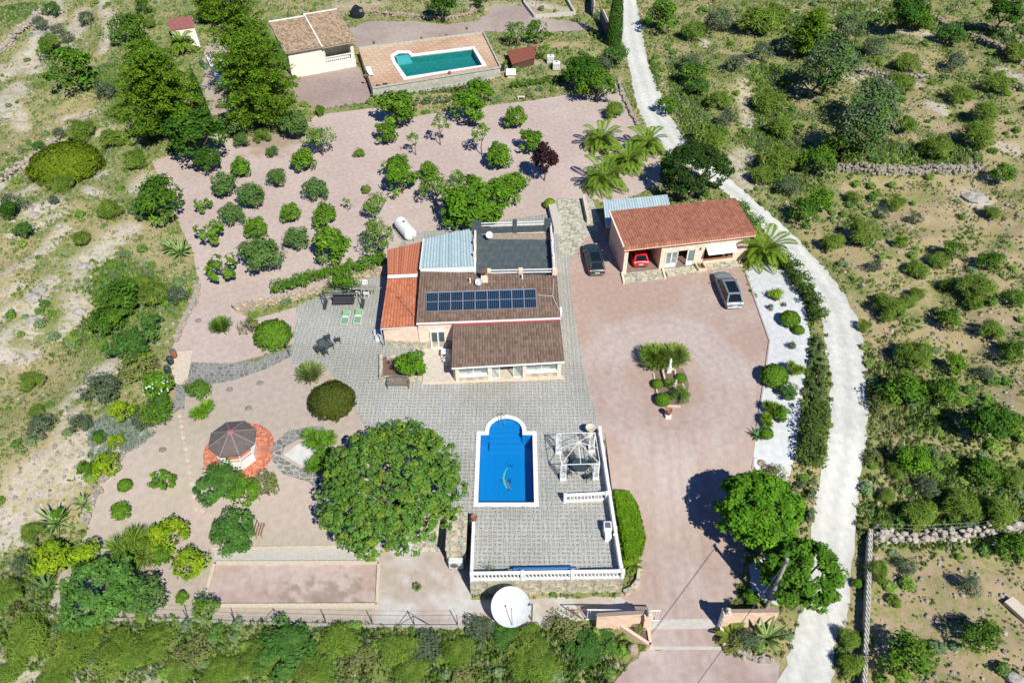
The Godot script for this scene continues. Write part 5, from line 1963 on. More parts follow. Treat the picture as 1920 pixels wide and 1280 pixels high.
		for z in [0.19, 0.81]:
			var ty := MB.new()
			var c := Vector3(s * (hw - 0.1), 0.32, l * (0.5 - z))
			ty.cyl(c - Vector3(0.11, 0, 0), c + Vector3(0.11, 0, 0), 0.33, 0.33, 16)
			var wp := part(o, "wheel", ty, mat("rubber", rgb(0.02, 0.02, 0.02), 0.85))
			var rim := MB.new()
			rim.cyl(c + Vector3(s * 0.1, 0, 0), c + Vector3(s * 0.125, 0, 0), 0.22, 0.2, 12)
			part(wp, "rim", rim, mats["steel"])
	if sunroof:
		var sr := MB.new()
		sr.quad(Vector3(-hw * 0.55, hei + 0.035, l * 0.33), Vector3(hw * 0.55, hei + 0.035, l * 0.33), Vector3(hw * 0.55, hei + 0.03, l * 0.02), Vector3(-hw * 0.55, hei + 0.03, l * 0.02))
		part(o, "sunroof", sr, glass)
	var pm := MB.new()
	pm.box(Vector3(0, 0.6, l * 0.5 - 0.01), Vector3(0.5, 0.11, 0.05))
	part(o, "number_plate", pm, mats["dish_white"])
	var bp := MB.new()
	bp.block(Vector3(0, 0.4, l * 0.5 - 0.14), Vector3(hw * 1.66, 0.16, 0.3), 0.07)
	part(o, "bumper", bp, body if sunroof else mats["dark_plastic"])

# ---------------------------------------------------------------- garden furniture and small things
func chair(at: Vector3, turn: float, m: Material, label: String, group := "", s := 1.0) -> void:
	var o := thing("garden_chair", at, label, "chair", group, turn)
	for x in [-0.22, 0.22]:
		for z in [-0.22, 0.22]:
			var lg := MB.new()
			lg.bar(Vector3(x, 0, z) * s, Vector3(x * 0.95, 0.43, z * 0.95) * s, 0.045, 0.045)
			part(o, "leg", lg, m)
	for i in 5:
		var sl := MB.new()
		sl.box(Vector3(0, 0.45, -0.2 + i * 0.1) * s, Vector3(0.5, 0.03, 0.075) * s)
		part(o, "seat_slat", sl, m)
	for x in [-0.23, 0.23]:
		var up := MB.new()
		up.bar(Vector3(x, 0.4, 0.23) * s, Vector3(x, 0.92, 0.34) * s, 0.045, 0.045)
		part(o, "back_post", up, m)
		var ar := MB.new()
		ar.bar(Vector3(x * 1.1, 0.64, 0.26) * s, Vector3(x * 1.1, 0.64, -0.2) * s, 0.05, 0.035)
		part(o, "armrest", ar, m)
	for i in 4:
		var b := MB.new()
		b.box(Vector3(0, 0.55 + i * 0.11, 0.262 + i * 0.024) * s, Vector3(0.46, 0.07, 0.025) * s)
		part(o, "back_slat", b, m)

func round_pot(at: Vector3, r: float, h: float, m: Material, called: String, label: String, category: String, group := "", leafc = null) -> Node3D:
	var o := thing(called, at, label, category, group)
	var mb := MB.new()
	mb.lathe(Vector3.ZERO, [Vector2(0.0, 0.0), Vector2(r * 0.68, 0.0), Vector2(r * 0.92, h * 0.75), Vector2(r, h * 0.86), Vector2(r, h), Vector2(r * 0.86, h), Vector2(r * 0.82, h * 0.85), Vector2(0.0, h * 0.84)], 14)
	part(o, "pot", mb, m)
	if leafc != null:
		rosette(o, Vector3(0, h * 0.84, 0), r * 2.6, r * 0.14, 14, leafc, leafc)
	return o

func make_pool_terrace() -> void:
	var white: Material = mats["white_concrete"] if mats.has("white_concrete") else mat("white_concrete", rgb(0.80, 0.80, 0.78), 0.7, "plaster", 1.7)
	balustrade(Vector3(-2.95, 0.05, -30.95), Vector3(8.15, 0.05, -31.15), 0.95, 3, "long white balustrade above the rubble wall, behind the big white dish")
	balustrade(Vector3(8.05, 0.05, -31.5), Vector3(7.55, 0.05, -44.95), 0.95, 4, "white balustrade between the pool terrace and the clipped green hedge")
	balustrade(Vector3(4.25, 0.05, -37.9), Vector3(7.6, 0.05, -38.1), 0.95, 1, "short white balustrade standing alone beside the pool")
	var lw := thing("low_parapet", Vector3(-2.98, 0.05, -33.2), "low white parapet wall beside the air conditioner", "wall")
	var m := MB.new()
	m.block(Vector3(0, 0.42, 0), Vector3(0.24, 0.84, 4.6), 0.03)
	part(lw, "coping", m, white)
	# white gazebo frame
	var c := [q(1044, 813, 2.15), q(1116, 811, 2.15), q(1125, 869, 2.15), q(1053, 871, 2.15)]
	var at: Vector3 = (c[0] + c[2]) * 0.5
	at.y = 0.05
	var o := thing("gazebo_frame", at, "bare white metal gazebo frame without its canvas beside the pool", "gazebo")
	var steel := mat("white_steel", rgb(0.78, 0.79, 0.79), 0.4)
	var peak := Vector3(0, 2.95, 0)
	for i in 4:
		var a: Vector3 = c[i] - at
		var b: Vector3 = c[(i + 1) % 4] - at
		var rail := MB.new()
		rail.bar(a, b, 0.045, 0.045)
		part(o, "top_rail", rail, steel)
		var raf := MB.new()
		raf.bar(a, peak, 0.035, 0.035)
		part(o, "rafter", raf, steel)
		var raf2 := MB.new()
		raf2.bar((a + b) * 0.5, peak, 0.03, 0.03)
		part(o, "rafter", raf2, steel)
		var foot := Vector3(a.x, 0, a.z)
		var ix := Vector3(-signf(a.x) * 0.4, 0, 0)
		var iz := Vector3(0, 0, -signf(a.z) * 0.4)
		for e in [Vector3.ZERO, ix, iz]:
			var ps := MB.new()
			ps.bar(foot + e, Vector3(a.x, a.y, a.z) + e, 0.035, 0.035)
			part(o, "post", ps, steel)
		for e in [ix, iz]:
			var tr := MB.new()
			for y in 7:
				var y0 := 0.15 + y * 0.28
				tr.bar(foot + Vector3(0, y0, 0), foot + e + Vector3(0, y0 + 0.26, 0), 0.02, 0.02)
				tr.bar(foot + e + Vector3(0, y0, 0), foot + Vector3(0, y0 + 0.26, 0), 0.02, 0.02)
			part(o, "trellis", tr, steel)
		var bx := MB.new()
		var fc := foot + ix * 0.5 + iz * 0.5
		for e in [[-0.3, 0], [0.3, 0]]:
			bx.box(fc + Vector3(e[0] * 0.8, 0.2, 0), Vector3(0.03, 0.36, 0.5))
			bx.box(fc + Vector3(0, 0.2, e[0] * 0.8), Vector3(0.5, 0.36, 0.03))
		for s in 4:
			bx.box(fc + Vector3(-0.2 + s * 0.13, 0.4, 0), Vector3(0.03, 0.03, 0.6))
		part(o, "base_box", bx, steel)
	# glass table and chairs under it
	var tp := q(1088, 872, 0.7)
	var t := thing("glass_table", Vector3(tp.x, 0.05, tp.z), "oval dark glass table under the white gazebo frame", "table")
	var tt := MB.new()
	tt.cyl(Vector3(0, 0.7, 0), Vector3(0, 0.725, 0), 0.72, 0.72, 24)
	part(t, "table_top", tt, mat("green_glass", rgb(0.035, 0.06, 0.06), 0.12))
	for i in 4:
		var lg := MB.new()
		lg.cyl(Vector3(cos(i * TAU / 4 + 0.6) * 0.55, 0, sin(i * TAU / 4 + 0.6) * 0.55), Vector3(cos(i * TAU / 4 + 0.6) * 0.4, 0.7, sin(i * TAU / 4 + 0.6) * 0.4), 0.025, 0.025, 6)
		part(t, "leg", lg, mats["dark_plastic"])
	var dk := mat("dark_green_metal", rgb(0.035, 0.05, 0.05), 0.5)
	for i in 4:
		var an := i * TAU / 4 + 0.5
		chair(Vector3(tp.x + sin(an) * 1.15, 0.05, tp.z + cos(an) * 1.15), an, dk, "dark metal chair at the glass table under the gazebo frame", "chairs under the gazebo frame")
	# urn of pale stone
	var cs := mat("cream_stone", rgb(0.62, 0.54, 0.42), 0.85, "plaster", 0.8)
	var u := thing("stone_urn", q(1106, 814, 0.05), "cream stone urn with a shell bowl at the corner of the gazebo frame", "urn")
	var um := MB.new()
	um.lathe(Vector3.ZERO, [Vector2(0.3, 0.0), Vector2(0.3, 0.12), Vector2(0.16, 0.2), Vector2(0.13, 0.55), Vector2(0.2, 0.65), Vector2(0.42, 0.82), Vector2(0.46, 0.95), Vector2(0.38, 0.95), Vector2(0.3, 0.84), Vector2(0.0, 0.8)], 16)
	part(u, "bowl", um, cs)
	# pool cover on its roller
	var ra := q(962, 1068, 0.45)
	var rb := q(1075, 1066, 0.45)
	var r := thing("pool_cover_roller", Vector3(ra.x, 0.05, ra.z), "blue pool cover wound on a long roller behind the balustrade", "pool cover")
	var d := rb - ra
	var cov := MB.new()
	cov.cyl(Vector3(0, 0.42, 0), d + Vector3(0, 0.42, 0), 0.19, 0.19, 16)
	part(r, "rolled_cover", cov, mat("cover_blue", rgb(0.02, 0.19, 0.50), 0.55, "rough", 0.6))
	var ax := MB.new()
	ax.cyl(Vector3(-0.4, 0.42, 0), d * 1.1 + Vector3(0, 0.42, 0), 0.04, 0.04, 8)
	part(r, "axle", ax, mats["galvanised"])
	for e in [Vector3(-0.3, 0, 0), d * 1.06]:
		for z in [-0.25, 0.25]:
			var lg := MB.new()
			lg.bar(e + Vector3(0, 0.42, 0), e + Vector3(0, 0.0, z), 0.05, 0.05)
			part(r, "stand_leg", lg, mats["galvanised"])
	# white barbecue block
	var bp := q(1140, 1004, 0.05)
	var bq := thing("barbecue", Vector3(bp.x - 0.05, 0.05, bp.z), "cream masonry barbecue block against the balustrade of the terrace", "barbecue")
	var bm := MB.new()
	bm.block(Vector3(0, 0.45, -0.35), Vector3(0.62, 0.9, 0.75), 0.03)
	part(bq, "firebox", bm, white)
	var b2 := MB.new()
	b2.block(Vector3(0, 0.32, 0.3), Vector3(0.5, 0.64, 0.5), 0.03)
	part(bq, "ash_box", b2, white)
	part(bq, "grill_tray", MB.new().box(Vector3(0, 0.9, -0.35), Vector3(0.44, 0.03, 0.5)), mats["galvanised"])
	round_pot(q(919, 1074, 0.05), 0.2, 0.35, mat("terracotta", rgb(0.44, 0.18, 0.1), 0.8, "rough", 0.4), "potted_cactus", "small terracotta pot with a spiky plant by the terrace balustrade", "potted plant", "", rgb(0.16, 0.2, 0.1))
	round_pot(q(889, 975, 0.05), 0.26, 0.5, mats["terracotta"], "terracotta_jar", "brown terracotta jar at the end of the low white parapet", "jar")
	# stone block with the air conditioner
	var sp := gg(858, 1000)
	var sb := thing("stone_pump_house", Vector3(-4.3, -1.8, -35.1), "squat rubble stone pump house at the terrace corner", "pump house")
	var sm := MB.new()
	sm.block(Vector3(0, 0.95, 0), Vector3(1.5, 2.0, 3.4), 0.05)
	part(sb, "wall", sm, mats["rubble_facing"])
	var lid := MB.new()
	lid.block(Vector3(0, 2.0, 0), Vector3(1.6, 0.12, 3.5), 0.03)
	part(sb, "stone_cap", lid, mats["rubble_facing"])
	var ac := thing("air_conditioner", Vector3(-4.3, -1.75, -33.1), "white air conditioning unit with a round grey fan beside the pump house", "air conditioner")
	var am := MB.new()
	am.block(Vector3(0, 0.55, 0), Vector3(1.15, 0.95, 0.45), 0.04)
	part(ac, "casing", am, mats["dish_white"])
	var fan := MB.new()
	fan.cyl(Vector3(-0.15, 0.55, 0.225), Vector3(-0.15, 0.55, 0.25), 0.33, 0.31, 20)
	var fp := part(ac, "fan_grille", fan, mats["galvanised"])
	for i in 5:
		var bl := MB.new()
		bl.box(Vector3(-0.15, 0.55, 0.255) + Vector3(cos(i * TAU / 5), sin(i * TAU / 5), 0) * 0.15, Vector3(0.24, 0.07, 0.012), Basis(Vector3.BACK, i * TAU / 5))
		part(fp, "fan_blade", bl, mats["dark_plastic"])
	for x in [-0.4, 0.4]:
		var ft := MB.new()
		ft.box(Vector3(x, 0.04, 0), Vector3(0.1, 0.1, 0.5))
		part(ac, "foot", ft, mats["dark_plastic"])
	# the big dish at the foot of the wall
	var dp := q(957, 1128, 0.0)
	dish(Vector3(dp.x, -1.8, dp.z + 0.25), 1.42, Vector3(0.05, 0.86, 0.5), "huge white satellite dish at the foot of the terrace wall", 1.15)
	var ps := thing("steel_post", gg(997, 1163), "bent grey steel post beside the huge satellite dish", "post")
	var pm := MB.new()
	pm.cyl(Vector3.ZERO, Vector3(0, 2.4, 0), 0.06, 0.06, 8)
	pm.cyl(Vector3(0, 2.4, 0), Vector3(-0.25, 2.0, -0.1), 0.04, 0.04, 8)
	part(ps, "tube", pm, mats["galvanised"])

func make_patio() -> void:
	var white: Material = mats["white_paint"]
	var dk: Material = mats["dark_green_metal"]
	# two green sun loungers
	var lm := mat("lounger_green", rgb(0.22, 0.42, 0.22), 0.7, "speckle", 0.3)
	for e in [[648, 600], [672, 598]]:
		var o := thing("sun_lounger", q(e[0], e[1], 0.05), "pale green sun lounger with a white frame on the patio", "sun lounger", "two sun loungers on the patio")
		var fr := MB.new()
		for x in [-0.36, 0.36]:
			fr.bar(Vector3(x, 0.3, 1.0), Vector3(x, 0.3, -0.95), 0.05, 0.06)
		for z in [-0.95, 1.0]:
			fr.bar(Vector3(-0.36, 0.3, z), Vector3(0.36, 0.3, z), 0.05, 0.06)
		part(o, "frame", fr, white)
		for x in [-0.34, 0.34]:
			for z in [-0.8, 0.85]:
				var lg := MB.new()
				lg.bar(Vector3(x, 0.3, z), Vector3(x, 0.0, z), 0.05, 0.05)
				part(o, "leg", lg, white)
		var sb := MB.new()
		sb.box(Vector3(0, 0.345, 0.43), Vector3(0.64, 0.025, 1.1))
		part(o, "seat", sb, lm)
		var bk := MB.new()
		bk.box(Vector3(0, 0.5, -0.5), Vector3(0.64, 0.025, 0.85), Basis(Vector3.RIGHT, deg_to_rad(24)))
		part(o, "backrest", bk, lm)
		var pl := MB.new()
		pl.block(Vector3(0, 0.375, -0.1), Vector3(0.58, 0.05, 0.18), 0.015)
		part(o, "cross_strap", pl, white)
	# dark metal table with chairs
	var tp := q(612, 652, 0.05)
	var t := thing("patio_table", tp, "dark cast metal table on the paved patio", "table", "", 0.7)
	var tt := MB.new()
	for i in 7:
		tt.box(Vector3(-0.48 + i * 0.16, 0.72, 0), Vector3(0.11, 0.03, 1.5))
	tt.box(Vector3(0, 0.715, 0.76), Vector3(1.12, 0.04, 0.05))
	tt.box(Vector3(0, 0.715, -0.76), Vector3(1.12, 0.04, 0.05))
	part(t, "table_top", tt, dk)
	for x in [-0.45, 0.45]:
		for z in [-0.65, 0.65]:
			var lg := MB.new()
			lg.bar(Vector3(x, 0, z), Vector3(x, 0.7, z), 0.05, 0.05)
			part(t, "leg", lg, dk)
	chair(q(614, 637, 0.05), 0.5, dk, "dark metal chair pushed to the cast metal patio table", "chairs at the patio table")
	chair(q(634, 642, 0.05), 0.2, dk, "dark metal chair pushed to the cast metal patio table", "chairs at the patio table")
	chair(q(598, 662, 0.05), 0.7 + PI, dk, "dark metal chair pushed to the cast metal patio table", "chairs at the patio table")
	chair(q(610, 666, 0.05), 0.7 + PI, dk, "dark metal chair pushed to the cast metal patio table", "chairs at the patio table")
	# stone table with white chairs
	var sp := q(684, 549, 0.05)
	var st := thing("stone_table", sp, "long pale stone table beside the vine hedge", "table", "", -0.03)
	var sm := MB.new()
	sm.block(Vector3(0, 0.74, 0), Vector3(2.4, 0.09, 0.85), 0.02)
	part(st, "table_top", sm, mat("pale_stone", rgb(0.42, 0.39, 0.33), 0.8, "rough", 0.9))
	for x in [-0.8, 0.8]:
		var lg := MB.new()
		lg.block(Vector3(x, 0.35, 0), Vector3(0.3, 0.7, 0.6), 0.02)
		part(st, "pedestal", lg, mats["pale_stone"])
	for e in [[674, 556, PI * 0.0], [688, 556, 0.0], [673, 541, PI], [685, 540, PI]]:
		chair(q(e[0], e[1], 0.05), e[2], white, "white chair at the long stone table", "white chairs at the stone table")
	# garden swing with a dark frame
	var wp := q(645, 572, 0.05)
	var w := thing("garden_swing", wp, "dark framed garden swing under the hanging vine", "garden swing", "", 0.03)
	for x in [-1.9, 1.9]:
		for z in [-0.75, 0.75]:
			var ps := MB.new()
			ps.bar(Vector3(x, 0, z), Vector3(x, 2.0, 0), 0.07, 0.07)
			part(w, "leg", ps, dk)
		var cb := MB.new()
		cb.bar(Vector3(x, 0.15, -0.7), Vector3(x, 0.15, 0.7), 0.35, 0.06)
		part(w, "foot_bar", cb, dk)
	for z in [-0.5, 0.0, 0.5]:
		var tb := MB.new()
		tb.bar(Vector3(-1.9, 2.0, z), Vector3(1.9, 2.0, z), 0.06, 0.06)
		part(w, "top_bar", tb, dk)
	var se := MB.new()
	se.block(Vector3(0, 0.5, 0), Vector3(2.2, 0.14, 0.6), 0.04)
	part(w, "seat", se, mat("black_cushion", rgb(0.03, 0.03, 0.035), 0.9))
	var sk := MB.new()
	sk.box(Vector3(0, 0.85, -0.34), Vector3(2.2, 0.55, 0.1), Basis(Vector3.RIGHT, -0.25))
	part(w, "backrest", sk, mats["black_cushion"])
	for x in [-1.0, 1.0]:
		var ch := MB.new()
		ch.cyl(Vector3(x, 0.6, 0), Vector3(x, 2.0, 0), 0.015, 0.015, 5)
		part(w, "chain", ch, dk)
	# bench with an arched back
	var bm := mat("weathered_teak", rgb(0.25, 0.22, 0.18), 0.85, "rough", 0.5)
	var b := thing("garden_bench", q(748, 722, 0.05), "weathered wooden bench with an arched back before the stone planter", "bench")
	for i in 4:
		var sl := MB.new()
		sl.box(Vector3(0, 0.44, 0.02 + i * 0.12), Vector3(2.0, 0.035, 0.1))
		part(b, "seat_slat", sl, bm)
	for i in 15:
		var x := -0.91 + i * 0.13
		var hh := 0.42 + 0.2 * cos(x / 1.0 * PI * 0.5)
		var sl := MB.new()
		sl.box(Vector3(x, 0.5 + hh * 0.5, -0.1), Vector3(0.07, hh, 0.025))
		part(b, "back_slat", sl, bm)
	var ar := MB.new()
	for i in 12:
		var x0 := -1.0 + i / 6.0
		var x1 := x0 + 1 / 6.0
		ar.bar(Vector3(x0, 0.94 + 0.2 * cos(x0 * PI * 0.5), -0.1), Vector3(x1, 0.94 + 0.2 * cos(x1 * PI * 0.5), -0.1), 0.07, 0.08)
	part(b, "arched_rail", ar, bm)
	for x in [-0.98, 0.98]:
		for z in [-0.08, 0.42]:
			var lg := MB.new()
			lg.bar(Vector3(x, 0, z), Vector3(x, 0.66, z), 0.07, 0.07)
			part(b, "leg", lg, bm)
		var am := MB.new()
		am.bar(Vector3(x, 0.66, -0.1), Vector3(x, 0.66, 0.46), 0.09, 0.05)
		part(b, "armrest", am, bm)
	# stone planter
	var p := thing("stone_planter", q(750, 700, 0.05), "low rubble stone planter round a bed of brown earth", "planter")
	for e in [[[715, 668], [715, 712]], [[715, 712], [792, 712]], [[725, 674], [760, 672]]]:
		var m := MB.new()
		var a := q(e[0][0], e[0][1], 0.05)
		var d := q(e[1][0], e[1][1], 0.05)
		m.bar(a + Vector3(0, 0.2, 0), d + Vector3(0, 0.2, 0), 0.32, 0.42)
		partw(p, "wall", m, mats["rubble_facing"])
	var so := MB.new()
	so.flat(flatpoly([[717, 672], [792, 670], [792, 710], [717, 710]]), 0.18)
	partw(p, "soil", so, mat("brown_soil", rgb(0.2, 0.125, 0.09), 0.95, "gravel", 1.0, 1.0))
	# white table and chair on the cream terrace
	var wt := thing("side_table", q(835, 668, 0.13), "small white table on the cream terrace by the porch", "table")
	var wm := MB.new()
	wm.block(Vector3(0, 0.68, 0), Vector3(0.75, 0.05, 0.75), 0.015)
	part(wt, "table_top", wm, white)
	for x in [-0.3, 0.3]:
		for z in [-0.3, 0.3]:
			var lg := MB.new()
			lg.bar(Vector3(x, 0, z), Vector3(x, 0.66, z), 0.05, 0.05)
			part(wt, "leg", lg, white)
	chair(q(837, 681, 0.13), 2.4, white, "white chair beside the small table on the cream terrace")
	# odds and ends at the gable
	for e in [[707, 627, "white plastic storage box on the patio at the gable wall"], [710, 637, "open white crate beside the storage box at the gable wall"]]:
		var bx := thing("storage_box", q(e[0], e[1], 0.05), e[2], "box")
		var m := MB.new()
		m.block(Vector3(0, 0.22, 0), Vector3(0.6, 0.44, 0.42), 0.04)
		part(bx, "tub", m, white)
		var ld := MB.new()
		ld.block(Vector3(0, 0.47, 0), Vector3(0.64, 0.06, 0.46), 0.02)
		part(bx, "lid", ld, mat("grey_lid", rgb(0.45, 0.47, 0.5), 0.6))
	# gas tank behind the house
	var gp := q(760, 430, 0.75)
	var g := thing("gas_tank", Vector3(gp.x, 0.03, gp.z), "white gas tank on a concrete base among the orchard trees", "gas tank", "", deg_to_rad(30))
	var gt := MB.new()
	gt.cyl(Vector3(0, 0.85, -1.35), Vector3(0, 0.85, 1.35), 0.75, 0.75, 20, false)
	gt.ball(Vector3(0, 0.85, -1.35), Vector3(0.75, 0.75, 0.42), 20, 10)
	gt.ball(Vector3(0, 0.85, 1.35), Vector3(0.75, 0.75, 0.42), 20, 10)
	part(g, "vessel", gt, mat("tank_white", rgb(0.80, 0.82, 0.82), 0.45, "plaster", 1.4))
	var gb := MB.new()
	gb.box(Vector3(0.1, 0.06, 0.3), Vector3(1.9, 0.12, 3.6))
	part(g, "concrete_base", gb, mat("concrete", rgb(0.52, 0.49, 0.43), 0.9, "rough", 1.1))
	for z in [-0.9, 0.9]:
		var sd := MB.new()
		sd.box(Vector3(0, 0.2, z), Vector3(0.9, 0.3, 0.2))
		part(g, "saddle", sd, mats["concrete"])
	var dm := MB.new()
	dm.cyl(Vector3(0, 1.58, -0.3), Vector3(0, 1.68, -0.3), 0.16, 0.14, 12)
	part(g, "valve_dome", dm, mats["galvanised"])
	var gp2 := MB.new()
	gp2.cyl(Vector3(0.1, 1.5, 0.9), Vector3(0.12, 0.9, 1.78), 0.03, 0.03, 6)
	gp2.cyl(Vector3(0.12, 0.9, 1.78), Vector3(0.12, 0.1, 1.85), 0.03, 0.03, 6)
	part(g, "gas_pipe", gp2, mats["rust"])

func make_garden() -> void:
	var cream := mat("cream_slab", rgb(0.58, 0.50, 0.39), 0.85, "plaster", 1.2)
	crazy_path(poly([[358, 679], [430, 682], [480, 676], [547, 650], [547, 668], [500, 692], [440, 713], [396, 722], [350, 714]]), 0.46, "stone_path", 0.045)
	crazy_path(poly([[330, 722], [349, 720], [346, 768], [322, 770]]), 0.46, "stone_path", 0.045)
	crazy_path(poly([[505, 838], [540, 808], [585, 799], [608, 800], [606, 812], [570, 820], [535, 838], [527, 858], [560, 876], [600, 892], [620, 930], [600, 930], [580, 905], [530, 890], [508, 862]]), 0.5, "stone_path", 0.045)
	structure("cream_slab_path", sheet(poly([[324, 660], [361, 657], [352, 712], [347, 721], [329, 721], [320, 690]]), 0.8, 0.05, func(_x, _z): return rgb(1, 1, 1)), cream)
	structure("white_gravel_patch", sheet(ragged(poly([[533, 852], [560, 830], [590, 826], [604, 872], [578, 882]]), 0.08), 0.6, 0.05, func(_x, _z): return rgb(0.66, 0.66, 0.64)), mats["gravel_mix"])
	# stepping stones: diamonds, cream and pink in turn
	var sp := Node3D.new()
	sp.name = "stepping_stone_path"
	sp.set_meta("kind", "structure")
	add_child(sp)
	var dia := [[336, 780], [338.7, 790], [339.5, 800], [340.5, 810.5], [343, 820.5], [344.5, 831], [347.5, 842], [349, 852.5], [351, 863.5], [353, 874], [354, 886], [356, 896], [359, 907.5], [360, 919], [362.5, 931], [364.5, 943], [367, 955], [371, 964], [378, 958], [381, 968]]
	for i in dia.size():
		var w := gg(dia[i][0], dia[i][1])
		var mb := MB.new()
		mb.block(Vector3.ZERO, Vector3(0.34, 0.07, 0.34), 0.015, Basis(Vector3.UP, PI / 4))
		part(sp, "stepping_stone", mb, cream if i % 2 == 0 else mat("pink_slab", rgb(0.55, 0.40, 0.32), 0.85, "plaster", 1.2), w + Vector3(0, 0.045, 0))
	# the gazebo on its red disc
	var dc := gg(448, 846)
	var disc := PackedVector2Array()
	for i in 40:
		disc.push_back(Vector2(dc.x, dc.z) + Vector2(cos(TAU * i / 40), sin(TAU * i / 40)) * 3.0)
	structure("red_paving_disc", sheet(disc, 0.7, 0.06, func(x, z): return tone(x, z, rgb(0.92, 0.92, 0.92), rgb(1, 1, 1))), mat("red_paving", rgb(0.88, 0.80, 0.74), 0.85, "brickdisc", 2.2, 0.5))
	var gp := gg(448, 856)
	var o := thing("garden_kiosk", gp, "octagonal white garden kiosk with a dark grey pointed roof", "kiosk")
	var white: Material = mats["white_paint"]
	var ring := []
	for i in 8:
		ring.push_back(Vector3(cos(TAU * (i + 0.35) / 8), 0, sin(TAU * (i + 0.35) / 8)))
	for i in 8:
		var a: Vector3 = ring[i] * 1.55
		var b: Vector3 = ring[(i + 1) % 8] * 1.55
		var ps := MB.new()
		ps.bar(a, a + Vector3(0, 2.5, 0), 0.1, 0.1)
		part(o, "post", ps, white)
		if i != 5:
			var wl := MB.new()
			wl.bar(a + Vector3(0, 0.5, 0), b + Vector3(0, 0.5, 0), 0.08, 0.9)
			part(o, "wall_panel", wl, white)
			var la := MB.new()
			for k in 6:
				var u := k / 6.0
				var u2 := (k + 1) / 6.0
				la.bar(a.lerp(b, u) + Vector3(0, 0.96, 0), a.lerp(b, u2) + Vector3(0, 1.32, 0), 0.03, 0.03)
				la.bar(a.lerp(b, u2) + Vector3(0, 0.96, 0), a.lerp(b, u) + Vector3(0, 1.32, 0), 0.03, 0.03)
			la.bar(a + Vector3(0, 1.34, 0), b + Vector3(0, 1.34, 0), 0.06, 0.06)
			part(o, "lattice", la, white)
		var hb := MB.new()
		hb.bar(a + Vector3(0, 2.5, 0), b + Vector3(0, 2.5, 0), 0.08, 0.12)
		part(o, "top_beam", hb, white)
		var ra: Vector3 = ring[i] * 2.02 + Vector3(0, 2.42, 0)
		var rb: Vector3 = ring[(i + 1) % 8] * 2.02 + Vector3(0, 2.42, 0)
		var pk := Vector3(0, 3.3, 0)
		var rp := MB.new()
		rp.tri(rb, ra, pk)
		rp.quad(rb - Vector3(0, 0.16, 0), ra - Vector3(0, 0.16, 0), ra, rb)
		part(o, "roof_panel", rp, mat("grey_roof_felt", rgb(0.18, 0.148, 0.135), 0.85, "rough", 1.2))
		var rd := MB.new()
		rd.bar(ra + Vector3(0, 0.015, 0), pk + Vector3(0, 0.02, 0), 0.07, 0.03)
		part(o, "roof_rib", rd, mat("roof_rib", rgb(0.23, 0.19, 0.175), 0.8))
	var cap := MB.new()
	cap.lathe(Vector3(0, 3.22, 0), [Vector2(0.3, 0.0), Vector2(0.26, 0.1), Vector2(0.02, 0.16)], 8)
	part(o, "roof_cap", cap, mat("dull_red", rgb(0.33, 0.11, 0.10), 0.8))
	# bowls court
	var fl := [gg(403, 1057), gg(711, 1056), gg(707, 1136), gg(381, 1137)]
	var bc := thing("bowls_court_border", (fl[0] + fl[2]) * 0.5, "cream kerb framing the long pink bowls court", "kerb")
	for i in 4:
		var kb := MB.new()
		var a: Vector3 = fl[i]
		var b: Vector3 = fl[(i + 1) % 4]
		kb.bar(a + Vector3(0, 0.08, 0), b + Vector3(0, 0.08, 0), 0.26, 0.3)
		partw(bc, "kerb", kb, cream)
	var cp := PackedVector2Array()
	for e in fl:
		cp.push_back(Vector2(e.x, e.z))
	var weed := gg(612, 1118)
	structure("bowls_court", sheet(cp, 0.28, 0.045, func(x, z):
		# weeds and washed-in soil have darkened one end; bare pale spots elsewhere
		var t := tone_noise2.get_noise_2d(x * 2.2, z * 2.2)
		var dirt := smoothstep(0.1, 0.5, 1.0 - Vector2((x - weed.x) * 0.45, (z - weed.z) * 1.2).length() * 0.6 + t * 1.4)
		return tone(x * 1.6, z * 1.6, rgb(0.50, 0.37, 0.315), rgb(0.61, 0.49, 0.43), 1.2).lerp(rgb(0.27, 0.215, 0.15), dirt * 0.6)), mats["gravel_mix"])
	structure("concrete_path", sheet(poly([[402, 1034], [655, 1027], [712, 1026], [712, 1053], [401, 1054]]), 0.7, 0.05, func(x, z): return tone(x, z, rgb(0.9, 0.9, 0.9), rgb(1, 1, 1))), mat("pale_concrete", rgb(0.63, 0.60, 0.53), 0.9, "gravel", 1.6, 0.5))
	var ke := thing("path_kerb", gg(520, 1030), "low cream kerb along the concrete path above the bowls court", "kerb")
	var km := MB.new()
	km.bar(gg(398, 1030) + Vector3(0, 0.06, 0), gg(656, 1025) + Vector3(0, 0.06, 0), 0.2, 0.16)
	partw(ke, "kerb", km, cream)
	structure("slab_pad", sheet(poly([[768, 1036], [780, 1015], [830, 990], [868, 1000], [872, 1028], [850, 1034]]), 0.7, 0.05, func(_x, _z): return rgb(1, 1, 1)), mats["slab_stone"])
	# water butts and a rusty drum
	for e in [[321, 682, "dark blue plastic barrel standing on the cream path by the oil drum", rgb(0.02, 0.035, 0.045)], [316, 700, "dark blue plastic barrel beside the white flowering bush", rgb(0.02, 0.035, 0.045)]]:
		var bb := thing("plastic_barrel", gg(e[0], e[1]), e[2], "barrel")
		var m := MB.new()
		m.lathe(Vector3.ZERO, [Vector2(0.0, 0.02), Vector2(0.24, 0.02), Vector2(0.3, 0.2), Vector2(0.31, 0.5), Vector2(0.3, 0.8), Vector2(0.22, 0.92), Vector2(0.0, 0.93)], 16)
		part(bb, "drum", m, mat("barrel_blue", e[3], 0.45))
		var ld := MB.new()
		ld.cyl(Vector3(0, 0.92, 0), Vector3(0, 0.97, 0), 0.2, 0.2, 14)
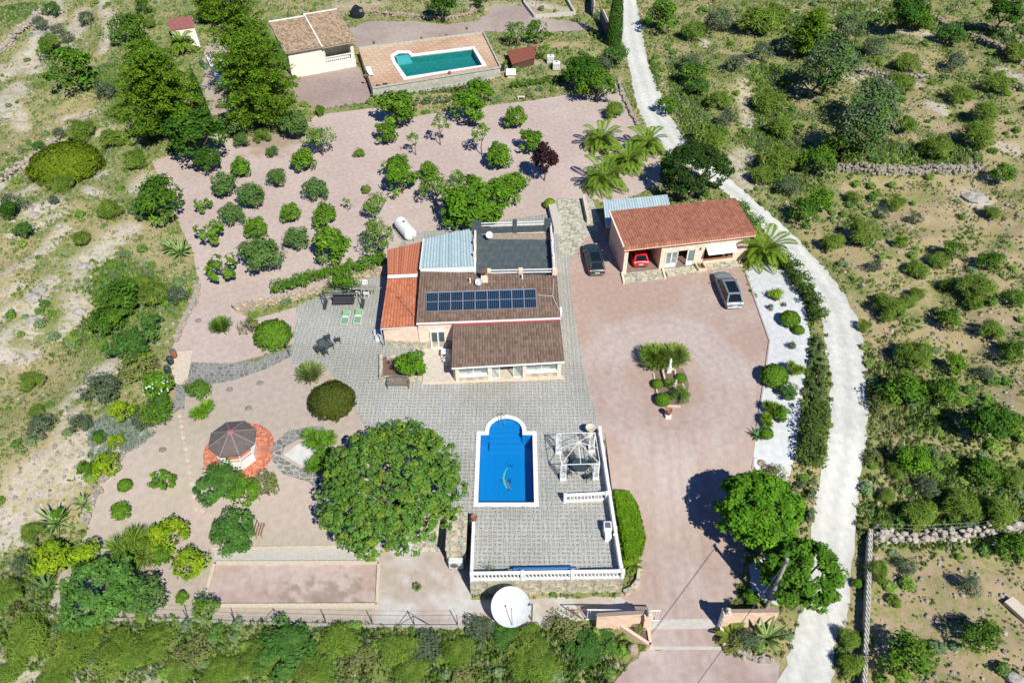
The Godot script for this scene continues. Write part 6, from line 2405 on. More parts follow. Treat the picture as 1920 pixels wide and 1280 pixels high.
		part(bb, "lid", ld, mats["dark_plastic"])
	var dr := thing("oil_drum", gg(327, 669), "rusty orange oil drum with an ash-grey top on the cream path", "oil drum")
	var om := MB.new()
	om.lathe(Vector3.ZERO, [Vector2(0.0, 0.02), Vector2(0.28, 0.02), Vector2(0.28, 0.28), Vector2(0.3, 0.3), Vector2(0.28, 0.32), Vector2(0.28, 0.58), Vector2(0.3, 0.6), Vector2(0.28, 0.62), Vector2(0.28, 0.88), Vector2(0.25, 0.88), Vector2(0.25, 0.6), Vector2(0.0, 0.6)], 18)
	part(dr, "drum", om, mat("drum_rust", rgb(0.42, 0.15, 0.07), 0.8, "rough", 0.4))
	var gr := MB.new()
	gr.cyl(Vector3(0, 0.84, 0), Vector3(0, 0.87, 0), 0.26, 0.26, 14)
	part(dr, "grate", gr, mats["galvanised"])
	# garden bench half under a shrub
	var hb := thing("iron_bench", gg(489, 998), "small iron bench peeping out beside the dark green shrub", "bench", "", PI * 0.5)
	for z in [-0.2, 0.0, 0.2]:
		var m := MB.new()
		m.box(Vector3(0, 0.42, z), Vector3(1.2, 0.03, 0.08))
		part(hb, "seat_slat", m, mats["rust"])
	for x in [-0.55, 0.55]:
		for z in [-0.22, 0.22]:
			var m := MB.new()
			m.bar(Vector3(x, 0, z), Vector3(x, 0.42, z), 0.04, 0.04)
			part(hb, "leg", m, mats["rust"])
	var bk := MB.new()
	bk.bar(Vector3(-0.55, 0.85, -0.26), Vector3(0.55, 0.85, -0.26), 0.04, 0.06)
	bk.bar(Vector3(-0.55, 0.42, -0.22), Vector3(-0.55, 0.85, -0.26), 0.04, 0.04)
	bk.bar(Vector3(0.55, 0.42, -0.22), Vector3(0.55, 0.85, -0.26), 0.04, 0.04)
	part(hb, "backrest", bk, mats["rust"])
	# wire table with a lamp at the patio corner
	var lp := thing("lamp_post", q(543, 668, 0.05), "small dark lamp post at the corner of the patio", "lamp post")
	var lm := MB.new()
	lm.cyl(Vector3.ZERO, Vector3(0, 1.5, 0), 0.04, 0.03, 8)
	part(lp, "post", lm, mats["dark_plastic"])
	var lh := MB.new()
	lh.lathe(Vector3(0, 1.5, 0), [Vector2(0.05, 0.0), Vector2(0.14, 0.08), Vector2(0.16, 0.26), Vector2(0.02, 0.36)], 8)
	part(lp, "lantern", lh, mats["dark_plastic"])
	# small stones and drain covers on the gravel
	for e in [[431, 731, "flat grey drain cover in the beige garden gravel"], [466, 766, "grey stone lying near the kiosk on garden gravel"], [487, 719, "round concrete cover near the dry grass clump"], [305, 844, "grey boulder alone on the gravel by the stepping stones"], [371, 602, "small dark stone on the gravel below the agaves"]]:
		var w := gg(e[0], e[1])
		var m := MB.new()
		stone(m, w + Vector3(0, 0.08, 0), Vector3(0.32, 0.14, 0.28), int(e[0]), 9, 6)
		single("garden_stone", m, mat("grey_rock", rgb(0.30, 0.29, 0.25), 0.9, "rough", 0.5, 1.0), w, e[2], "stone")

func make_island() -> void:
	var cream: Material = mats["cream_stone"]
	var bed := poly([[1225, 690], [1282, 690], [1290, 720], [1292, 755], [1272, 762], [1246, 762], [1228, 745]])
	structure("island_bed", sheet(ragged(bed, 0.1), 0.5, 0.05, func(x, z): return tone(x, z, rgb(0.24, 0.17, 0.13), rgb(0.3, 0.22, 0.18))), mats["gravel_mix"])
	var eo := thing("island_edging", gg(1255, 728), "low cream edging stones round the driveway island bed", "edging")
	for e in [[[1226, 702], [1227, 712]], [[1230, 729], [1233, 740]], [[1250, 762], [1276, 763]], [[1279, 721], [1283, 728]]]:
		var m := MB.new()
		m.bar(gg(e[0][0], e[0][1]) + Vector3(0, 0.08, 0), gg(e[1][0], e[1][1]) + Vector3(0, 0.08, 0), 0.14, 0.18)
		partw(eo, "edging_stone", m, cream)
	var f := gg(1255, 708)
	var o := thing("fountain_basin", f, "horseshoe shaped cream basin on the driveway island", "basin")
	var pts := [Vector3(-0.58, 0, -0.75), Vector3(-0.52, 0, 0.75)]
	for i in 7:
		var t := PI - PI * (i + 1) / 8.0
		pts.push_back(Vector3(cos(t) * 0.52, 0, 0.75 + sin(t) * 0.55))
	pts.push_back(Vector3(0.52, 0, 0.75))
	pts.push_back(Vector3(0.58, 0, -0.75))
	pts.push_back(Vector3(-0.58, 0, -0.75))
	var m := MB.new()
	for i in pts.size() - 1:
		m.bar(pts[i] + Vector3(0, 0.22, 0), pts[i + 1] + Vector3(0, 0.22, 0), 0.14, 0.44)
	part(o, "rim", m, cream)
	var so := MB.new()
	var pl := PackedVector2Array()
	for i in pts.size() - 1:
		pl.push_back(Vector2(pts[i].x, pts[i].z))
	so.flat(pl, 0.25)
	part(o, "soil", so, mats["brown_soil"])
	# white statue of a standing figure on a pedestal
	var s := thing("garden_statue", f + Vector3(0.0, 0.2, -0.55), "white stone statue on a square pedestal at the island basin", "statue")
	var pd := MB.new()
	pd.block(Vector3(0, 0.35, 0), Vector3(0.42, 0.7, 0.42), 0.03)
	part(s, "pedestal", pd, mats["white_concrete"])
	var fg := MB.new()
	fg.lathe(Vector3(0, 0.7, 0), [Vector2(0.16, 0.0), Vector2(0.15, 0.15), Vector2(0.13, 0.4), Vector2(0.1, 0.55), Vector2(0.14, 0.7), Vector2(0.13, 0.78), Vector2(0.045, 0.82), Vector2(0.045, 0.86), Vector2(0.085, 0.92), Vector2(0.085, 0.99), Vector2(0.01, 1.05)], 14)
	part(s, "figure", fg, mats["white_concrete"])
	rosette_thing("cycad", gg(1255, 724) + Vector3(0, 0.25, 0), 0.62, "small feathery cycad growing in the island basin", rgb(0.1, 0.15, 0.02))
	grass_clump(1231, 672, 66, 1500, "big fountain of green grass on the island, beside its twin", [rgb(0.2, 0.26, 0.04), rgb(0.25, 0.3, 0.06), rgb(0.15, 0.21, 0.03)])
	grass_clump(1262, 669, 62, 1500, "big paler fountain of grass on the island behind the statue", [rgb(0.24, 0.29, 0.06), rgb(0.3, 0.32, 0.1), rgb(0.18, 0.24, 0.04)])
	plant("clipped", 1233, 719, 22, "round_shrub", "small clipped shrub on the driveway island beside the basin", "shrub")
	plant("clipped", 1243, 748, 30, "round_shrub", "rounded shrub at the front corner of the driveway island", "shrub")
	plant("oleander", 1276, 741, 34, "flowering_shrub", "dark shrub with white flowers on the driveway island", "shrub")
	plant("clipped", 1276, 708, 22, "round_shrub", "small dark shrub behind the flowering shrub on the island", "shrub")
	var pp := gg(1252, 782)
	var st := thing("pot_stand", pp, "white concrete stand under the terracotta pot on the driveway", "stand")
	var sm := MB.new()
	sm.block(Vector3(0, 0.22, 0), Vector3(0.5, 0.44, 0.5), 0.03)
	part(st, "block", sm, mats["white_concrete"])
	round_pot(pp + Vector3(0, 0.44, 0), 0.3, 0.55, mats["terracotta"], "terracotta_pot", "terracotta pot on the white stand in the driveway", "pot")

func rosette_thing(called: String, at: Vector3, l: float, label: String, c: Color) -> void:
	var o := thing(called, at, label, "plant", "", rng.randf() * TAU)
	var st := MB.new()
	st.cyl(Vector3(0, -0.1, 0), Vector3(0, 0.15, 0), l * 0.14, l * 0.12, 8)
	part(o, "stem", st, bark)
	var shapes := []
	for i in 3:
		shapes.push_back(frond_mesh(l, [1.0, 0.6, 0.25][i], [0.6, 0.6, 0.4][i], [c, c * 1.3, c * 0.8], 70 + i, 0.2))
	for i in 22:
		var f := part(o, "frond", shapes[i * 3 / 22], leafy, Vector3(0, 0.12, 0))
		f.rotation.y = i * 2.39996

func make_gate() -> void:
	var peach: Material = mats["peach_render"]
	var white: Material = mats["white_paint"]
	var stone_m: Material = mats["cream_stone"]
	# sides of the entrance
	for e in [[1116, 1180, 1202, 1176, 1209, 1181, "peach rendered entrance wall before the sliding gate"], [1448, 1172, 1356, 1174, 1353, 1176, "peach rendered entrance wall beside the utility pole"]]:
		var a := gg(e[0], e[1])
		var b := gg(e[2], e[3])
		var pz := gg(e[4], e[5])
		var o := thing("entrance_wall", (a + b) * 0.5, e[6], "wall")
		var w := MB.new()
		w.bar(a + Vector3(0, 1.02, 0), b + Vector3(0, 1.12, 0), 0.22, 2.14)
		partw(o, "wall_panel", w, peach)
		var c := MB.new()
		c.bar(a + Vector3(0, 2.1, -0.02), b + Vector3(0, 2.2, -0.02), 0.27, 0.05)
		partw(o, "coping", c, mat("brown_coping", rgb(0.40, 0.30, 0.24), 0.85, "rough", 0.6))
		var p := MB.new()
		p.block(pz + Vector3(0, 1.1, 0), Vector3(0.5, 2.2, 0.5), 0.02)
		partw(o, "pillar", p, peach)
		var q2 := MB.new()
		for i in 9:
			q2.block(pz + Vector3(0.26 if e[0] < 1300 else -0.26, 0.14 + i * 0.24, 0), Vector3(0.1, 0.2, 0.42 if i % 2 == 0 else 0.32), 0.02)
		partw(o, "quoin_stones", q2, white)
		var cp := MB.new()
		cp.block(pz + Vector3(0, 2.24, 0), Vector3(0.62, 0.1, 0.62), 0.02)
		partw(o, "pillar_cap", cp, stone_m)
		var li := MB.new()
		li.ball(pz + Vector3(0, 2.47, 0.02), Vector3(0.16, 0.2, 0.26), 10, 7)
		li.ball(pz + Vector3(0, 2.66, 0.2), Vector3(0.12, 0.13, 0.13), 9, 6)
		li.cyl(pz + Vector3(0.08, 2.28, 0.24), pz + Vector3(0.07, 2.5, 0.16), 0.05, 0.06, 6)
		li.cyl(pz + Vector3(-0.08, 2.28, 0.24), pz + Vector3(-0.07, 2.5, 0.16), 0.05, 0.06, 6)
		partw(o, "lion_finial", li, stone_m)
	# white sliding gate drawn behind the wall
	var ga := gg(1098, 1164)
	var gb := gg(1234, 1166)
	var g := thing("sliding_gate", (ga + gb) * 0.5, "white barred sliding gate drawn open behind the peach wall", "gate")
	for y in [0.25, 1.65]:
		var r := MB.new()
		r.bar(ga + Vector3(0, y, 0), gb + Vector3(0, y, 0), 0.06, 0.1)
		partw(g, "rail", r, white)
	for i in 30:
		var p := ga.lerp(gb, (i + 0.5) / 30.0)
		var m := MB.new()
		m.bar(p + Vector3(0, 0.2, 0), p + Vector3(0, 1.68, 0), 0.04, 0.04)
		partw(g, "bar", m, white)
	var tail := MB.new()
	tail.bar(ga + Vector3(0, 1.65, 0), ga + Vector3(-1.1, 1.65, 0), 0.05, 0.05)
	tail.bar(ga + Vector3(-1.1, 1.65, 0), ga + Vector3(-0.2, 0.25, 0), 0.05, 0.05)
	partw(g, "counter_frame", tail, mats["rust"])
	var tr := MB.new()
	tr.prism(poly([[1226, 1162], [1343, 1160], [1346, 1178], [1218, 1180]]), -1.79, -1.745)
	structure("gate_track", tr, mats["pale_concrete"])
	var tr2 := MB.new()
	tr2.prism(poly([[1218, 1212], [1352, 1212], [1353, 1218], [1218, 1218]]), -1.79, -1.75)
	structure("forecourt_kerb", tr2, mats["pale_concrete"])
	# triangular planter
	var pl := thing("triangular_planter", gg(1200, 1195), "triangular peach planter with a dead brown shrub by the gate", "planter")
	for e in [[1162, 1178, 1219, 1216], [1219, 1216, 1214, 1184]]:
		var m := MB.new()
		m.bar(gg(e[0], e[1]) + Vector3(0, 0.3, 0), gg(e[2], e[3]) + Vector3(0, 0.3, 0), 0.22, 0.6)
		partw(pl, "wall", m, peach)
	var ps := MB.new()
	ps.flat(poly([[1164, 1180], [1214, 1184], [1218, 1212]]), -1.4)
	partw(pl, "soil", ps, mats["brown_soil"])
	plant("dryshrub", 1196, 1180, 30, "dead_shrub", "dry brown shrub in the triangular peach planter", "shrub")
	var lp := thing("low_planter_wall", gg(1352, 1195), "low peach kerb wall running out from the gate pillar", "wall")
	var lm := MB.new()
	lm.bar(gg(1351, 1180) + Vector3(0, 0.25, 0), gg(1357, 1214) + Vector3(0, 0.2, 0), 0.25, 0.5)
	partw(lp, "wall", lm, peach)
	var bo := gg(1185, 1226)
	var bm := MB.new()
	stone(bm, bo + Vector3(0, 0.55, 0), Vector3(0.45, 0.75, 0.4), 17, 9, 7)
	single("standing_boulder", bm, mat("tan_rock", rgb(0.5, 0.40, 0.29), 0.9, "rough", 0.7, 2.0), bo, "upright tan boulder outside the triangular planter", "boulder")
	# curved stone bed at the terrace corner
	var cb := thing("curved_stone_bed", gg(1188, 1095), "curved rubble kerb round a bed at the terrace corner", "kerb")
	var cl := [[1170, 1114], [1185, 1107], [1197, 1092], [1200, 1068], [1194, 1046], [1180, 1042]]
	for i in cl.size() - 1:
		var m := MB.new()
		m.bar(gg(cl[i][0], cl[i][1]) + Vector3(0, 0.15, 0), gg(cl[i + 1][0], cl[i + 1][1]) + Vector3(0, 0.15, 0), 0.4, 0.4)
		partw(cb, "kerb_stone", m, mats["rubble_facing"])
	# utility pole with a cable
	var pb := gg(1437, 1140)
	var up := thing("utility_pole", pb, "slim grey concrete utility pole rising out of the tree", "utility pole")
	var um := MB.new()
	um.cyl(Vector3(0, -0.2, 0), Vector3(0, 6.7, 0), 0.17, 0.12, 10)
	part(up, "pole", um, mats["concrete"])
	var ub := MB.new()
	ub.box(Vector3(0, 6.5, 0), Vector3(0.1, 0.1, 0.7))
	part(up, "bracket", ub, mats["galvanised"])
	var c0 := pb + Vector3(0, 6.5, 0)
	var c1 := q(1307, 1280, c0.y - 0.1)
	var dir := (c1 - c0)
	var far := c0 + dir * 3.2
	var cm := MB.new()
	var prev := c0
	for i in 24:
		var t := (i + 1) / 24.0
		var e := c0.lerp(far, t) - Vector3(0, 0.5 * 4.0 * t * (1.0 - t), 0)
		cm.cyl(prev, e, 0.022, 0.022, 5, false)
		prev = e
	single("overhead_cable", cm, mats["dark_plastic"], c0, "thin dark cable hanging from the utility pole across the gateway", "cable")

func make_fences() -> void:
	# the front fence: a low block kerb and leaning dark posts with wires
	var o := thing("front_fence", gg(560, 1168), "wire fence on a low block kerb along the front of the garden", "fence")
	var base := [[92, 1156], [210, 1163], [353, 1164], [441, 1169], [521, 1171], [612, 1173], [699, 1175], [777, 1176], [858, 1176]]
	for i in base.size() - 1:
		var m := MB.new()
		m.bar(gg(base[i][0], base[i][1]) + Vector3(0, 0.08, 0), gg(base[i + 1][0], base[i + 1][1]) + Vector3(0, 0.08, 0), 0.2, 0.24)
		partw(o, "kerb_block", m, mats["concrete"])
	var tops := []
	for e in [[122, 1158], [353, 1162], [441, 1167], [521, 1168], [612, 1170], [699, 1172], [777, 1173], [858, 1172]]:
		var p := gg(e[0], e[1])
		var m := MB.new()
		m.cyl(p, p + Vector3(0, 1.5, 0), 0.035, 0.03, 6)
		partw(o, "post", m, mats["dark_green_metal"])
		tops.push_back(p)
		if e[0] == 521 or e[0] == 777:
			for s in [-1.25, 1.25]:
				var br := MB.new()
				br.cyl(p + Vector3(0, 1.4, 0), p + Vector3(s, 0.05, 0.05), 0.025, 0.025, 5)
				partw(o, "brace", br, mats["dark_green_metal"])
	for i in tops.size() - 1:
		for y in [0.5, 1.0, 1.45]:
			var m := MB.new()
			m.cyl(tops[i] + Vector3(0, y, 0), tops[i + 1] + Vector3(0, y, 0), 0.008, 0.008, 4, false)
			partw(o, "wire", m, mats["galvanised"])
	# perforated block wall beside the lane
	var bw := thing("pierced_block_wall", gg(1620, 1140), "low wall of pierced concrete blocks beside the white lane", "wall")
	var line := [[1628, 1002], [1625, 1070], [1622, 1150], [1618, 1230], [1614, 1330]]
	for i in line.size() - 1:
		var a := gg(line[i][0], line[i][1])
		var b := gg(line[i + 1][0], line[i + 1][1])
		var m := MB.new()
		m.bar(a + Vector3(0, 0.3, 0), b + Vector3(0, 0.3, 0), 0.3, 1.0)
		partw(bw, "wall", m, mats["pale_concrete"])
		var k := int(a.distance_to(b) / 0.42)
		for j in k:
			var p := a.lerp(b, (j + 0.5) / k)
			for s in [-0.09, 0.09]:
				var hb := MB.new()
				hb.bar(p + Vector3(s, 0.84, -0.18), p + Vector3(s, 0.84, 0.18), 0.06, 0.08)
				partw(bw, "top_block", hb, mats["pale_concrete"])
	var fp := thing("wire_fence", gg(1760, 1000), "green wire fence with braced posts above the white stone wall", "fence")
	for e in [[1632, 1002, 1], [1720, 1005, 0], [1815, 1000, 2], [1905, 988, 0]]:
		var p := gg(e[0], e[1])
		var m := MB.new()
		m.cyl(p, p + Vector3(0, 1.6, 0), 0.035, 0.03, 6)
		partw(fp, "post", m, mats["dark_green_metal"])
		if e[2] > 0:
			var br := MB.new()
			br.cyl(p + Vector3(0, 1.5, 0), p + Vector3(1.2 if e[2] == 1 else -2.2, 0.1, 0.1), 0.03, 0.03, 5)
			partw(fp, "brace", br, mats["galvanised"])
	for s in [[[1632, 1002], [1720, 1005]], [[1720, 1005], [1815, 1000]], [[1815, 1000], [1905, 988]]]:
		for y in [0.5, 1.0, 1.5]:
			var m := MB.new()
			m.cyl(gg(s[0][0], s[0][1]) + Vector3(0, y, 0), gg(s[1][0], s[1][1]) + Vector3(0, y, 0), 0.01, 0.01, 4, false)
			partw(fp, "wire", m, mats["galvanised"])
	# dry stone walls on the slopes
	var grey := rgb(0.40, 0.37, 0.31)
	stone_wall(poly([[1640, 1012], [1720, 1014], [1820, 1006], [1925, 992]]), 0.9, 0.9, "white stone wall topped by a wire fence above the bare plot", 0.42, "dry_stone_wall", rgb(0.58, 0.52, 0.44))
	stone_wall(poly([[1566, 322], [1640, 324], [1760, 323], [1840, 320]]), 1.1, 0.7, "long grey terrace wall of dry stone below the wild olives", 0.4, "dry_stone_wall", grey)
	stone_wall(poly([[1610, 138], [1660, 146], [1735, 152]]), 0.9, 0.7, "short grey dry stone wall among the wild olives", 0.4, "dry_stone_wall", grey)
	stone_wall(poly([[1748, 38], [1790, 58], [1850, 84], [1915, 122]]), 1.0, 0.7, "brown dry stone wall running down the upper slope", 0.45, "dry_stone_wall", rgb(0.36, 0.30, 0.23))
	stone_wall(poly([[0, 342], [60, 300], [120, 250], [172, 212]]), 0.7, 1.2, "tumbled pale stone wall below the dry grass terrace", 0.45, "dry_stone_wall", rgb(0.50, 0.45, 0.37))
	stone_wall(poly([[0, 98], [40, 60], [82, 20]]), 0.8, 1.3, "tumbled pale stone wall at the rocky upper slope", 0.5, "dry_stone_wall", rgb(0.52, 0.46, 0.37))
	stone_wall(poly([[372, 535], [362, 570], [345, 600], [330, 640]]), 0.35, 0.8, "low stone edging along the orchard gravel", 0.36, "stone_edging", rgb(0.5, 0.44, 0.34))
	stone_wall(poly([[225, 830], [205, 870], [190, 905], [170, 945], [160, 985]]), 0.4, 0.9, "low stone edging along the garden gravel", 0.36, "stone_edging", rgb(0.48, 0.42, 0.34))
	stone_wall(poly([[442, 584], [500, 572], [560, 560], [600, 548]]), 0.9, 0.5, "golden stone retaining wall below the vine hedge", 0.36, "dry_stone_wall", rgb(0.60, 0.48, 0.34))
	stone_wall(poly([[655, 532], [690, 522], [722, 512]]), 0.9, 0.5, "golden stone wall between the hedge and the villa gable", 0.34, "dry_stone_wall", rgb(0.60, 0.48, 0.34))
	stone_wall(poly([[1378, 1218], [1410, 1236], [1445, 1240]]), 0.4, 0.6, "rough stone edging below the striped agave at the gate", 0.4, "stone_edging", rgb(0.5, 0.44, 0.38))
	stone_wall(poly([[1158, 150], [1172, 190], [1190, 225], [1205, 250]]), 0.5, 0.5, "stone edging between the orchard and the white lane", 0.36, "stone_edging", rgb(0.46, 0.40, 0.34))
	stone_wall(poly([[688, 25], [760, 32], [840, 38], [880, 30], [895, 8]]), 0.7, 0.7, "reddish stone wall above the neighbour's yard", 0.45, "dry_stone_wall", rgb(0.48, 0.36, 0.27))
	# entrance slab walls near the apron
	var w := thing("low_garden_wall", q(1037, 405, 0.05), "narrow white wall with dark plinth leading to the roof terrace", "wall")
	var m := MB.new()
	m.bar(q(1033, 378, 0.45), q(1046, 432, 0.45), 0.9, 0.8)
	partw(w, "wall", m, mats["pale_concrete"])
	var w2 := thing("low_garden_wall", q(1098, 395, 0.05), "thin dark edged wall beside the stone apron and palm", "wall")
	var m2 := MB.new()
	m2.bar(q(1094, 372, 0.4), q(1103, 414, 0.4), 0.3, 0.8)
	partw(w2, "wall", m2, mats["cream_stone"])
	# kerb between the driveway and the white gravel
	var k := thing("driveway_kerb", gg(1430, 700), "thin pale kerb between the red driveway and white gravel", "kerb")
	var kl := [[1397, 508], [1420, 575], [1443, 640], [1432, 720], [1420, 800], [1411, 880]]
	for i in kl.size() - 1:
		var e := MB.new()
		e.bar(gg(kl[i][0], kl[i][1]) + Vector3(0, 0.05, 0), gg(kl[i + 1][0], kl[i + 1][1]) + Vector3(0, 0.05, 0), 0.14, 0.14)
		partw(k, "kerb_stone", e, mats["concrete"])

# ---------------------------------------------------------------- the neighbour's place
func make_neighbour() -> void:
	var wallm := mat("ivory_render", rgb(0.80, 0.77, 0.66), 0.9, "plaster", 2.8)
	var white: Material = mats["white_paint"]
	var tile: Material = mats["roof_clay"]
	var gravel: Material = mats["gravel_mix"]
	var yard := poly([[545, 148], [672, 124], [700, 180], [690, 192], [600, 205], [555, 190]])
	fill_clean(yard)
	structure("neighbour_gravel", sheet(yard, 0.9, 0.03, func(x, z): return tone(x, z, rgb(0.38, 0.285, 0.25), rgb(0.46, 0.36, 0.32))), gravel)
	var track := poly([[640, 60], [690, 40], [760, 40], [840, 46], [900, 38], [930, 10], [1000, 12], [1010, 34], [1095, 42], [1110, 55], [1050, 60], [960, 62], [905, 58], [672, 92]])
	fill_clean(track)
	structure("neighbour_track", sheet(ragged(track, 0.3), 0.9, 0.03, func(x, z): return tone(x, z, rgb(0.40, 0.31, 0.27), rgb(0.50, 0.42, 0.36))), gravel)
	var lane := poly([[385, 80], [420, 60], [440, 110], [420, 150], [440, 215], [395, 215], [378, 160]])
	fill_clean(lane)
	structure("neighbour_path", sheet(ragged(lane, 0.3), 0.9, 0.03, func(x, z): return tone(x, z, rgb(0.45, 0.37, 0.29), rgb(0.52, 0.44, 0.36))), gravel)
	# house
	var fl := Vector2(-33.3, -115.3)
	var fr := Vector2(-24.2, -119.5)
	var f := (fr - fl).normalized()
	var bk := Vector2(f.y, -f.x)
	var at := Vector3(-29.0, 0, -121.0)
	var o := thing("neighbour_house", at, "ivory house with a tan tiled roof and a shaded gallery", "house")
	var L := func(a: float, b: float, y: float) -> Vector3:
		var p := fl + f * a + bk * b
		return Vector3(p.x, y, p.y)
	var wd := fl.distance_to(fr)
	var w := MB.new()
	var pw := PackedVector2Array()
	for e in [[0.0, 0.0], [5.1, 0.0], [5.1, 9.0], [0.0, 9.0]]:
		pw.push_back(fl + f * e[0] + bk * e[1])
	w.prism(pw, -0.2, 4.2)
	var p3 := PackedVector2Array()
	for e in [[5.1, 0.0], [wd, 0.0], [wd, 9.0], [5.1, 9.0]]:
		p3.push_back(fl + f * e[0] + bk * e[1])
	w.prism(p3, -0.2, 1.2)
	w.bar(L.call(5.1, 3.2, 2.6), L.call(wd, 3.2, 2.6), 0.2, 3.0)
	w.bar(L.call(wd - 0.15, 0.2, 2.6), L.call(wd - 0.15, 8.8, 2.6), 0.3, 3.0)
	partw(o, "wall", w, wallm)
	for x in [5.35, wd - 0.25]:
		var c := MB.new()
		c.bar(L.call(x, 0.2, 1.2), L.call(x, 0.2, 4.1), 0.4, 0.4)
		partw(o, "column", c, wallm)
	var hr := MB.new()
	hr.bar(L.call(5.5, 0.15, 2.15), L.call(wd - 0.3, 0.15, 2.15), 0.2, 0.12)
	hr.bar(L.call(5.5, 0.15, 1.3), L.call(wd - 0.3, 0.15, 1.3), 0.2, 0.15)
	partw(o, "balcony_rail", hr, white)
	for i in 13:
		var b := part(o, "baluster", baluster_shape, white, L.call(5.75 + i * (wd - 6.3) / 12.0, 0.15, 1.36) - at)
		b.scale = Vector3(1.5, 1.08, 1.5)
	var tan := [rgb(0.60, 0.44, 0.29), rgb(0.53, 0.37, 0.24), rgb(0.66, 0.50, 0.34), rgb(0.40, 0.28, 0.18)]
	var edge := mat("roof_edge", rgb(0.48, 0.42, 0.33), 0.85, "rough", 0.8)
	roof_part(o, L.call(-0.5, -0.5, 4.2), L.call(5.1, -0.5, 4.2), L.call(5.1, 9.3, 5.3), L.call(-0.5, 9.3, 5.3), 0.26, 0.42, 0.08, tan, tile, edge)
	roof_part(o, L.call(5.1, -0.6, 4.1), L.call(wd + 0.4, -0.6, 4.1), L.call(wd + 0.4, 9.6, 5.45), L.call(5.1, 9.6, 5.45), 0.26, 0.42, 0.08, tan, tile, edge)
	for s in [[-0.5, 5.0, 9.35, 5.36], [5.1, wd + 0.4, 9.65, 5.5]]:
		var rg := MB.new()
		rg.bar(L.call(s[0], s[2], s[3]), L.call(s[1], s[2], s[3]), 0.3, 0.14)
		partw(o, "ridge_cap", rg, white)
	var vg := MB.new()
	vg.bar(L.call(5.12, -0.6, 4.24), L.call(5.12, 9.6, 5.56), 0.22, 0.12)
	partw(o, "verge", vg, wallm)
	fill_clean(pw)
	fill_clean(p3)
	# raised pool deck
	var D := flatpoly([[672, 92], [906, 62], [938, 127], [698, 166]], 1.5)
	var dk := thing("pool_deck", Vector3(-12.5, 0, -119.0), "raised tan pool deck with a concrete wall and a green pool", "pool deck")
	fill_clean(D)
	var pool := flatpoly([[742, 116], [738, 105], [748, 99], [764, 99], [770, 105], [886, 91], [904, 122], [762, 144]], 1.5)
	var rimp := flatpoly([[736, 118], [731, 104], [745, 95], [768, 95], [774, 101], [889, 87], [913, 123], [757, 150]], 1.5)
	var top := sheet(D, 1.0, 0.0, func(x, z): return tone(x, z, rgb(0.66, 0.40, 0.25), rgb(0.80, 0.58, 0.39), 1.3), [rimp], 1.5)
	var tp := part(dk, "deck_paving", top, mat("deck_stone", rgb(1, 1, 1), 0.85, "rough", 1.9))
	tp.position = -dk.position
	var sw := MB.new()
	sw.prism(D, -0.3, 1.49, false)
	partw(dk, "wall", sw, mat("grey_render", rgb(0.58, 0.57, 0.50), 0.9, "rough", 3.0))
	for i in 4:
		var a := D[i]
		var b := D[(i + 1) % 4]
		if i == 3:
			continue
		var m := MB.new()
		var h := 0.3 if i < 2 else 0.2
		m.bar(Vector3(a.x, 1.5 + h * 0.5, a.y), Vector3(b.x, 1.5 + h * 0.5, b.y), 0.25, h)
		partw(dk, "parapet", m, mats["grey_render"])
	var rm := MB.new()
	for i in pool.size():
		var j := (i + 1) % pool.size()
		rm.quad(Vector3(rimp[i].x, 1.55, rimp[i].y), Vector3(pool[i].x, 1.55, pool[i].y), Vector3(pool[j].x, 1.55, pool[j].y), Vector3(rimp[j].x, 1.55, rimp[j].y))
		rm.quad(Vector3(pool[i].x, 1.3, pool[i].y), Vector3(pool[j].x, 1.3, pool[j].y), Vector3(pool[j].x, 1.55, pool[j].y), Vector3(pool[i].x, 1.55, pool[i].y))
		rm.quad(Vector3(rimp[j].x, 1.45, rimp[j].y), Vector3(rimp[i].x, 1.45, rimp[i].y), Vector3(rimp[i].x, 1.55, rimp[i].y), Vector3(rimp[j].x, 1.55, rimp[j].y))
	partw(dk, "pool_coping", rm, mats["pool_coping"])
	var bs := MB.new()
	bs.prism(pool, 0.35, 1.4, false)
	bs.flat(pool, 0.36)
	partw(dk, "pool_basin", bs, mat("green_pool", rgb(0.0, 0.26, 0.22), 0.4, "rough", 3.0))
	for i in 3:
		var st := MB.new()
		var s0 := q(742 + i * 1.5, 108 + i * 3.5, 1.3 - i * 0.25)
		var s1 := q(768 + i * 1.5, 104 + i * 3.5, 1.3 - i * 0.25)
		st.bar(s0 - Vector3(0, 0.3, 0), s1 - Vector3(0, 0.3, 0), 0.9, 0.6)
		partw(dk, "pool_step", st, mat("pale_turquoise", rgb(0.05, 0.36, 0.38), 0.4))
	var wt := MB.new()
	wt.flat(pool, 1.38)
	partw(dk, "water", wt, mats["pool_water"])
	# loungers, pots and clutter round the deck
	for e in [[709, 161], [722, 158]]:
		var mt := thing("folded_mat", q(e[0], e[1], 1.5), "dark folded mat on the corner of the neighbour's deck", "mat", "mats on the neighbour's deck")
		var m := MB.new()
		m.block(Vector3(0, 0.05, 0), Vector3(0.7, 0.1, 0.6), 0.02)
		part(mt, "cushion", m, mats["black_cushion"])
	var lg := thing("deck_lounger", q(694, 139, 1.5), "white lounger at the edge of the neighbour's deck", "sun lounger", "", 0.4)
	var l1 := MB.new()
	l1.block(Vector3(0, 0.3, 0.3), Vector3(0.7, 0.08, 1.3), 0.02)
	part(lg, "seat", l1, white)
	var l2 := MB.new()
	l2.box(Vector3(0, 0.55, -0.6), Vector3(0.7, 0.08, 0.8), Basis(Vector3.RIGHT, 0.6))
	part(lg, "backrest", l2, white)
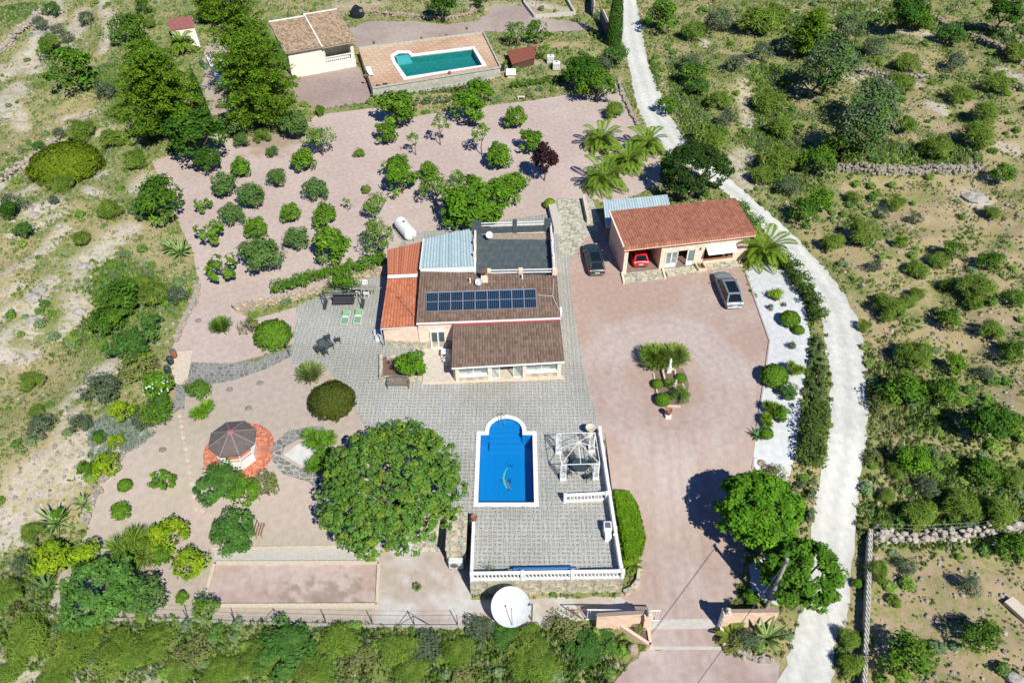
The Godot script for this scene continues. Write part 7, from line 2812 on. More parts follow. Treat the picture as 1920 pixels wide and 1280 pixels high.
	for x in [-0.3, 0.3]:
		for z in [-0.3, 0.85]:
			var m := MB.new()
			m.bar(Vector3(x, 0, z), Vector3(x, 0.3, z), 0.05, 0.05)
			part(lg, "leg", m, white)
	for e in [[701, 82], [790, 74], [843, 139], [875, 55], [685, 145], [671, 120]]:
		var p := q(e[0], e[1], 1.5 if e[0] > 680 else 0.0)
		round_pot(p + Vector3(0, 0.02, 0), 0.22, 0.4, mats["terracotta"], "deck_pot", "small terracotta pot on the neighbour's pool deck", "pot", "pots on the neighbour's deck")
	# kennel with a red roof, tanks, slabs
	var k := thing("kennel", q(980, 108, 0.0), "low shed with a flat rusty red roof beside the neighbour's pool", "shed")
	var kr := flatpoly([[950, 95], [1006, 85], [1003, 108], [960, 120]], 1.2)
	var km := MB.new()
	km.prism(kr, 1.12, 1.22)
	partw(k, "roof", km, mat("rust_red", rgb(0.34, 0.10, 0.06), 0.8, "rough", 1.6))
	var kw := MB.new()
	var kin := PackedVector2Array()
	var kc := (kr[0] + kr[2]) * 0.5
	for e in kr:
		kin.push_back(kc + (e - kc) * 0.94)
	kw.prism(kin, -0.1, 1.12)
	partw(k, "wall", kw, mat("shed_wall", rgb(0.13, 0.06, 0.045), 0.85, "rough", 1.0))
	for e in [[1032, 118, "white cage water tank behind its twin by the dark bushes"], [1043, 130, "white cage water tank standing in front of its twin"]]:
		var t := thing("water_tank", gg(e[0], e[1]), e[2], "water tank")
		var m := MB.new()
		m.block(Vector3(0, 0.68, 0), Vector3(1.15, 1.05, 1.0), 0.08)
		part(t, "container", m, mats["tank_white"])
		var pal := MB.new()
		pal.box(Vector3(0, 0.08, 0), Vector3(1.2, 0.14, 1.05))
		part(t, "pallet", pal, mats["galvanised"])
		var cg := MB.new()
		for i in 5:
			cg.bar(Vector3(-0.56 + i * 0.28, 0.15, 0.52), Vector3(-0.56 + i * 0.28, 1.2, 0.52), 0.025, 0.025)
		for y in [0.35, 0.6, 0.85, 1.1]:
			cg.bar(Vector3(-0.58, y, 0.52), Vector3(0.58, y, 0.52), 0.025, 0.025)
		part(t, "cage", cg, mats["galvanised"])
		var cp := MB.new()
		cp.cyl(Vector3(0, 1.2, 0), Vector3(0, 1.26, 0), 0.16, 0.16, 12)
		part(t, "filler_cap", cp, mats["galvanised"])
	var wb := thing("white_slab_hut", gg(958, 144), "small block hut with a white slab lid below the deck wall", "hut")
	var m1 := MB.new()
	m1.block(Vector3(0, 0.3, 0), Vector3(1.1, 0.6, 0.9), 0.03)
	part(wb, "wall", m1, mats["cream_stone"])
	var m2 := MB.new()
	m2.box(Vector3(0, 0.72, -0.1), Vector3(1.5, 0.08, 1.5), Basis(Vector3.RIGHT, 0.25))
	part(wb, "lid", m2, mats["tank_white"])
	var bn := thing("dark_bin", gg(941, 132), "dark round bin at the corner of the neighbour's deck wall", "bin")
	var m3 := MB.new()
	m3.lathe(Vector3.ZERO, [Vector2(0, 0.02), Vector2(0.36, 0.02), Vector2(0.42, 0.85), Vector2(0.36, 0.88), Vector2(0.34, 0.4), Vector2(0.0, 0.4)], 14)
	part(bn, "tub", m3, mats["barrel_blue"])
	# dark covered heap on the track
	var cv := thing("tarpaulin_heap", gg(671, 32), "heap under a black tarpaulin behind the ivory house", "tarpaulin")
	var tm := MB.new()
	stone(tm, Vector3(0, 0.7, 0), Vector3(1.3, 1.1, 1.0), 31, 12, 8)
	part(cv, "sheet", tm, mat("black_tarp", rgb(0.012, 0.016, 0.022), 0.3))
	# gate pillars by the lane
	var G := [[1110, 30, 1108, -10], [1142, 78, 1126, 42]]
	for i in 2:
		var a := gg(G[i][0], G[i][1])
		var b := gg(G[i][2], G[i][3])
		var g := thing("slate_gate_wall", (a + b) * 0.5, ["dark slate gate wall with a pale back at the lane", "dark slate gate wall beside the tall cypress"][i], "wall")
		var m := MB.new()
		m.bar(a + Vector3(0, 1.1, 0), b + Vector3(0, 1.1, 0), 0.35, 2.2)
		partw(g, "wall_panel", m, mats["slate_paint"])
		var bm := MB.new()
		bm.bar(a + Vector3(0.3, 1.1, 0), b + Vector3(0.3, 1.1, 0), 0.2, 2.24)
		partw(g, "pale_back", bm, mats["cream_stone"])
	var mg := thing("slate_metal_gate", gg(1118, 45), "grey metal gate between the dark slate walls", "gate")
	for y in [0.3, 1.6]:
		var m := MB.new()
		m.bar(gg(1111, 30) + Vector3(0, y, 0), gg(1125, 44) + Vector3(0, y, 0), 0.08, 0.1)
		partw(mg, "rail", m, mats["galvanised"])
	for i in 8:
		var m := MB.new()
		var p := gg(1111, 30).lerp(gg(1125, 44), (i + 0.5) / 8.0)
		m.bar(p + Vector3(0, 0.2, 0), p + Vector3(0, 1.7, 0), 0.05, 0.05)
		partw(mg, "bar", m, mats["galvanised"])
	# raised vegetable bed
	var vb := thing("raised_bed", gg(1025, 20), "raised bed of pale blocks filled with stony earth", "raised bed")
	var vl := [[978, -12], [984, 10], [1003, 34], [1078, 28], [1062, 0], [1056, -14]]
	for i in vl.size() - 1:
		var m := MB.new()
		m.bar(gg(vl[i][0], vl[i][1]) + Vector3(0, 0.3, 0), gg(vl[i + 1][0], vl[i + 1][1]) + Vector3(0, 0.3, 0), 0.35, 0.6)
		partw(vb, "block_wall", m, mats["pale_concrete"])
	# small building with a red roof, white walls and a round table
	var rc := flatpoly([[312, 36], [358, 29], [364, 50], [318, 56]], 3.0)
	var rb := thing("red_roofed_hut", Vector3((rc[0].x + rc[2].x) * 0.5, 0, (rc[0].y + rc[2].y) * 0.5), "small hut with a flat pinkish red roof behind the palm", "hut")
	var rr := MB.new()
	rr.prism(rc, 2.86, 3.0)
	partw(rb, "roof", rr, mat("pink_red_roof", rgb(0.45, 0.16, 0.14), 0.85, "rough", 1.7))
	var rw := MB.new()
	var ri := PackedVector2Array()
	var rcc := (rc[0] + rc[2]) * 0.5
	for e in rc:
		ri.push_back(rcc + (e - rcc) * 0.95)
	rw.prism(ri, -0.3, 2.86)
	partw(rb, "wall", rw, wallm)
	for e in [[[362, 58], [372, 88], "white garden wall below the red roofed hut"], [[390, 112], [418, 170], "long white garden wall beside the round table"]]:
		var a := gg(e[0][0], e[0][1])
		var b := gg(e[1][0], e[1][1])
		var g := thing("white_garden_wall", (a + b) * 0.5, e[2], "wall")
		var m := MB.new()
		m.bar(a + Vector3(0, 0.35, 0), b + Vector3(0, 0.35, 0), 0.55, 0.9)
		partw(g, "wall", m, white)
	var pv := poly([[398, 118], [424, 110], [436, 150], [418, 166]])
	structure("white_paved_corner", sheet(pv, 1.0, 0.05, func(_x, _z): return rgb(1, 1, 1)), mats["pale_concrete"])
	var rtb := thing("round_table", gg(420, 138), "round white table in the neighbour's paved corner", "table")
	var tt := MB.new()
	tt.cyl(Vector3(0, 0.95, 0), Vector3(0, 1.02, 0), 0.95, 0.95, 24)
	part(rtb, "table_top", tt, mats["tank_white"])
	var tl := MB.new()
	tl.cyl(Vector3.ZERO, Vector3(0, 0.95, 0), 0.12, 0.12, 10)
	part(rtb, "pedestal", tl, mats["galvanised"])
	var rd := MB.new()
	rd.lathe(Vector3.ZERO, [Vector2(0, 0.02), Vector2(0.3, 0.05), Vector2(0.42, 0.3), Vector2(0.35, 0.6), Vector2(0.0, 0.75)], 14)
	single("red_barbecue", rd, mat("enamel_red", rgb(0.33, 0.02, 0.045), 0.3), gg(370, 90), "round crimson kettle barbecue at the end of the white wall", "barbecue")
	for e in [[379, 124, "dark green bin on the neighbour's path beside the white wall"], [386, 130, "pale green bin against the end of the white wall"]]:
		var b := thing("garden_bin", gg(e[0], e[1]), e[2], "bin")
		var m := MB.new()
		m.lathe(Vector3.ZERO, [Vector2(0, 0.02), Vector2(0.3, 0.02), Vector2(0.36, 0.85), Vector2(0.2, 0.95), Vector2(0.0, 0.97)], 12)
		part(b, "tub", m, mat("bin_green" + str(e[0]), rgb(0.04, 0.06, 0.05) if e[0] == 379 else rgb(0.1, 0.2, 0.15), 0.5))
	# rubble bench and sack at the top of the orchard
	var bb := thing("stone_bench", gg(977, 186), "small pale stone bench at the edge of the orchard", "bench")
	var sm := MB.new()
	sm.block(Vector3(0, 0.42, 0), Vector3(1.1, 0.1, 0.4), 0.02)
	part(bb, "seat", sm, mats["cream_stone"])
	for x in [-0.4, 0.4]:
		var e := MB.new()
		e.block(Vector3(x, 0.18, 0), Vector3(0.16, 0.38, 0.34), 0.02)
		part(bb, "pedestal", e, mats["cream_stone"])
	# boulders on the slopes
	var rock := mat("pale_rock", rgb(0.52, 0.49, 0.43), 0.9, "rough", 1.6, 3.0)
	for e in [[1828, 372, 2.6, 0.35, "flat pale rock slab on the brown gravelly slope"], [1320, 78, 1.0, 0.6, "pale boulder in the grass beyond the lane"], [60, 560, 1.8, 0.5, "grey boulder on the rocky slope among low scrub"], [168, 362, 1.3, 0.6, "pale pointed boulder below the round yellow-green bush"],
			[62, 405, 1.5, 0.5, "bluish white boulder beside the dark green bush"], [22, 415, 0.7, 0.6, "small white boulder above the dark green bush"], [70, 68, 1.4, 0.4, "flat grey boulder by the tumbled stone wall"], [110, 425, 0.8, 0.7, "long white rock pointing up the slope"],
			[75, 545, 1.3, 0.5, "grey rock face broken by scrub"], [155, 500, 1.4, 0.4, "broad cream rock near the agave fence"], [148, 585, 1.2, 0.5, "cream rock above the broad wild bush"], [65, 600, 1.6, 0.4, "long pale rock in the stony grass"], [1440, 880, 1.1, 0.5, "tan rockery stone in the white gravel bed"],
			[1428, 868, 0.7, 0.6, "small tan rockery stone in the white gravel bed"], [1730, 660, 0.4, 0.7, "small white stone in the grass slope"], [1905, 1275, 1.2, 0.5, "grey angular boulder at the edge of the bare plot"], [1868, 1020, 0.9, 0.6, "tan boulder beside the bush on the bare plot"]]:
		var p := gg(e[0], e[1])
		var m := MB.new()
		stone(m, p + Vector3(0, e[2] * e[3] * 0.1, 0), Vector3(e[2] * 0.55, e[2] * e[3] * 0.5, e[2] * 0.45), int(e[0] + e[1]), 11, 7)
		single("boulder", m, rock if e[0] < 1400 or e[0] > 1500 else mats["tan_rock"], p, e[4], "boulder")
	var pk := thing("concrete_trough", gg(1900, 1140), "long pale concrete slab lying on the bare plot", "slab")
	var tb := MB.new()
	tb.bar(gg(1888, 1128) + Vector3(0, 0.25, 0), gg(1935, 1170) + Vector3(0, 0.25, 0), 0.9, 0.3)
	partw(pk, "slab", tb, mats["cream_stone"])

# ---------------------------------------------------------------- trees with a build of their own
func pine_tree(base: Vector3, h: float, rad: float, label: String, seed_: int) -> void:
	var r := RandomNumberGenerator.new()
	r.seed = seed_
	var o := thing("pine_tree", base, label, "tree")
	var tm := MB.new()
	tm.cyl(Vector3(0, -0.3, 0), Vector3(0.2, h * 0.5, 0.1), 0.32, 0.22, 9, false)
	tm.cyl(Vector3(0.2, h * 0.5, 0.1), Vector3(0, h * 0.95, 0), 0.22, 0.06, 8, false)
	var cols := [rgb(0.115, 0.19, 0.012), rgb(0.155, 0.23, 0.016), rgb(0.08, 0.14, 0.012)]
	var cm := MB.new()
	for i in 92:
		var t := 0.12 + 0.86 * (i + r.randf()) / 92.0
		var a := i * 2.39996 + r.randf_range(-0.3, 0.3)
		var reach := rad * pow(1.0 - t, 0.42) * r.randf_range(0.72, 1.08) * (0.75 if t < 0.25 else 1.0) + 0.35
		var b0 := Vector3(0, h * t * 0.97, 0)
		var b1 := b0 + Vector3(cos(a) * reach, reach * 0.12, sin(a) * reach)
		tm.cyl(b0, b1, 0.07 * (1.1 - t), 0.02, 5, false)
		var k := maxi(2, int(reach / 0.75))
		for j in k:
			var c := b0.lerp(b1, (j + 0.75) / k)
			var rr := r.randf_range(0.6, 1.05) * (0.75 + 0.25 * rad / 5.0)
			c += Vector3(r.randf_range(-0.5, 0.5), r.randf_range(-0.45, 0.45), r.randf_range(-0.5, 0.5))
			var base_c: Color = cols[r.randi() % 3]
			for m in 50:
				var e := dir3(r)
				e.y = absf(e.y) * 1.0 - 0.25
				var p := c + e * Vector3(rr, rr * 0.72, rr) * r.randf_range(0.5, 1.05)
				leaf(cm, p, (Vector3.UP * 0.9 + e * 0.4 + dir3(r) * 0.7).normalized(), e + Vector3.UP * 0.4 + dir3(r) * 0.5, r.randf_range(0.32, 0.55), r.randf_range(0.12, 0.19), base_c.lerp(cols[r.randi() % 3], 0.4) * r.randf_range(0.75, 1.25))
	part(o, "trunk", tm, bark)
	part(o, "crown", cm, leafy)

func broad_tree(px: float, py: float, dia: float, ch: float, lift: float, clumps: int, cr: float, per: int, ll: float, lw: float, cols: Array, called: String, label: String, seed_: int) -> void:
	var r := RandomNumberGenerator.new()
	r.seed = seed_
	var p := gg(px, py, lift + ch * 0.5)
	var o := thing(called, p, label, "tree")
	part(o, "trunk", trunk_mesh(r, lift + ch * 0.15, dia * 0.024 + 0.06, 8, dia * 0.3, lift + ch * 0.75), bark)
	part(o, "crown", crown_mesh(r, Vector3(0, lift + ch * 0.5, 0), Vector3(dia * 0.5 - cr * 0.6, ch * 0.5 - cr * 0.4, dia * 0.5 - cr * 0.6), clumps, cr, per, ll, lw, cols, -0.35, 0.62), leafy)

# a hedge: leaf clumps along a line
func hedge(pts: Array, w: float, h: float, cols: Array, called: String, label: String, dens := 1.0, over := 0.0) -> void:
	var first := gg(pts[0][0], pts[0][1], over)
	var o := thing(called, first, label, "hedge")
	var cm := MB.new()
	var sm := MB.new()
	for i in pts.size() - 1:
		var a := gg(pts[i][0], pts[i][1], over)
		var b := gg(pts[i + 1][0], pts[i + 1][1], over)
		var l := a.distance_to(b)
		var side := Vector3(b.z - a.z, 0, a.x - b.x).normalized()
		var k := int(l / 0.3 * dens) + 1
		for j in k:
			var c := a.lerp(b, (j + rng.randf()) / k) + side * rng.randf_range(-0.5, 0.5) * w
			c.y = hgt(c.x, c.z) + over * 0.0 + h * rng.randf_range(0.35, 0.85)
			var rr := minf(w, h) * rng.randf_range(0.22, 0.4)
			var base: Color = cols[rng.randi() % cols.size()]
			for m in 38:
				var e := dir3(rng)
				if e.y < -0.4:
					e.y = -e.y
				leaf(cm, c + e * rr * rng.randf_range(0.6, 1.1), (e * 0.7 + Vector3.UP * 0.7 + dir3(rng) * 0.55).normalized(), dir3(rng), rng.randf_range(0.16, 0.3), rng.randf_range(0.1, 0.18), base.lerp(cols[rng.randi() % cols.size()], 0.35) * rng.randf_range(0.75, 1.25))
		for j in int(l / 0.8) + 1:
			var c := a.lerp(b, (j + 0.5) / (int(l / 0.8) + 1))
			c.y = hgt(c.x, c.z)
			sm.cyl(c - Vector3(0, 0.1, 0), c + side * rng.randf_range(-0.2, 0.2) * w + Vector3(0, h * 0.7, 0), 0.035, 0.015, 5, false)
	partw(o, "stems", sm, bark)
	partw(o, "foliage", cm, leafy)

# a clipped hedge: leaves packed on the top and sides of a block
func block_hedge(pts: Array, h: float, cols: Array, called: String, label: String) -> void:
	var pl := PackedVector2Array()
	for e in pts:
		var w := gg(e[0], e[1], h * 0.8)
		pl.push_back(Vector2(w.x, w.z))
	var c := Vector2.ZERO
	for e in pl:
		c += e / pl.size()
	var o := thing(called, Vector3(c.x, hgt(c.x, c.y), c.y), label, "hedge")
	var lo := pl[0]
	var hi := pl[0]
	for e in pl:
		lo = lo.min(e)
		hi = hi.max(e)
	var mb := MB.new()
	var lump := FastNoiseLite.new()
	lump.frequency = 0.9
	for i in 16000:
		var p := Vector2(rng.randf_range(lo.x, hi.x), rng.randf_range(lo.y, hi.y))
		if not Geometry2D.is_point_in_polygon(p, pl):
			continue
		var edge := 9.0
		for k in pl.size():
			edge = minf(edge, seg_dist(p, pl[k], pl[(k + 1) % pl.size()]))
		var y := h * (0.86 + 0.16 * lump.get_noise_2d(p.x, p.y)) * rng.randf_range(0.86, 1.0) * (0.75 + 0.25 * smoothstep(0.0, 0.5, edge))
		var out := Vector3(p.x - c.x, 0, p.y - c.y).normalized()
		var n := Vector3.UP
		if edge < 0.22:
			y *= rng.randf()
			n = out
		var col: Color = cols[rng.randi() % cols.size()]
		leaf(mb, Vector3(p.x, hgt(p.x, p.y) + y, p.y), (n + dir3(rng) * 0.65).normalized(), dir3(rng), rng.randf_range(0.14, 0.24), rng.randf_range(0.09, 0.15), col * rng.randf_range(0.75, 1.25))
	var sm := MB.new()
	for k in pl.size():
		var e := pl[k].lerp(c, 0.4)
		sm.cyl(Vector3(e.x, hgt(e.x, e.y) - 0.1, e.y), Vector3(e.x, hgt(e.x, e.y) + h * 0.7, e.y), 0.05, 0.03, 5, false)
	partw(o, "stems", sm, bark)
	partw(o, "foliage", mb, leafy)

func size_word(d: float, s: float, l: float) -> String:
	return "small" if d < s else ("large" if d > l else "middling")

# the landmark that stands closest, for telling look-alikes apart
const ORCHARD_MARKS := [[760, 430, "near the gas tank"], [1022, 320, "near the purple plum"], [1126, 240, "near the palms"], [850, 170, "below the deck wall"], [380, 270, "near the pines"], [340, 470, "by the agaves"], [600, 500, "above the vine hedge"], [900, 400, "behind the villa"], [480, 380, "amid the olives"], [740, 300, "in the open middle"], [560, 240, "below the yard"]]
const SLOPE_MARKS := [[1512, 60, "near the yellowish pine"], [1620, 200, "near the wild olives"], [1700, 323, "near the terrace wall"], [1830, 375, "near the flat rock"], [1840, 80, "near the brown wall"], [1780, 990, "above the fenced wall"], [1260, 60, "by the cypress lane"], [1300, 200, "opposite the palms"], [1420, 330, "near the carob"], [1560, 440, "opposite the garage"], [1640, 640, "at the lane bend"], [1650, 850, "by the straight lane"], [1880, 620, "amid bare earth"], [1780, 500, "on the open hillside"], [1860, 850, "above the dark bush"], [1700, 1240, "by the block wall"], [1860, 1190, "by the concrete slab"],
	[40, 60, "by the upper wall"], [240, 60, "by the pale track"], [120, 300, "near the mastic bush"], [300, 390, "by the agave fence"], [230, 570, "by the orchard edge"], [40, 420, "amid pale boulders"], [80, 760, "on the grassy bank"], [60, 980, "on the stony bank"], [220, 200, "below the pines"], [140, 1210, "below the corner tree"], [340, 1240, "below the thin tree"], [540, 1210, "below the bowls court"], [760, 1215, "below the stony yard"], [950, 1200, "by the huge dish"], [1090, 1210, "by the entrance wall"]]
func landmark(px: float, py: float, marks: Array) -> String:
	var best := ""
	var near := 1e9
	for m in marks:
		var d := Vector2(px - m[0], (py - m[1]) * 1.3).length()
		if d < near:
			near = d
			best = m[2]
	return best

func make_orchard() -> void:
	var say := {"citrus": ["citrus_tree", "%s glossy green citrus tree on the pink orchard gravel"], "olive": ["olive_tree", "%s grey-green olive tree on the pink orchard gravel"], "almond": ["almond_tree", "%s airy almond tree with bare twigs on orchard gravel"], "fig": ["fig_tree", "%s open fig tree with broad leaves on orchard gravel"], "sapling": ["young_tree", "%s thin young fruit tree on the pink orchard gravel"], "bright": ["fruit_tree", "%s bright green fruit tree on the pink orchard gravel"], "darkleaf": ["evergreen_tree", "%s dark evergreen tree at the edge of the orchard"], "wild": ["orchard_shrub", "%s low olive-green shrub on the orchard gravel"]}
	for e in [["citrus", 740, 207, 70], ["citrus", 722, 251, 42], ["sapling", 778, 266, 24], ["sapling", 903, 254, 34], ["bright", 880, 205, 64], ["bright", 903, 178, 52], ["citrus", 967, 222, 42], ["citrus", 993, 266, 46], ["citrus", 936, 294, 50],
			["almond", 600, 264, 58], ["citrus", 567, 302, 46], ["olive", 510, 286, 22], ["olive", 555, 236, 56], ["citrus", 452, 315, 38], ["olive", 520, 335, 38], ["olive", 417, 348, 50], ["olive", 473, 369, 54], ["olive", 590, 358, 46], ["citrus", 608, 406, 46],
			["citrus", 622, 461, 70], ["citrus", 545, 401, 38], ["olive", 555, 448, 46], ["olive", 433, 405, 46], ["citrus", 480, 429, 42], ["fig", 395, 438, 56], ["fig", 415, 502, 62], ["olive", 487, 481, 78], ["sapling", 650, 382, 15], ["almond", 702, 388, 50],
			["almond", 706, 446, 66], ["bright", 752, 338, 60], ["citrus", 744, 312, 46], ["almond", 816, 355, 62], ["citrus", 804, 322, 36], ["almond", 858, 332, 30], ["bright", 880, 385, 92], ["bright", 930, 372, 70], ["bright", 965, 352, 56], ["bright", 862, 405, 62], ["bright", 905, 408, 66],
			["darkleaf", 390, 302, 46], ["darkleaf", 365, 262, 95], ["olive", 438, 236, 48], ["olive", 453, 264, 30], ["sapling", 824, 240, 30], ["fig", 380, 386, 34], ["wild", 674, 288, 20], ["wild", 686, 356, 18], ["wild", 1153, 208, 38], ["citrus", 600, 208, 20], ["wild", 490, 255, 30]]:
		var p := gg(e[1], e[2])
		var d: float = e[3] * depth_of(p) / FOCAL
		var s: Array = say[e[0]]
		plant(e[0], e[1], e[2], e[3], s[0], s[1] % size_word(d, 2.4, 4.2) + " " + landmark(e[1], e[2], ORCHARD_MARKS), "shrub" if e[0] == "wild" else "tree", "orchard plants on the gravel", 1.0 if e[0] != "sapling" else 0.9)
	plant("plum", 1022, 306, 46, "purple_plum_tree", "dark purple-leaved plum tree at the end of the orchard", "tree", "", 1.1)
	plant("goldball", 1031, 381, 24, "golden_ball_shrub", "bright yellow-green ball shrub by the white wall", "shrub")

func make_trees() -> void:
	pine_tree(gg(500, 240), 13.5, 6.0, "tall spreading pine before the ivory house", 5)
	pine_tree(gg(478, 182), 16.0, 5.8, "tallest pine, behind the spreading pine near the ivory house", 6)
	pine_tree(gg(325, 262), 12.5, 6.2, "broad pine at the corner of the orchard by the agaves", 7)
	pine_tree(gg(300, 205), 10.0, 5.0, "shorter pine behind the broad pine at the orchard corner", 8)
	pine_tree(gg(402, 42), 6.0, 3.0, "small dark pine at the top of the neighbour's path", 9)
	plant("cypress", 373, 186, 32, "cypress_tree", "slim cypress in front of the broad pines", "tree", "", 0.9)
	plant_at("cypress", gg(1151, 84), 2.9, "cypress_tree", "tall dark cypress at the lane beside the slate gate", "tree", "", 1.0)
	var green := [rgb(0.105, 0.2, 0.035), rgb(0.13, 0.225, 0.045), rgb(0.085, 0.165, 0.035), rgb(0.2, 0.25, 0.03)]
	broad_tree(735, 912, 13.2, 7.0, 1.0, 1000, 0.36, 30, 0.27, 0.15, green, "shade_tree", "huge round shade tree between the pool and the bowls court", 21)
	broad_tree(1305, 318, 9.4, 6.0, 0.6, 130, 0.72, 70, 0.34, 0.2, [rgb(0.035, 0.07, 0.014), rgb(0.05, 0.09, 0.018), rgb(0.028, 0.055, 0.012)], "carob_tree", "broad dark carob tree behind the garage", 22)
	broad_tree(1425, 955, 7.4, 5.6, 1.0, 170, 0.5, 56, 0.32, 0.22, [rgb(0.10, 0.215, 0.014), rgb(0.135, 0.255, 0.018), rgb(0.07, 0.16, 0.012)], "mulberry_tree", "bright green mulberry tree leaning over the driveway near the gate", 23)
	broad_tree(1506, 1075, 6.4, 5.2, 0.6, 150, 0.46, 56, 0.3, 0.2, [rgb(0.085, 0.18, 0.016), rgb(0.115, 0.215, 0.02), rgb(0.065, 0.14, 0.014)], "mulberry_tree", "ragged green tree spreading over the lane behind the utility pole", 24)
	# palms
	for e in [[1126, 275, 3.2, 0.9, "feathery palm standing apart at the end of the orchard"], [1210, 285, 3.1, 1.0, "palm close to the white lane above the carob tree"], [1176, 315, 3.0, 1.0, "palm in the middle of the clump of palms"], [1132, 352, 3.7, 1.2, "largest palm, beside the lean-to shed"], [1428, 488, 3.4, 1.2, "palm between the garage corner and the white gravel"]]:
		palm(gg(e[0], e[1]), e[2], e[3], e[4])
	palm(gg(345, 100), 2.6, 1.6, "palm in front of the red roofed hut", "")
	rosette_thing("small_palm", gg(1372, 1196), 1.5, "small feathery palm against the entrance wall", rgb(0.17, 0.2, 0.03))
	# hedges and masses
	var vine := [rgb(0.10, 0.19, 0.014), rgb(0.13, 0.22, 0.018), rgb(0.075, 0.15, 0.014)]
	hedge([[512, 552], [560, 540], [610, 522], [660, 510], [724, 490]], 1.5, 1.4, vine, "vine_hedge", "bright green vine hedge along the orchard above the patio", 2.2)
	hedge([[630, 540], [655, 548], [662, 555]], 1.6, 2.1, vine, "hanging_vine", "bright vine hanging over the garden swing", 3.2)
	block_hedge([[1146, 915], [1180, 912], [1198, 940], [1214, 1000], [1206, 1030], [1170, 1050], [1163, 1010]], 1.5, [rgb(0.13, 0.23, 0.012), rgb(0.165, 0.27, 0.014), rgb(0.10, 0.185, 0.012)], "clipped_hedge", "dense bright green clipped hedge between the balustrade and the driveway")
	var lane := [rgb(0.07, 0.115, 0.02), rgb(0.095, 0.14, 0.03), rgb(0.055, 0.095, 0.018)]
	hedge([[1380, 395], [1405, 420], [1422, 440]], 1.6, 1.6, [rgb(0.07, 0.14, 0.016), rgb(0.095, 0.17, 0.02)], "lane_hedge", "green hedge between the garage and the lane", 2.0)
	hedge([[1468, 492], [1500, 535], [1525, 578], [1535, 610]], 1.5, 1.5, lane, "lane_hedge", "dark hedge between the white gravel and the lane", 2.2)
	hedge([[1528, 640], [1532, 700], [1528, 760]], 1.3, 0.8, [rgb(0.10, 0.13, 0.05), rgb(0.13, 0.15, 0.06), rgb(0.08, 0.11, 0.04)], "lane_hedge", "thin greyish hedge beside the lane", 1.6)
	hedge([[1524, 775], [1520, 830], [1514, 880]], 2.0, 1.6, [rgb(0.085, 0.12, 0.025), rgb(0.115, 0.145, 0.03), rgb(0.07, 0.10, 0.03)], "lane_hedge", "tall loose hedge beside the lane with yellowish leaves", 3.2)
	hedge([[1508, 905], [1503, 950], [1508, 985]], 1.6, 0.9, [rgb(0.12, 0.14, 0.07), rgb(0.15, 0.16, 0.09)], "lane_hedge", "low dry grey hedge beside the lane", 1.4)
	hedge([[700, 178], [760, 196], [840, 190], [900, 175]], 1.6, 0.7, [rgb(0.15, 0.16, 0.10), rgb(0.18, 0.16, 0.09), rgb(0.12, 0.14, 0.05)], "scrub_bank", "grey and brown scrub below the neighbour's deck wall", 1.4)
	hedge([[955, 165], [1000, 158], [1060, 150]], 1.6, 0.8, [rgb(0.10, 0.18, 0.02), rgb(0.12, 0.19, 0.025), rgb(0.08, 0.14, 0.02)], "creeper_bank", "green creeper bank at the top of the orchard", 2.0)
	for e in [["carob", 1092, 138, 78, "dark bushy tree at the top corner of the orchard"], ["tallshrub", 1155, 105, 48, "dark green shrub at the foot of the tall cypress"], ["wildgreen", 1120, 165, 70, "low leafy bush below the dark tree by the lane"], ["greybush", 1130, 120, 34, "grey-leaved bush between the dark trees by the lane"]]:
		plant(e[0], e[1], e[2], e[3], "corner_bush", e[4], "bush")
	for e in [["wildgreen", 1003, 62, 44, "round green tree behind the red roofed shed"], ["almond", 968, 64, 44, "thin pale tree with white limbs behind the red shed"], ["almond", 1018, 98, 26, "small pale tree beside the water tanks"], ["darkleaf", 828, 10, 52, "round dark tree above the neighbour's track"], ["darkleaf", 900, 2, 26, "small dark tree at the bend of the neighbour's track"]]:
		plant(e[0], e[1], e[2], e[3], "yard_tree", e[4], "tree")

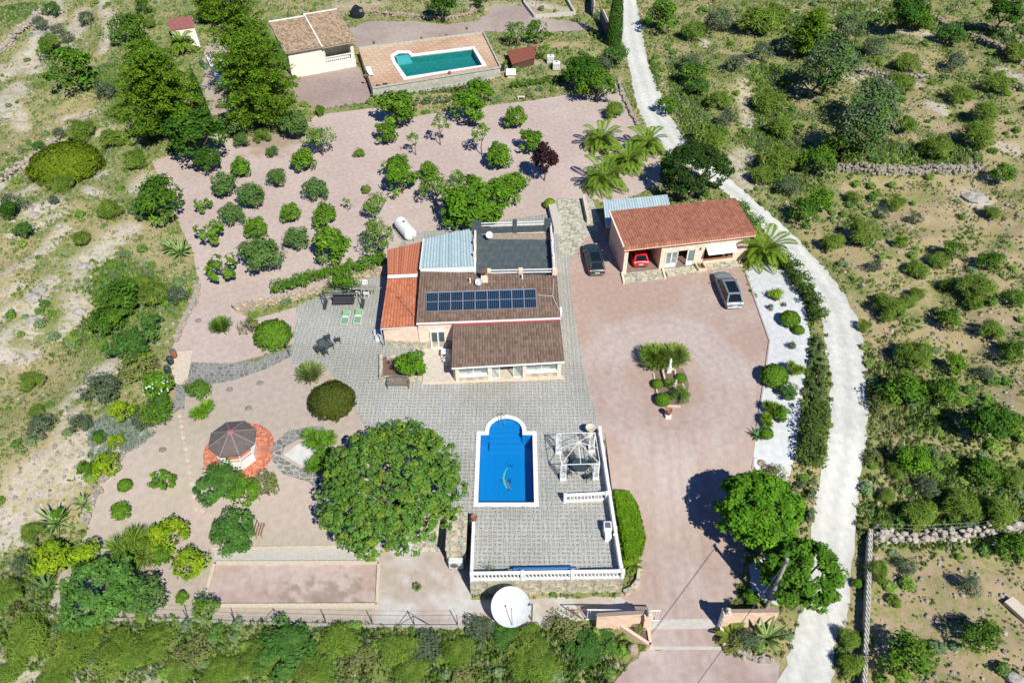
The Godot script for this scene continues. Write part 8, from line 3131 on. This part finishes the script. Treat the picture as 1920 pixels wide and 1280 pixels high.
func make_garden_plants() -> void:
	# round the lawnless garden
	plant("topiary", 622, 748, 86, "topiary_dome", "big clipped dome shrub, brownish green, at the paving edge", "shrub")
	plant("dome", 511, 625, 70, "round_shrub", "large round green shrub beside the paved patio", "shrub")
	plant("dryshrub", 470, 613, 40, "brown_shrub", "brownish shrub beside the large round shrub", "shrub")
	grass_clump(413, 611, 46, 420, "spiky green dome of grass on the gravel near the patio", [rgb(0.12, 0.19, 0.03), rgb(0.15, 0.22, 0.04)])
	grass_clump(581, 701, 58, 420, "pale yellow-green grass clump at the patio corner", [rgb(0.2, 0.24, 0.06), rgb(0.26, 0.27, 0.10), rgb(0.15, 0.2, 0.05)])
	plant("bright", 771, 683, 56, "planter_bush", "bright green bush in the stone planter by the villa", "shrub")
	yucca(594, 824, 62, 4, "bright spiky yucca trees beside the huge shade tree", rgb(0.11, 0.2, 0.02))
	yucca(600, 866, 58, 4, "spiky yucca behind the white gravel patch", rgb(0.10, 0.18, 0.02))
	yucca(378, 772, 46, 3, "bright green yucca at the head of the stepping stones", rgb(0.13, 0.22, 0.02))
	plant("oleander", 372, 735, 48, "oleander", "green leafy shrub behind the yucca by the stone path", "shrub")
	plant("tallshrub", 412, 910, 88, "dark_acacia", "dark green acacia in front of the garden kiosk", "shrub")
	plant("bright", 460, 925, 56, "lime_shrub", "bright lime green shrub between the acacia and the grey shrub", "shrub")
	plant("dryshrub", 500, 915, 58, "grey_shrub", "loose grey-green shrub at the edge of the red disc", "shrub")
	plant("tallshrub", 437, 1000, 88, "dark_juniper", "broad dark green shrub above the bowls court", "shrub")
	plant("fig", 304, 905, 50, "lemon_tree", "open branched lemon tree alone on the garden gravel", "tree")
	plant("citrus", 226, 961, 36, "young_citrus_tree", "small citrus tree with a bare stem on garden gravel", "tree", "", 1.1)
	plant("clipped", 233, 909, 28, "round_shrub", "low bright round shrub on the garden gravel", "shrub")
	plant("yellow", 312, 1002, 66, "golden_shrub", "large golden shrub beside the yucca cluster", "shrub")
	plant("citrus", 300, 1040, 40, "green_shrub", "green shrub growing into the large golden shrub", "shrub")
	plant("yellow", 357, 1055, 58, "golden_shrub", "vivid golden shrub near the corner of the bowls court", "shrub", "", 1.1)
	plant("yellow", 158, 1042, 66, "golden_shrub", "golden shrub between the agave and the big green tree", "shrub")
	plant("yellow", 96, 1044, 66, "golden_shrub", "outermost golden shrub at the garden fence", "shrub")
	plant("yellow", 195, 874, 48, "golden_shrub", "golden shrub on the stony bank at the water channel", "shrub")
	plant("yellow", 230, 776, 46, "golden_shrub", "tall golden shrub beside the white flowering bush", "shrub", "", 1.2)
	plant("wildgreen", 160, 881, 34, "green_shrub", "small green shrub beside the golden shrub on the bank", "shrub")
	plant("yellow", 216, 826, 28, "golden_shrub", "smallest golden shrub among the grey ground cover", "shrub")
	plant("wildgreen", 184, 820, 28, "green_shrub", "small round shrub above the grey ground cover", "shrub")
	yucca(250, 1030, 90, 6, "cluster of spiky yucca heads on the garden gravel", rgb(0.15, 0.2, 0.03))
	plant("dryshrub", 255, 690, 66, "yellow_broom", "yellow flowering broom beside the black barrels", "shrub")
	plant("yellow", 262, 678, 50, "broom_blossom", "yellow tops of the broom bush on the bank", "shrub", "", 0.7)
	white_flower_bush(296, 728, 58)
	plant("oleander", 290, 775, 60, "banana_like_shrub", "loose arching green shrub below the white flowering bush", "shrub")
	plant("greybush", 190, 730, 66, "grey_bush", "grey-green bush on the stony bank", "shrub")
	plant("greybush", 270, 790, 40, "grey_bush", "pale grey bush at the foot of the arching shrub", "shrub")
	plant("tallshrub", 245, 650, 82, "garden_bush", "dense dark green bush beside the orchard edge path", "shrub")
	for e in [[340, 478, 44, "pale agave pair beside the orchard fence"], [322, 472, 36, "pale agave outside the orchard fence"]]:
		agave(e[0], e[1], e[2], e[3])
	agave(108, 985, 58, "large striped agave on the bank above the golden shrubs")
	agave(158, 948, 36, "pale starry agave by the water channel")
	agave(242, 252, 30, "striped agave at the foot of the broad pines")
	agave(90, 1105, 40, "grey agave at the lowest garden corner", "", false)
	agave(1437, 1200, 62, "large yellow striped agave outside the entrance wall")
	agave(1420, 820, 26, "green agave among the rosettes in the white gravel", "", false)
	agave(1118, 122, 34, "pale agave under the trees by the lane")
	plant("greybush", 1400, 1200, 46, "grey_shrub", "grey dry shrub between the small palm and agave", "shrub")
	plant("dryshrub", 1380, 1212, 36, "dry_shrub", "brown shrub below the small palm at the gate", "shrub")
	rosette_thing("bed_yucca", gg(1186, 1062) , 0.9, "small bright spiky plant in the curved stone bed", rgb(0.16, 0.22, 0.02))
	broad_tree(185, 1112, 6.6, 3.4, 0.9, 120, 0.5, 56, 0.28, 0.16, [rgb(0.10, 0.195, 0.04), rgb(0.125, 0.225, 0.045), rgb(0.075, 0.155, 0.035)], "pepper_tree", "spreading green tree at the garden corner by the front fence", 31)
	plant("olive", 268, 1120, 74, "grey_tree", "greyish green tree beside the spreading corner tree", "tree")
	plant("citrus", 340, 1122, 24, "small_shrub", "small green shrub near the bowls court corner", "shrub")
	plant("almond", 388, 1145, 56, "thin_tree", "thin feathery young tree at the front fence", "tree")
	yucca(782, 1100, 16, 1, "tiny leaning yucca on the stony ground by the court", rgb(0.16, 0.18, 0.07))
	# white gravel bed
	plant("clipped", 1482, 597, 38, "round_shrub", "dark round shrub in the white gravel below the palm", "shrub")
	plant("clipped", 1498, 618, 22, "round_shrub", "little dark shrub touching the round shrub in white gravel", "shrub")
	plant("clipped", 1453, 703, 52, "round_shrub", "largest round shrub in the white gravel bed", "shrub")
	plant("yellow", 1455, 551, 30, "golden_shrub", "golden spiky shrub in the white gravel", "shrub", "", 0.8)
	plant("greybush", 1445, 577, 14, "grey_tuft", "tiny grey tuft in the white gravel", "shrub")
	plant("greybush", 1470, 571, 10, "grey_tuft", "tiny brownish tuft near the golden spiky shrub", "shrub")
	plant("greybush", 1486, 648, 18, "grey_tuft", "grey tuft between the round shrubs of the white bed", "shrub")
	yucca(1490, 690, 34, 4, "yucca with several heads beside the largest round shrub", rgb(0.17, 0.22, 0.03))
	yucca(1450, 765, 40, 4, "spiky yucca at the dense end of the white bed", rgb(0.15, 0.21, 0.03))
	yucca(1436, 785, 34, 3, "low spreading yucca at the driveway kerb", rgb(0.13, 0.2, 0.02))
	plant("bright", 1465, 775, 34, "green_shrub", "leafy shrub between the yuccas of the white bed", "shrub")
	plant("tallshrub", 1478, 735, 36, "green_shrub", "dark shrub below the yucca with several heads", "shrub")
	plant("clipped", 1438, 812, 26, "round_shrub", "small shrub at the end of the yucca group", "shrub")
	plant("dryshrub", 1455, 890, 40, "dry_shrub", "dry brownish plants beside the rockery stones", "shrub")
	plant("bright", 1405, 1125, 30, "gate_shrub", "green shrub behind the entrance wall", "shrub")
	plant("dryshrub", 1378, 1135, 26, "gate_shrub", "dark twiggy shrub beside the gate pillar", "shrub")
	rosette_thing("garage_cycad", gg(1307, 500), 0.5, "small pale cactus-like plant in the garage planter", rgb(0.25, 0.24, 0.12))
	# grey ground cover on the bank
	var xf := []
	var cols := PackedColorArray()
	var area := poly([[165, 800], [200, 775], [250, 790], [290, 815], [240, 850], [215, 870], [190, 900], [175, 880]])
	var tm := tuft_mesh(9, 26, 0.16, 0.3, 0.05)
	var lo := Vector2(1e9, 1e9)
	var hi := -lo
	for e in area:
		lo = lo.min(e)
		hi = hi.max(e)
	while xf.size() < 500:
		var p := Vector2(rng.randf_range(lo.x, hi.x), rng.randf_range(lo.y, hi.y))
		if Geometry2D.is_point_in_polygon(p, area):
			xf.push_back(Transform3D(Basis(Vector3.UP, rng.randf() * TAU).scaled(Vector3.ONE * rng.randf_range(0.7, 1.4)), Vector3(p.x, hgt(p.x, p.y) + 0.02, p.y)))
			var g := rng.randf_range(0.3, 0.45)
			cols.push_back(Color(g * 0.95, g, g * 0.98))
	scatter("grey_ground_cover", "silvery grey ground cover on the stony bank", "ground cover", tm, leafy, xf, cols)

func white_flower_bush(px: float, py: float, wpx: float) -> void:
	var o := plant("bright", px, py, wpx, "white_flowering_bush", "round green bush covered with white flowers by the cream path", "shrub")
	var f := MB.new()
	var d: float = wpx * depth_of(o.position) / FOCAL
	for i in 90:
		var e := dir3(rng)
		e.y = absf(e.y)
		var p := Vector3(0, d * 0.45, 0) + e * Vector3(d * 0.5, d * 0.46, d * 0.5)
		for j in 2:
			leaf(f, p, (e + dir3(rng) * 0.3).normalized(), dir3(rng), 0.18, 0.16, rgb(0.75, 0.76, 0.72))
	part(o, "flowers", f, leafy).set_meta("kind", "stuff")

func make_wild() -> void:
	var say := {"wild": "olive-green wild bush", "wildgreen": "leafy green wild bush", "greybush": "grey-leaved wild bush", "wildolive": "spreading wild olive tree", "darkleaf": "dark wild evergreen bush", "dryshrub": "dry brownish wild bush", "bright": "bright green wild bush", "tallshrub": "dark leafy wild bush", "olive": "silvery wild olive bush"}
	var list := [
		# the rocky slope
		["wildgreen", 240, 58, 66], ["wildgreen", 140, 135, 88], ["tallshrub", 96, 18, 32], ["greybush", 75, 45, 30], ["greybush", 160, 35, 30], ["wildgreen", 268, 12, 32], ["wild", 95, 80, 34], ["wildgreen", 86, 98, 32], ["wild", 280, 44, 22], ["greybush", 125, 70, 26], ["greybush", 105, 55, 22],
		["yellowgreen", 120, 303, 128], ["tallshrub", 72, 275, 24], ["wild", 150, 245, 44], ["greybush", 110, 250, 24], ["wild", 118, 345, 34],
		["wildgreen", 300, 378, 92], ["tallshrub", 268, 392, 50], ["greybush", 25, 385, 46], ["tallshrub", 45, 432, 38], ["wild", 155, 448, 32], ["darkleaf", 18, 395, 34],
		["wildgreen", 222, 565, 82], ["wildgreen", 200, 605, 64], ["wild", 292, 552, 54], ["tallshrub", 285, 605, 40], ["wild", 270, 530, 30], ["greybush", 75, 802, 50], ["wild", 60, 715, 40], ["greybush", 330, 555, 40],
		["wild", 100, 350, 30], ["greybush", 100, 375, 22], ["wild", 70, 770, 26], ["wild", 230, 210, 40], ["greybush", 200, 170, 40], ["wild", 210, 260, 44], ["greybush", 270, 260, 30], ["wild", 250, 300, 40], ["wild", 205, 395, 40],
		["wild", 60, 1000, 40], ["greybush", 40, 1060, 40], ["wildgreen", 110, 965, 30], ["greybush", 150, 795, 40], ["wild", 20, 1110, 46], ["dryshrub", 30, 1150, 40],
		# outside the front fence
		["wildgreen", 45, 1200, 90], ["wild", 140, 1205, 84], ["wild", 215, 1225, 80], ["wild", 290, 1215, 70], ["dryshrub", 360, 1225, 70], ["wildgreen", 430, 1255, 50], ["tallshrub", 530, 1215, 110], ["bright", 490, 1240, 70], ["wild", 640, 1200, 74], ["dryshrub", 680, 1240, 70],
		["wild", 745, 1215, 72], ["greybush", 800, 1210, 60], ["bright", 860, 1225, 60], ["tallshrub", 945, 1190, 54], ["greybush", 900, 1175, 60], ["wild", 990, 1195, 50], ["wildgreen", 1000, 1230, 80], ["dryshrub", 1060, 1180, 66], ["tallshrub", 1100, 1215, 72], ["bright", 1020, 1262, 80], ["wild", 580, 1262, 70], ["tallshrub", 1135, 1190, 34], ["wild", 400, 1270, 60], ["bright", 110, 1262, 60], ["wild", 10, 1262, 60], ["wildgreen", 330, 1262, 50], ["wild", 770, 1262, 60], ["dryshrub", 870, 1268, 60],
		# beyond the lane
		["wildgreen", 1243, 35, 64], ["wildolive", 1590, 58, 60], ["wildolive", 1556, 132, 108], ["wildolive", 1640, 195, 96], ["wildolive", 1620, 248, 112], ["darkleaf", 1690, 30, 60], ["darkleaf", 1720, 18, 40], ["wildgreen", 1728, 40, 44], ["tallshrub", 1786, 66, 50], ["darkleaf", 1880, 28, 60], ["wild", 1685, 160, 50],
		["wildgreen", 1700, 235, 36], ["wildgreen", 1535, 305, 62], ["bright", 1540, 375, 44], ["wild", 1870, 160, 44], ["wild", 1850, 215, 50], ["wild", 1835, 255, 60], ["wild", 1800, 180, 40], ["wildgreen", 1880, 328, 46], ["greybush", 1480, 90, 40], ["wildgreen", 1300, 140, 50], ["tallshrub", 1310, 165, 40], ["greybush", 1295, 120, 40],
		["wild", 1345, 190, 40], ["wild", 1440, 190, 50], ["wild", 1465, 240, 46], ["greybush", 1430, 100, 40], ["wildgreen", 1510, 400, 56], ["wild", 1598, 372, 26], ["wild", 1620, 440, 54], ["wild", 1560, 455, 40], ["greybush", 1655, 400, 26], ["bright", 1690, 455, 24], ["wild", 1720, 505, 40], ["wild", 1760, 490, 34],
		["wildgreen", 1790, 470, 44], ["tallshrub", 1750, 490, 26], ["wildgreen", 1855, 490, 42], ["wild", 1830, 545, 60], ["wild", 1780, 535, 28], ["wildgreen", 1825, 570, 34], ["wild", 1700, 565, 30], ["wild", 1670, 580, 50], ["wild", 1720, 555, 30], ["greybush", 1640, 500, 30], ["wildgreen", 1780, 600, 46], ["wildgreen", 1900, 560, 40],
		["bright", 1790, 685, 40], ["wildgreen", 1695, 740, 78], ["wildgreen", 1770, 735, 60], ["darkleaf", 1850, 800, 70], ["wildgreen", 1880, 790, 66], ["bright", 1712, 865, 60], ["wildgreen", 1840, 885, 60], ["wild", 1680, 880, 34], ["wildgreen", 1900, 665, 46], ["wild", 1720, 670, 60], ["wild", 1900, 900, 40], ["wild", 1660, 930, 30], ["greybush", 1740, 915, 40],
		["wild", 1860, 620, 40], ["wild", 1650, 560, 24], ["dryshrub", 1650, 760, 40], ["dryshrub", 1640, 860, 30], ["wild", 1800, 950, 60], ["wild", 1880, 965, 60], ["wild", 1720, 965, 60], ["greybush", 1850, 700, 30], ["wild", 1620, 610, 24],
		["wildgreen", 1705, 1240, 92], ["wildgreen", 1840, 1195, 66], ["wildgreen", 1905, 1032, 66], ["wild", 1645, 1070, 40], ["greybush", 1820, 1100, 40], ["wild", 1590, 1200, 40], ["wild", 1595, 1245, 46], ["bright", 1607, 1095, 18], ["greybush", 1700, 1060, 34], ["wild", 1680, 1130, 20],
		["wildgreen", 1250, 200, 40], ["wild", 1330, 260, 60], ["greybush", 1360, 225, 40], ["wild", 1430, 330, 40], ["wild", 1300, 60, 40], ["greybush", 1350, 40, 50], ["wild", 1420, 40, 60], ["wild", 1460, 300, 60], ["greybush", 1475, 350, 40], ["wild", 1580, 275, 60], ["wild", 1760, 280, 50], ["wild", 1700, 120, 40], ["greybush", 1790, 120, 40], ["wild", 1900, 100, 40], ["greybush", 1640, 90, 40], ["wild", 1450, 30, 50], ["greybush", 1380, 120, 40], ["wild", 1860, 400, 30], ["greybush", 1720, 410, 24], ["wild", 1680, 380, 30]]
	for e in list:
		var kind: String = e[0]
		if e[2] > 1160 and e[1] < 1120 and kind in ["wildgreen", "bright"]:
			kind = "wild"
		var p := gg(e[1], e[2])
		var d: float = e[3] * depth_of(p) / FOCAL
		if kind == "yellowgreen":
			plant("mastic", e[1], e[2], e[3], "mastic_bush", "broad low yellow-green mastic bush on the rocky slope", "bush")
			continue
		var where := "on the rocky slope"
		if e[2] > 1160 and e[1] < 1200:
			where = "outside the front fence"
		elif e[1] > 1630 and e[2] > 1015:
			where = "on the bare plot"
		elif e[1] > 1200:
			where = "on the scrub slope"
		var cat := "tree" if kind == "wildolive" else "bush"
		plant(kind, e[1], e[2], e[3], "wild_olive_tree" if kind == "wildolive" else "wild_bush", "%s %s %s %s" % [size_word(d, 2.2, 4.0), say[kind], where, landmark(e[1], e[2], SLOPE_MARKS)], cat, "wild bushes " + where, 0.42 if e[2] > 1160 and e[1] < 1200 else 1.0)
	pine_tree(gg(1512, 105), 7.0, 2.9, "yellowish green pine on the scrub slope beside wild olives", 41)

func _ready() -> void:
	rng.seed = 20240611
	# camera
	var cam := Camera3D.new()
	cam.name = "camera"
	cam.fov = rad_to_deg(2.0 * atan(640.0 / FOCAL))
	cam.far = 3000.0
	cam.near = 0.5
	cam.position = Vector3(0, EYE, 0)
	cam.rotation = Vector3(-PITCH, 0, 0)
	add_child(cam)
	cam.current = true
	# daylight: a clear sky and a high sun behind the camera's shoulder
	var env := Environment.new()
	env.background_mode = Environment.BG_SKY
	var sky := Sky.new()
	var sm := ProceduralSkyMaterial.new()
	sm.sky_top_color = Color(0.22, 0.42, 0.78)
	sm.sky_horizon_color = Color(0.66, 0.78, 0.90)
	sm.ground_bottom_color = Color(0.34, 0.32, 0.27)
	sm.ground_horizon_color = Color(0.6, 0.62, 0.6)
	sm.sun_angle_max = 1.0
	sm.sky_energy_multiplier = 0.7
	sm.ground_energy_multiplier = 0.62
	sky.sky_material = sm
	env.sky = sky
	env.tonemap_mode = Environment.TONE_MAPPER_LINEAR
	env.tonemap_exposure = 1.34
	env.sdfgi_enabled = true
	env.ssao_enabled = true
	env.ssil_enabled = true
	var we := WorldEnvironment.new()
	we.name = "environment"
	we.environment = env
	add_child(we)
	var sun := DirectionalLight3D.new()
	sun.name = "sun"
	sun.light_energy = 1.6
	sun.light_color = Color(1.0, 0.985, 0.945)
	sun.light_angular_distance = 0.5
	sun.shadow_enabled = true
	add_child(sun)
	sun.look_at_from_position(Vector3(0.44, 1.0, 0.80) * 100.0, Vector3.ZERO)
	# the ground
	hill_noise.seed = 2
	hill_noise.frequency = 0.035
	hill_noise.fractal_octaves = 2
	bump_noise.seed = 3
	bump_noise.frequency = 0.22
	make_flat_field()
	make_textures()
	make_masks()
	make_terrain([[-3.0, 2.0, -47.0, -37.6], [-19.5, -4.0, -124.5, -110.5]])
	make_surfaces()
	# buildings and what stands round them
	make_kinds()
	make_house()
	make_garage()
	make_pool()
	make_pool_terrace()
	make_patio()
	make_garden()
	make_island()
	make_gate()
	make_neighbour()
	make_fences()
	make_car(q(1120, 515, 0.4), q(1107, 456, 0.7), 1.86, 1.5, rgb(0.02, 0.035, 0.04), "dark green estate car parked beside the garage", true)
	make_car(q(1378, 577, 0.4), q(1352, 508, 0.7), 1.9, 1.62, rgb(0.15, 0.185, 0.205), "silver grey sport utility car at the white gravel kerb", true)
	make_car(q(1202, 499, 0.4), q(1191, 455, 0.6), 1.74, 1.5, rgb(0.55, 0.012, 0.02), "small red car tucked into the open garage bay", false)
	# planting
	make_orchard()
	make_trees()
	make_garden_plants()
	make_wild()
	make_scrub()
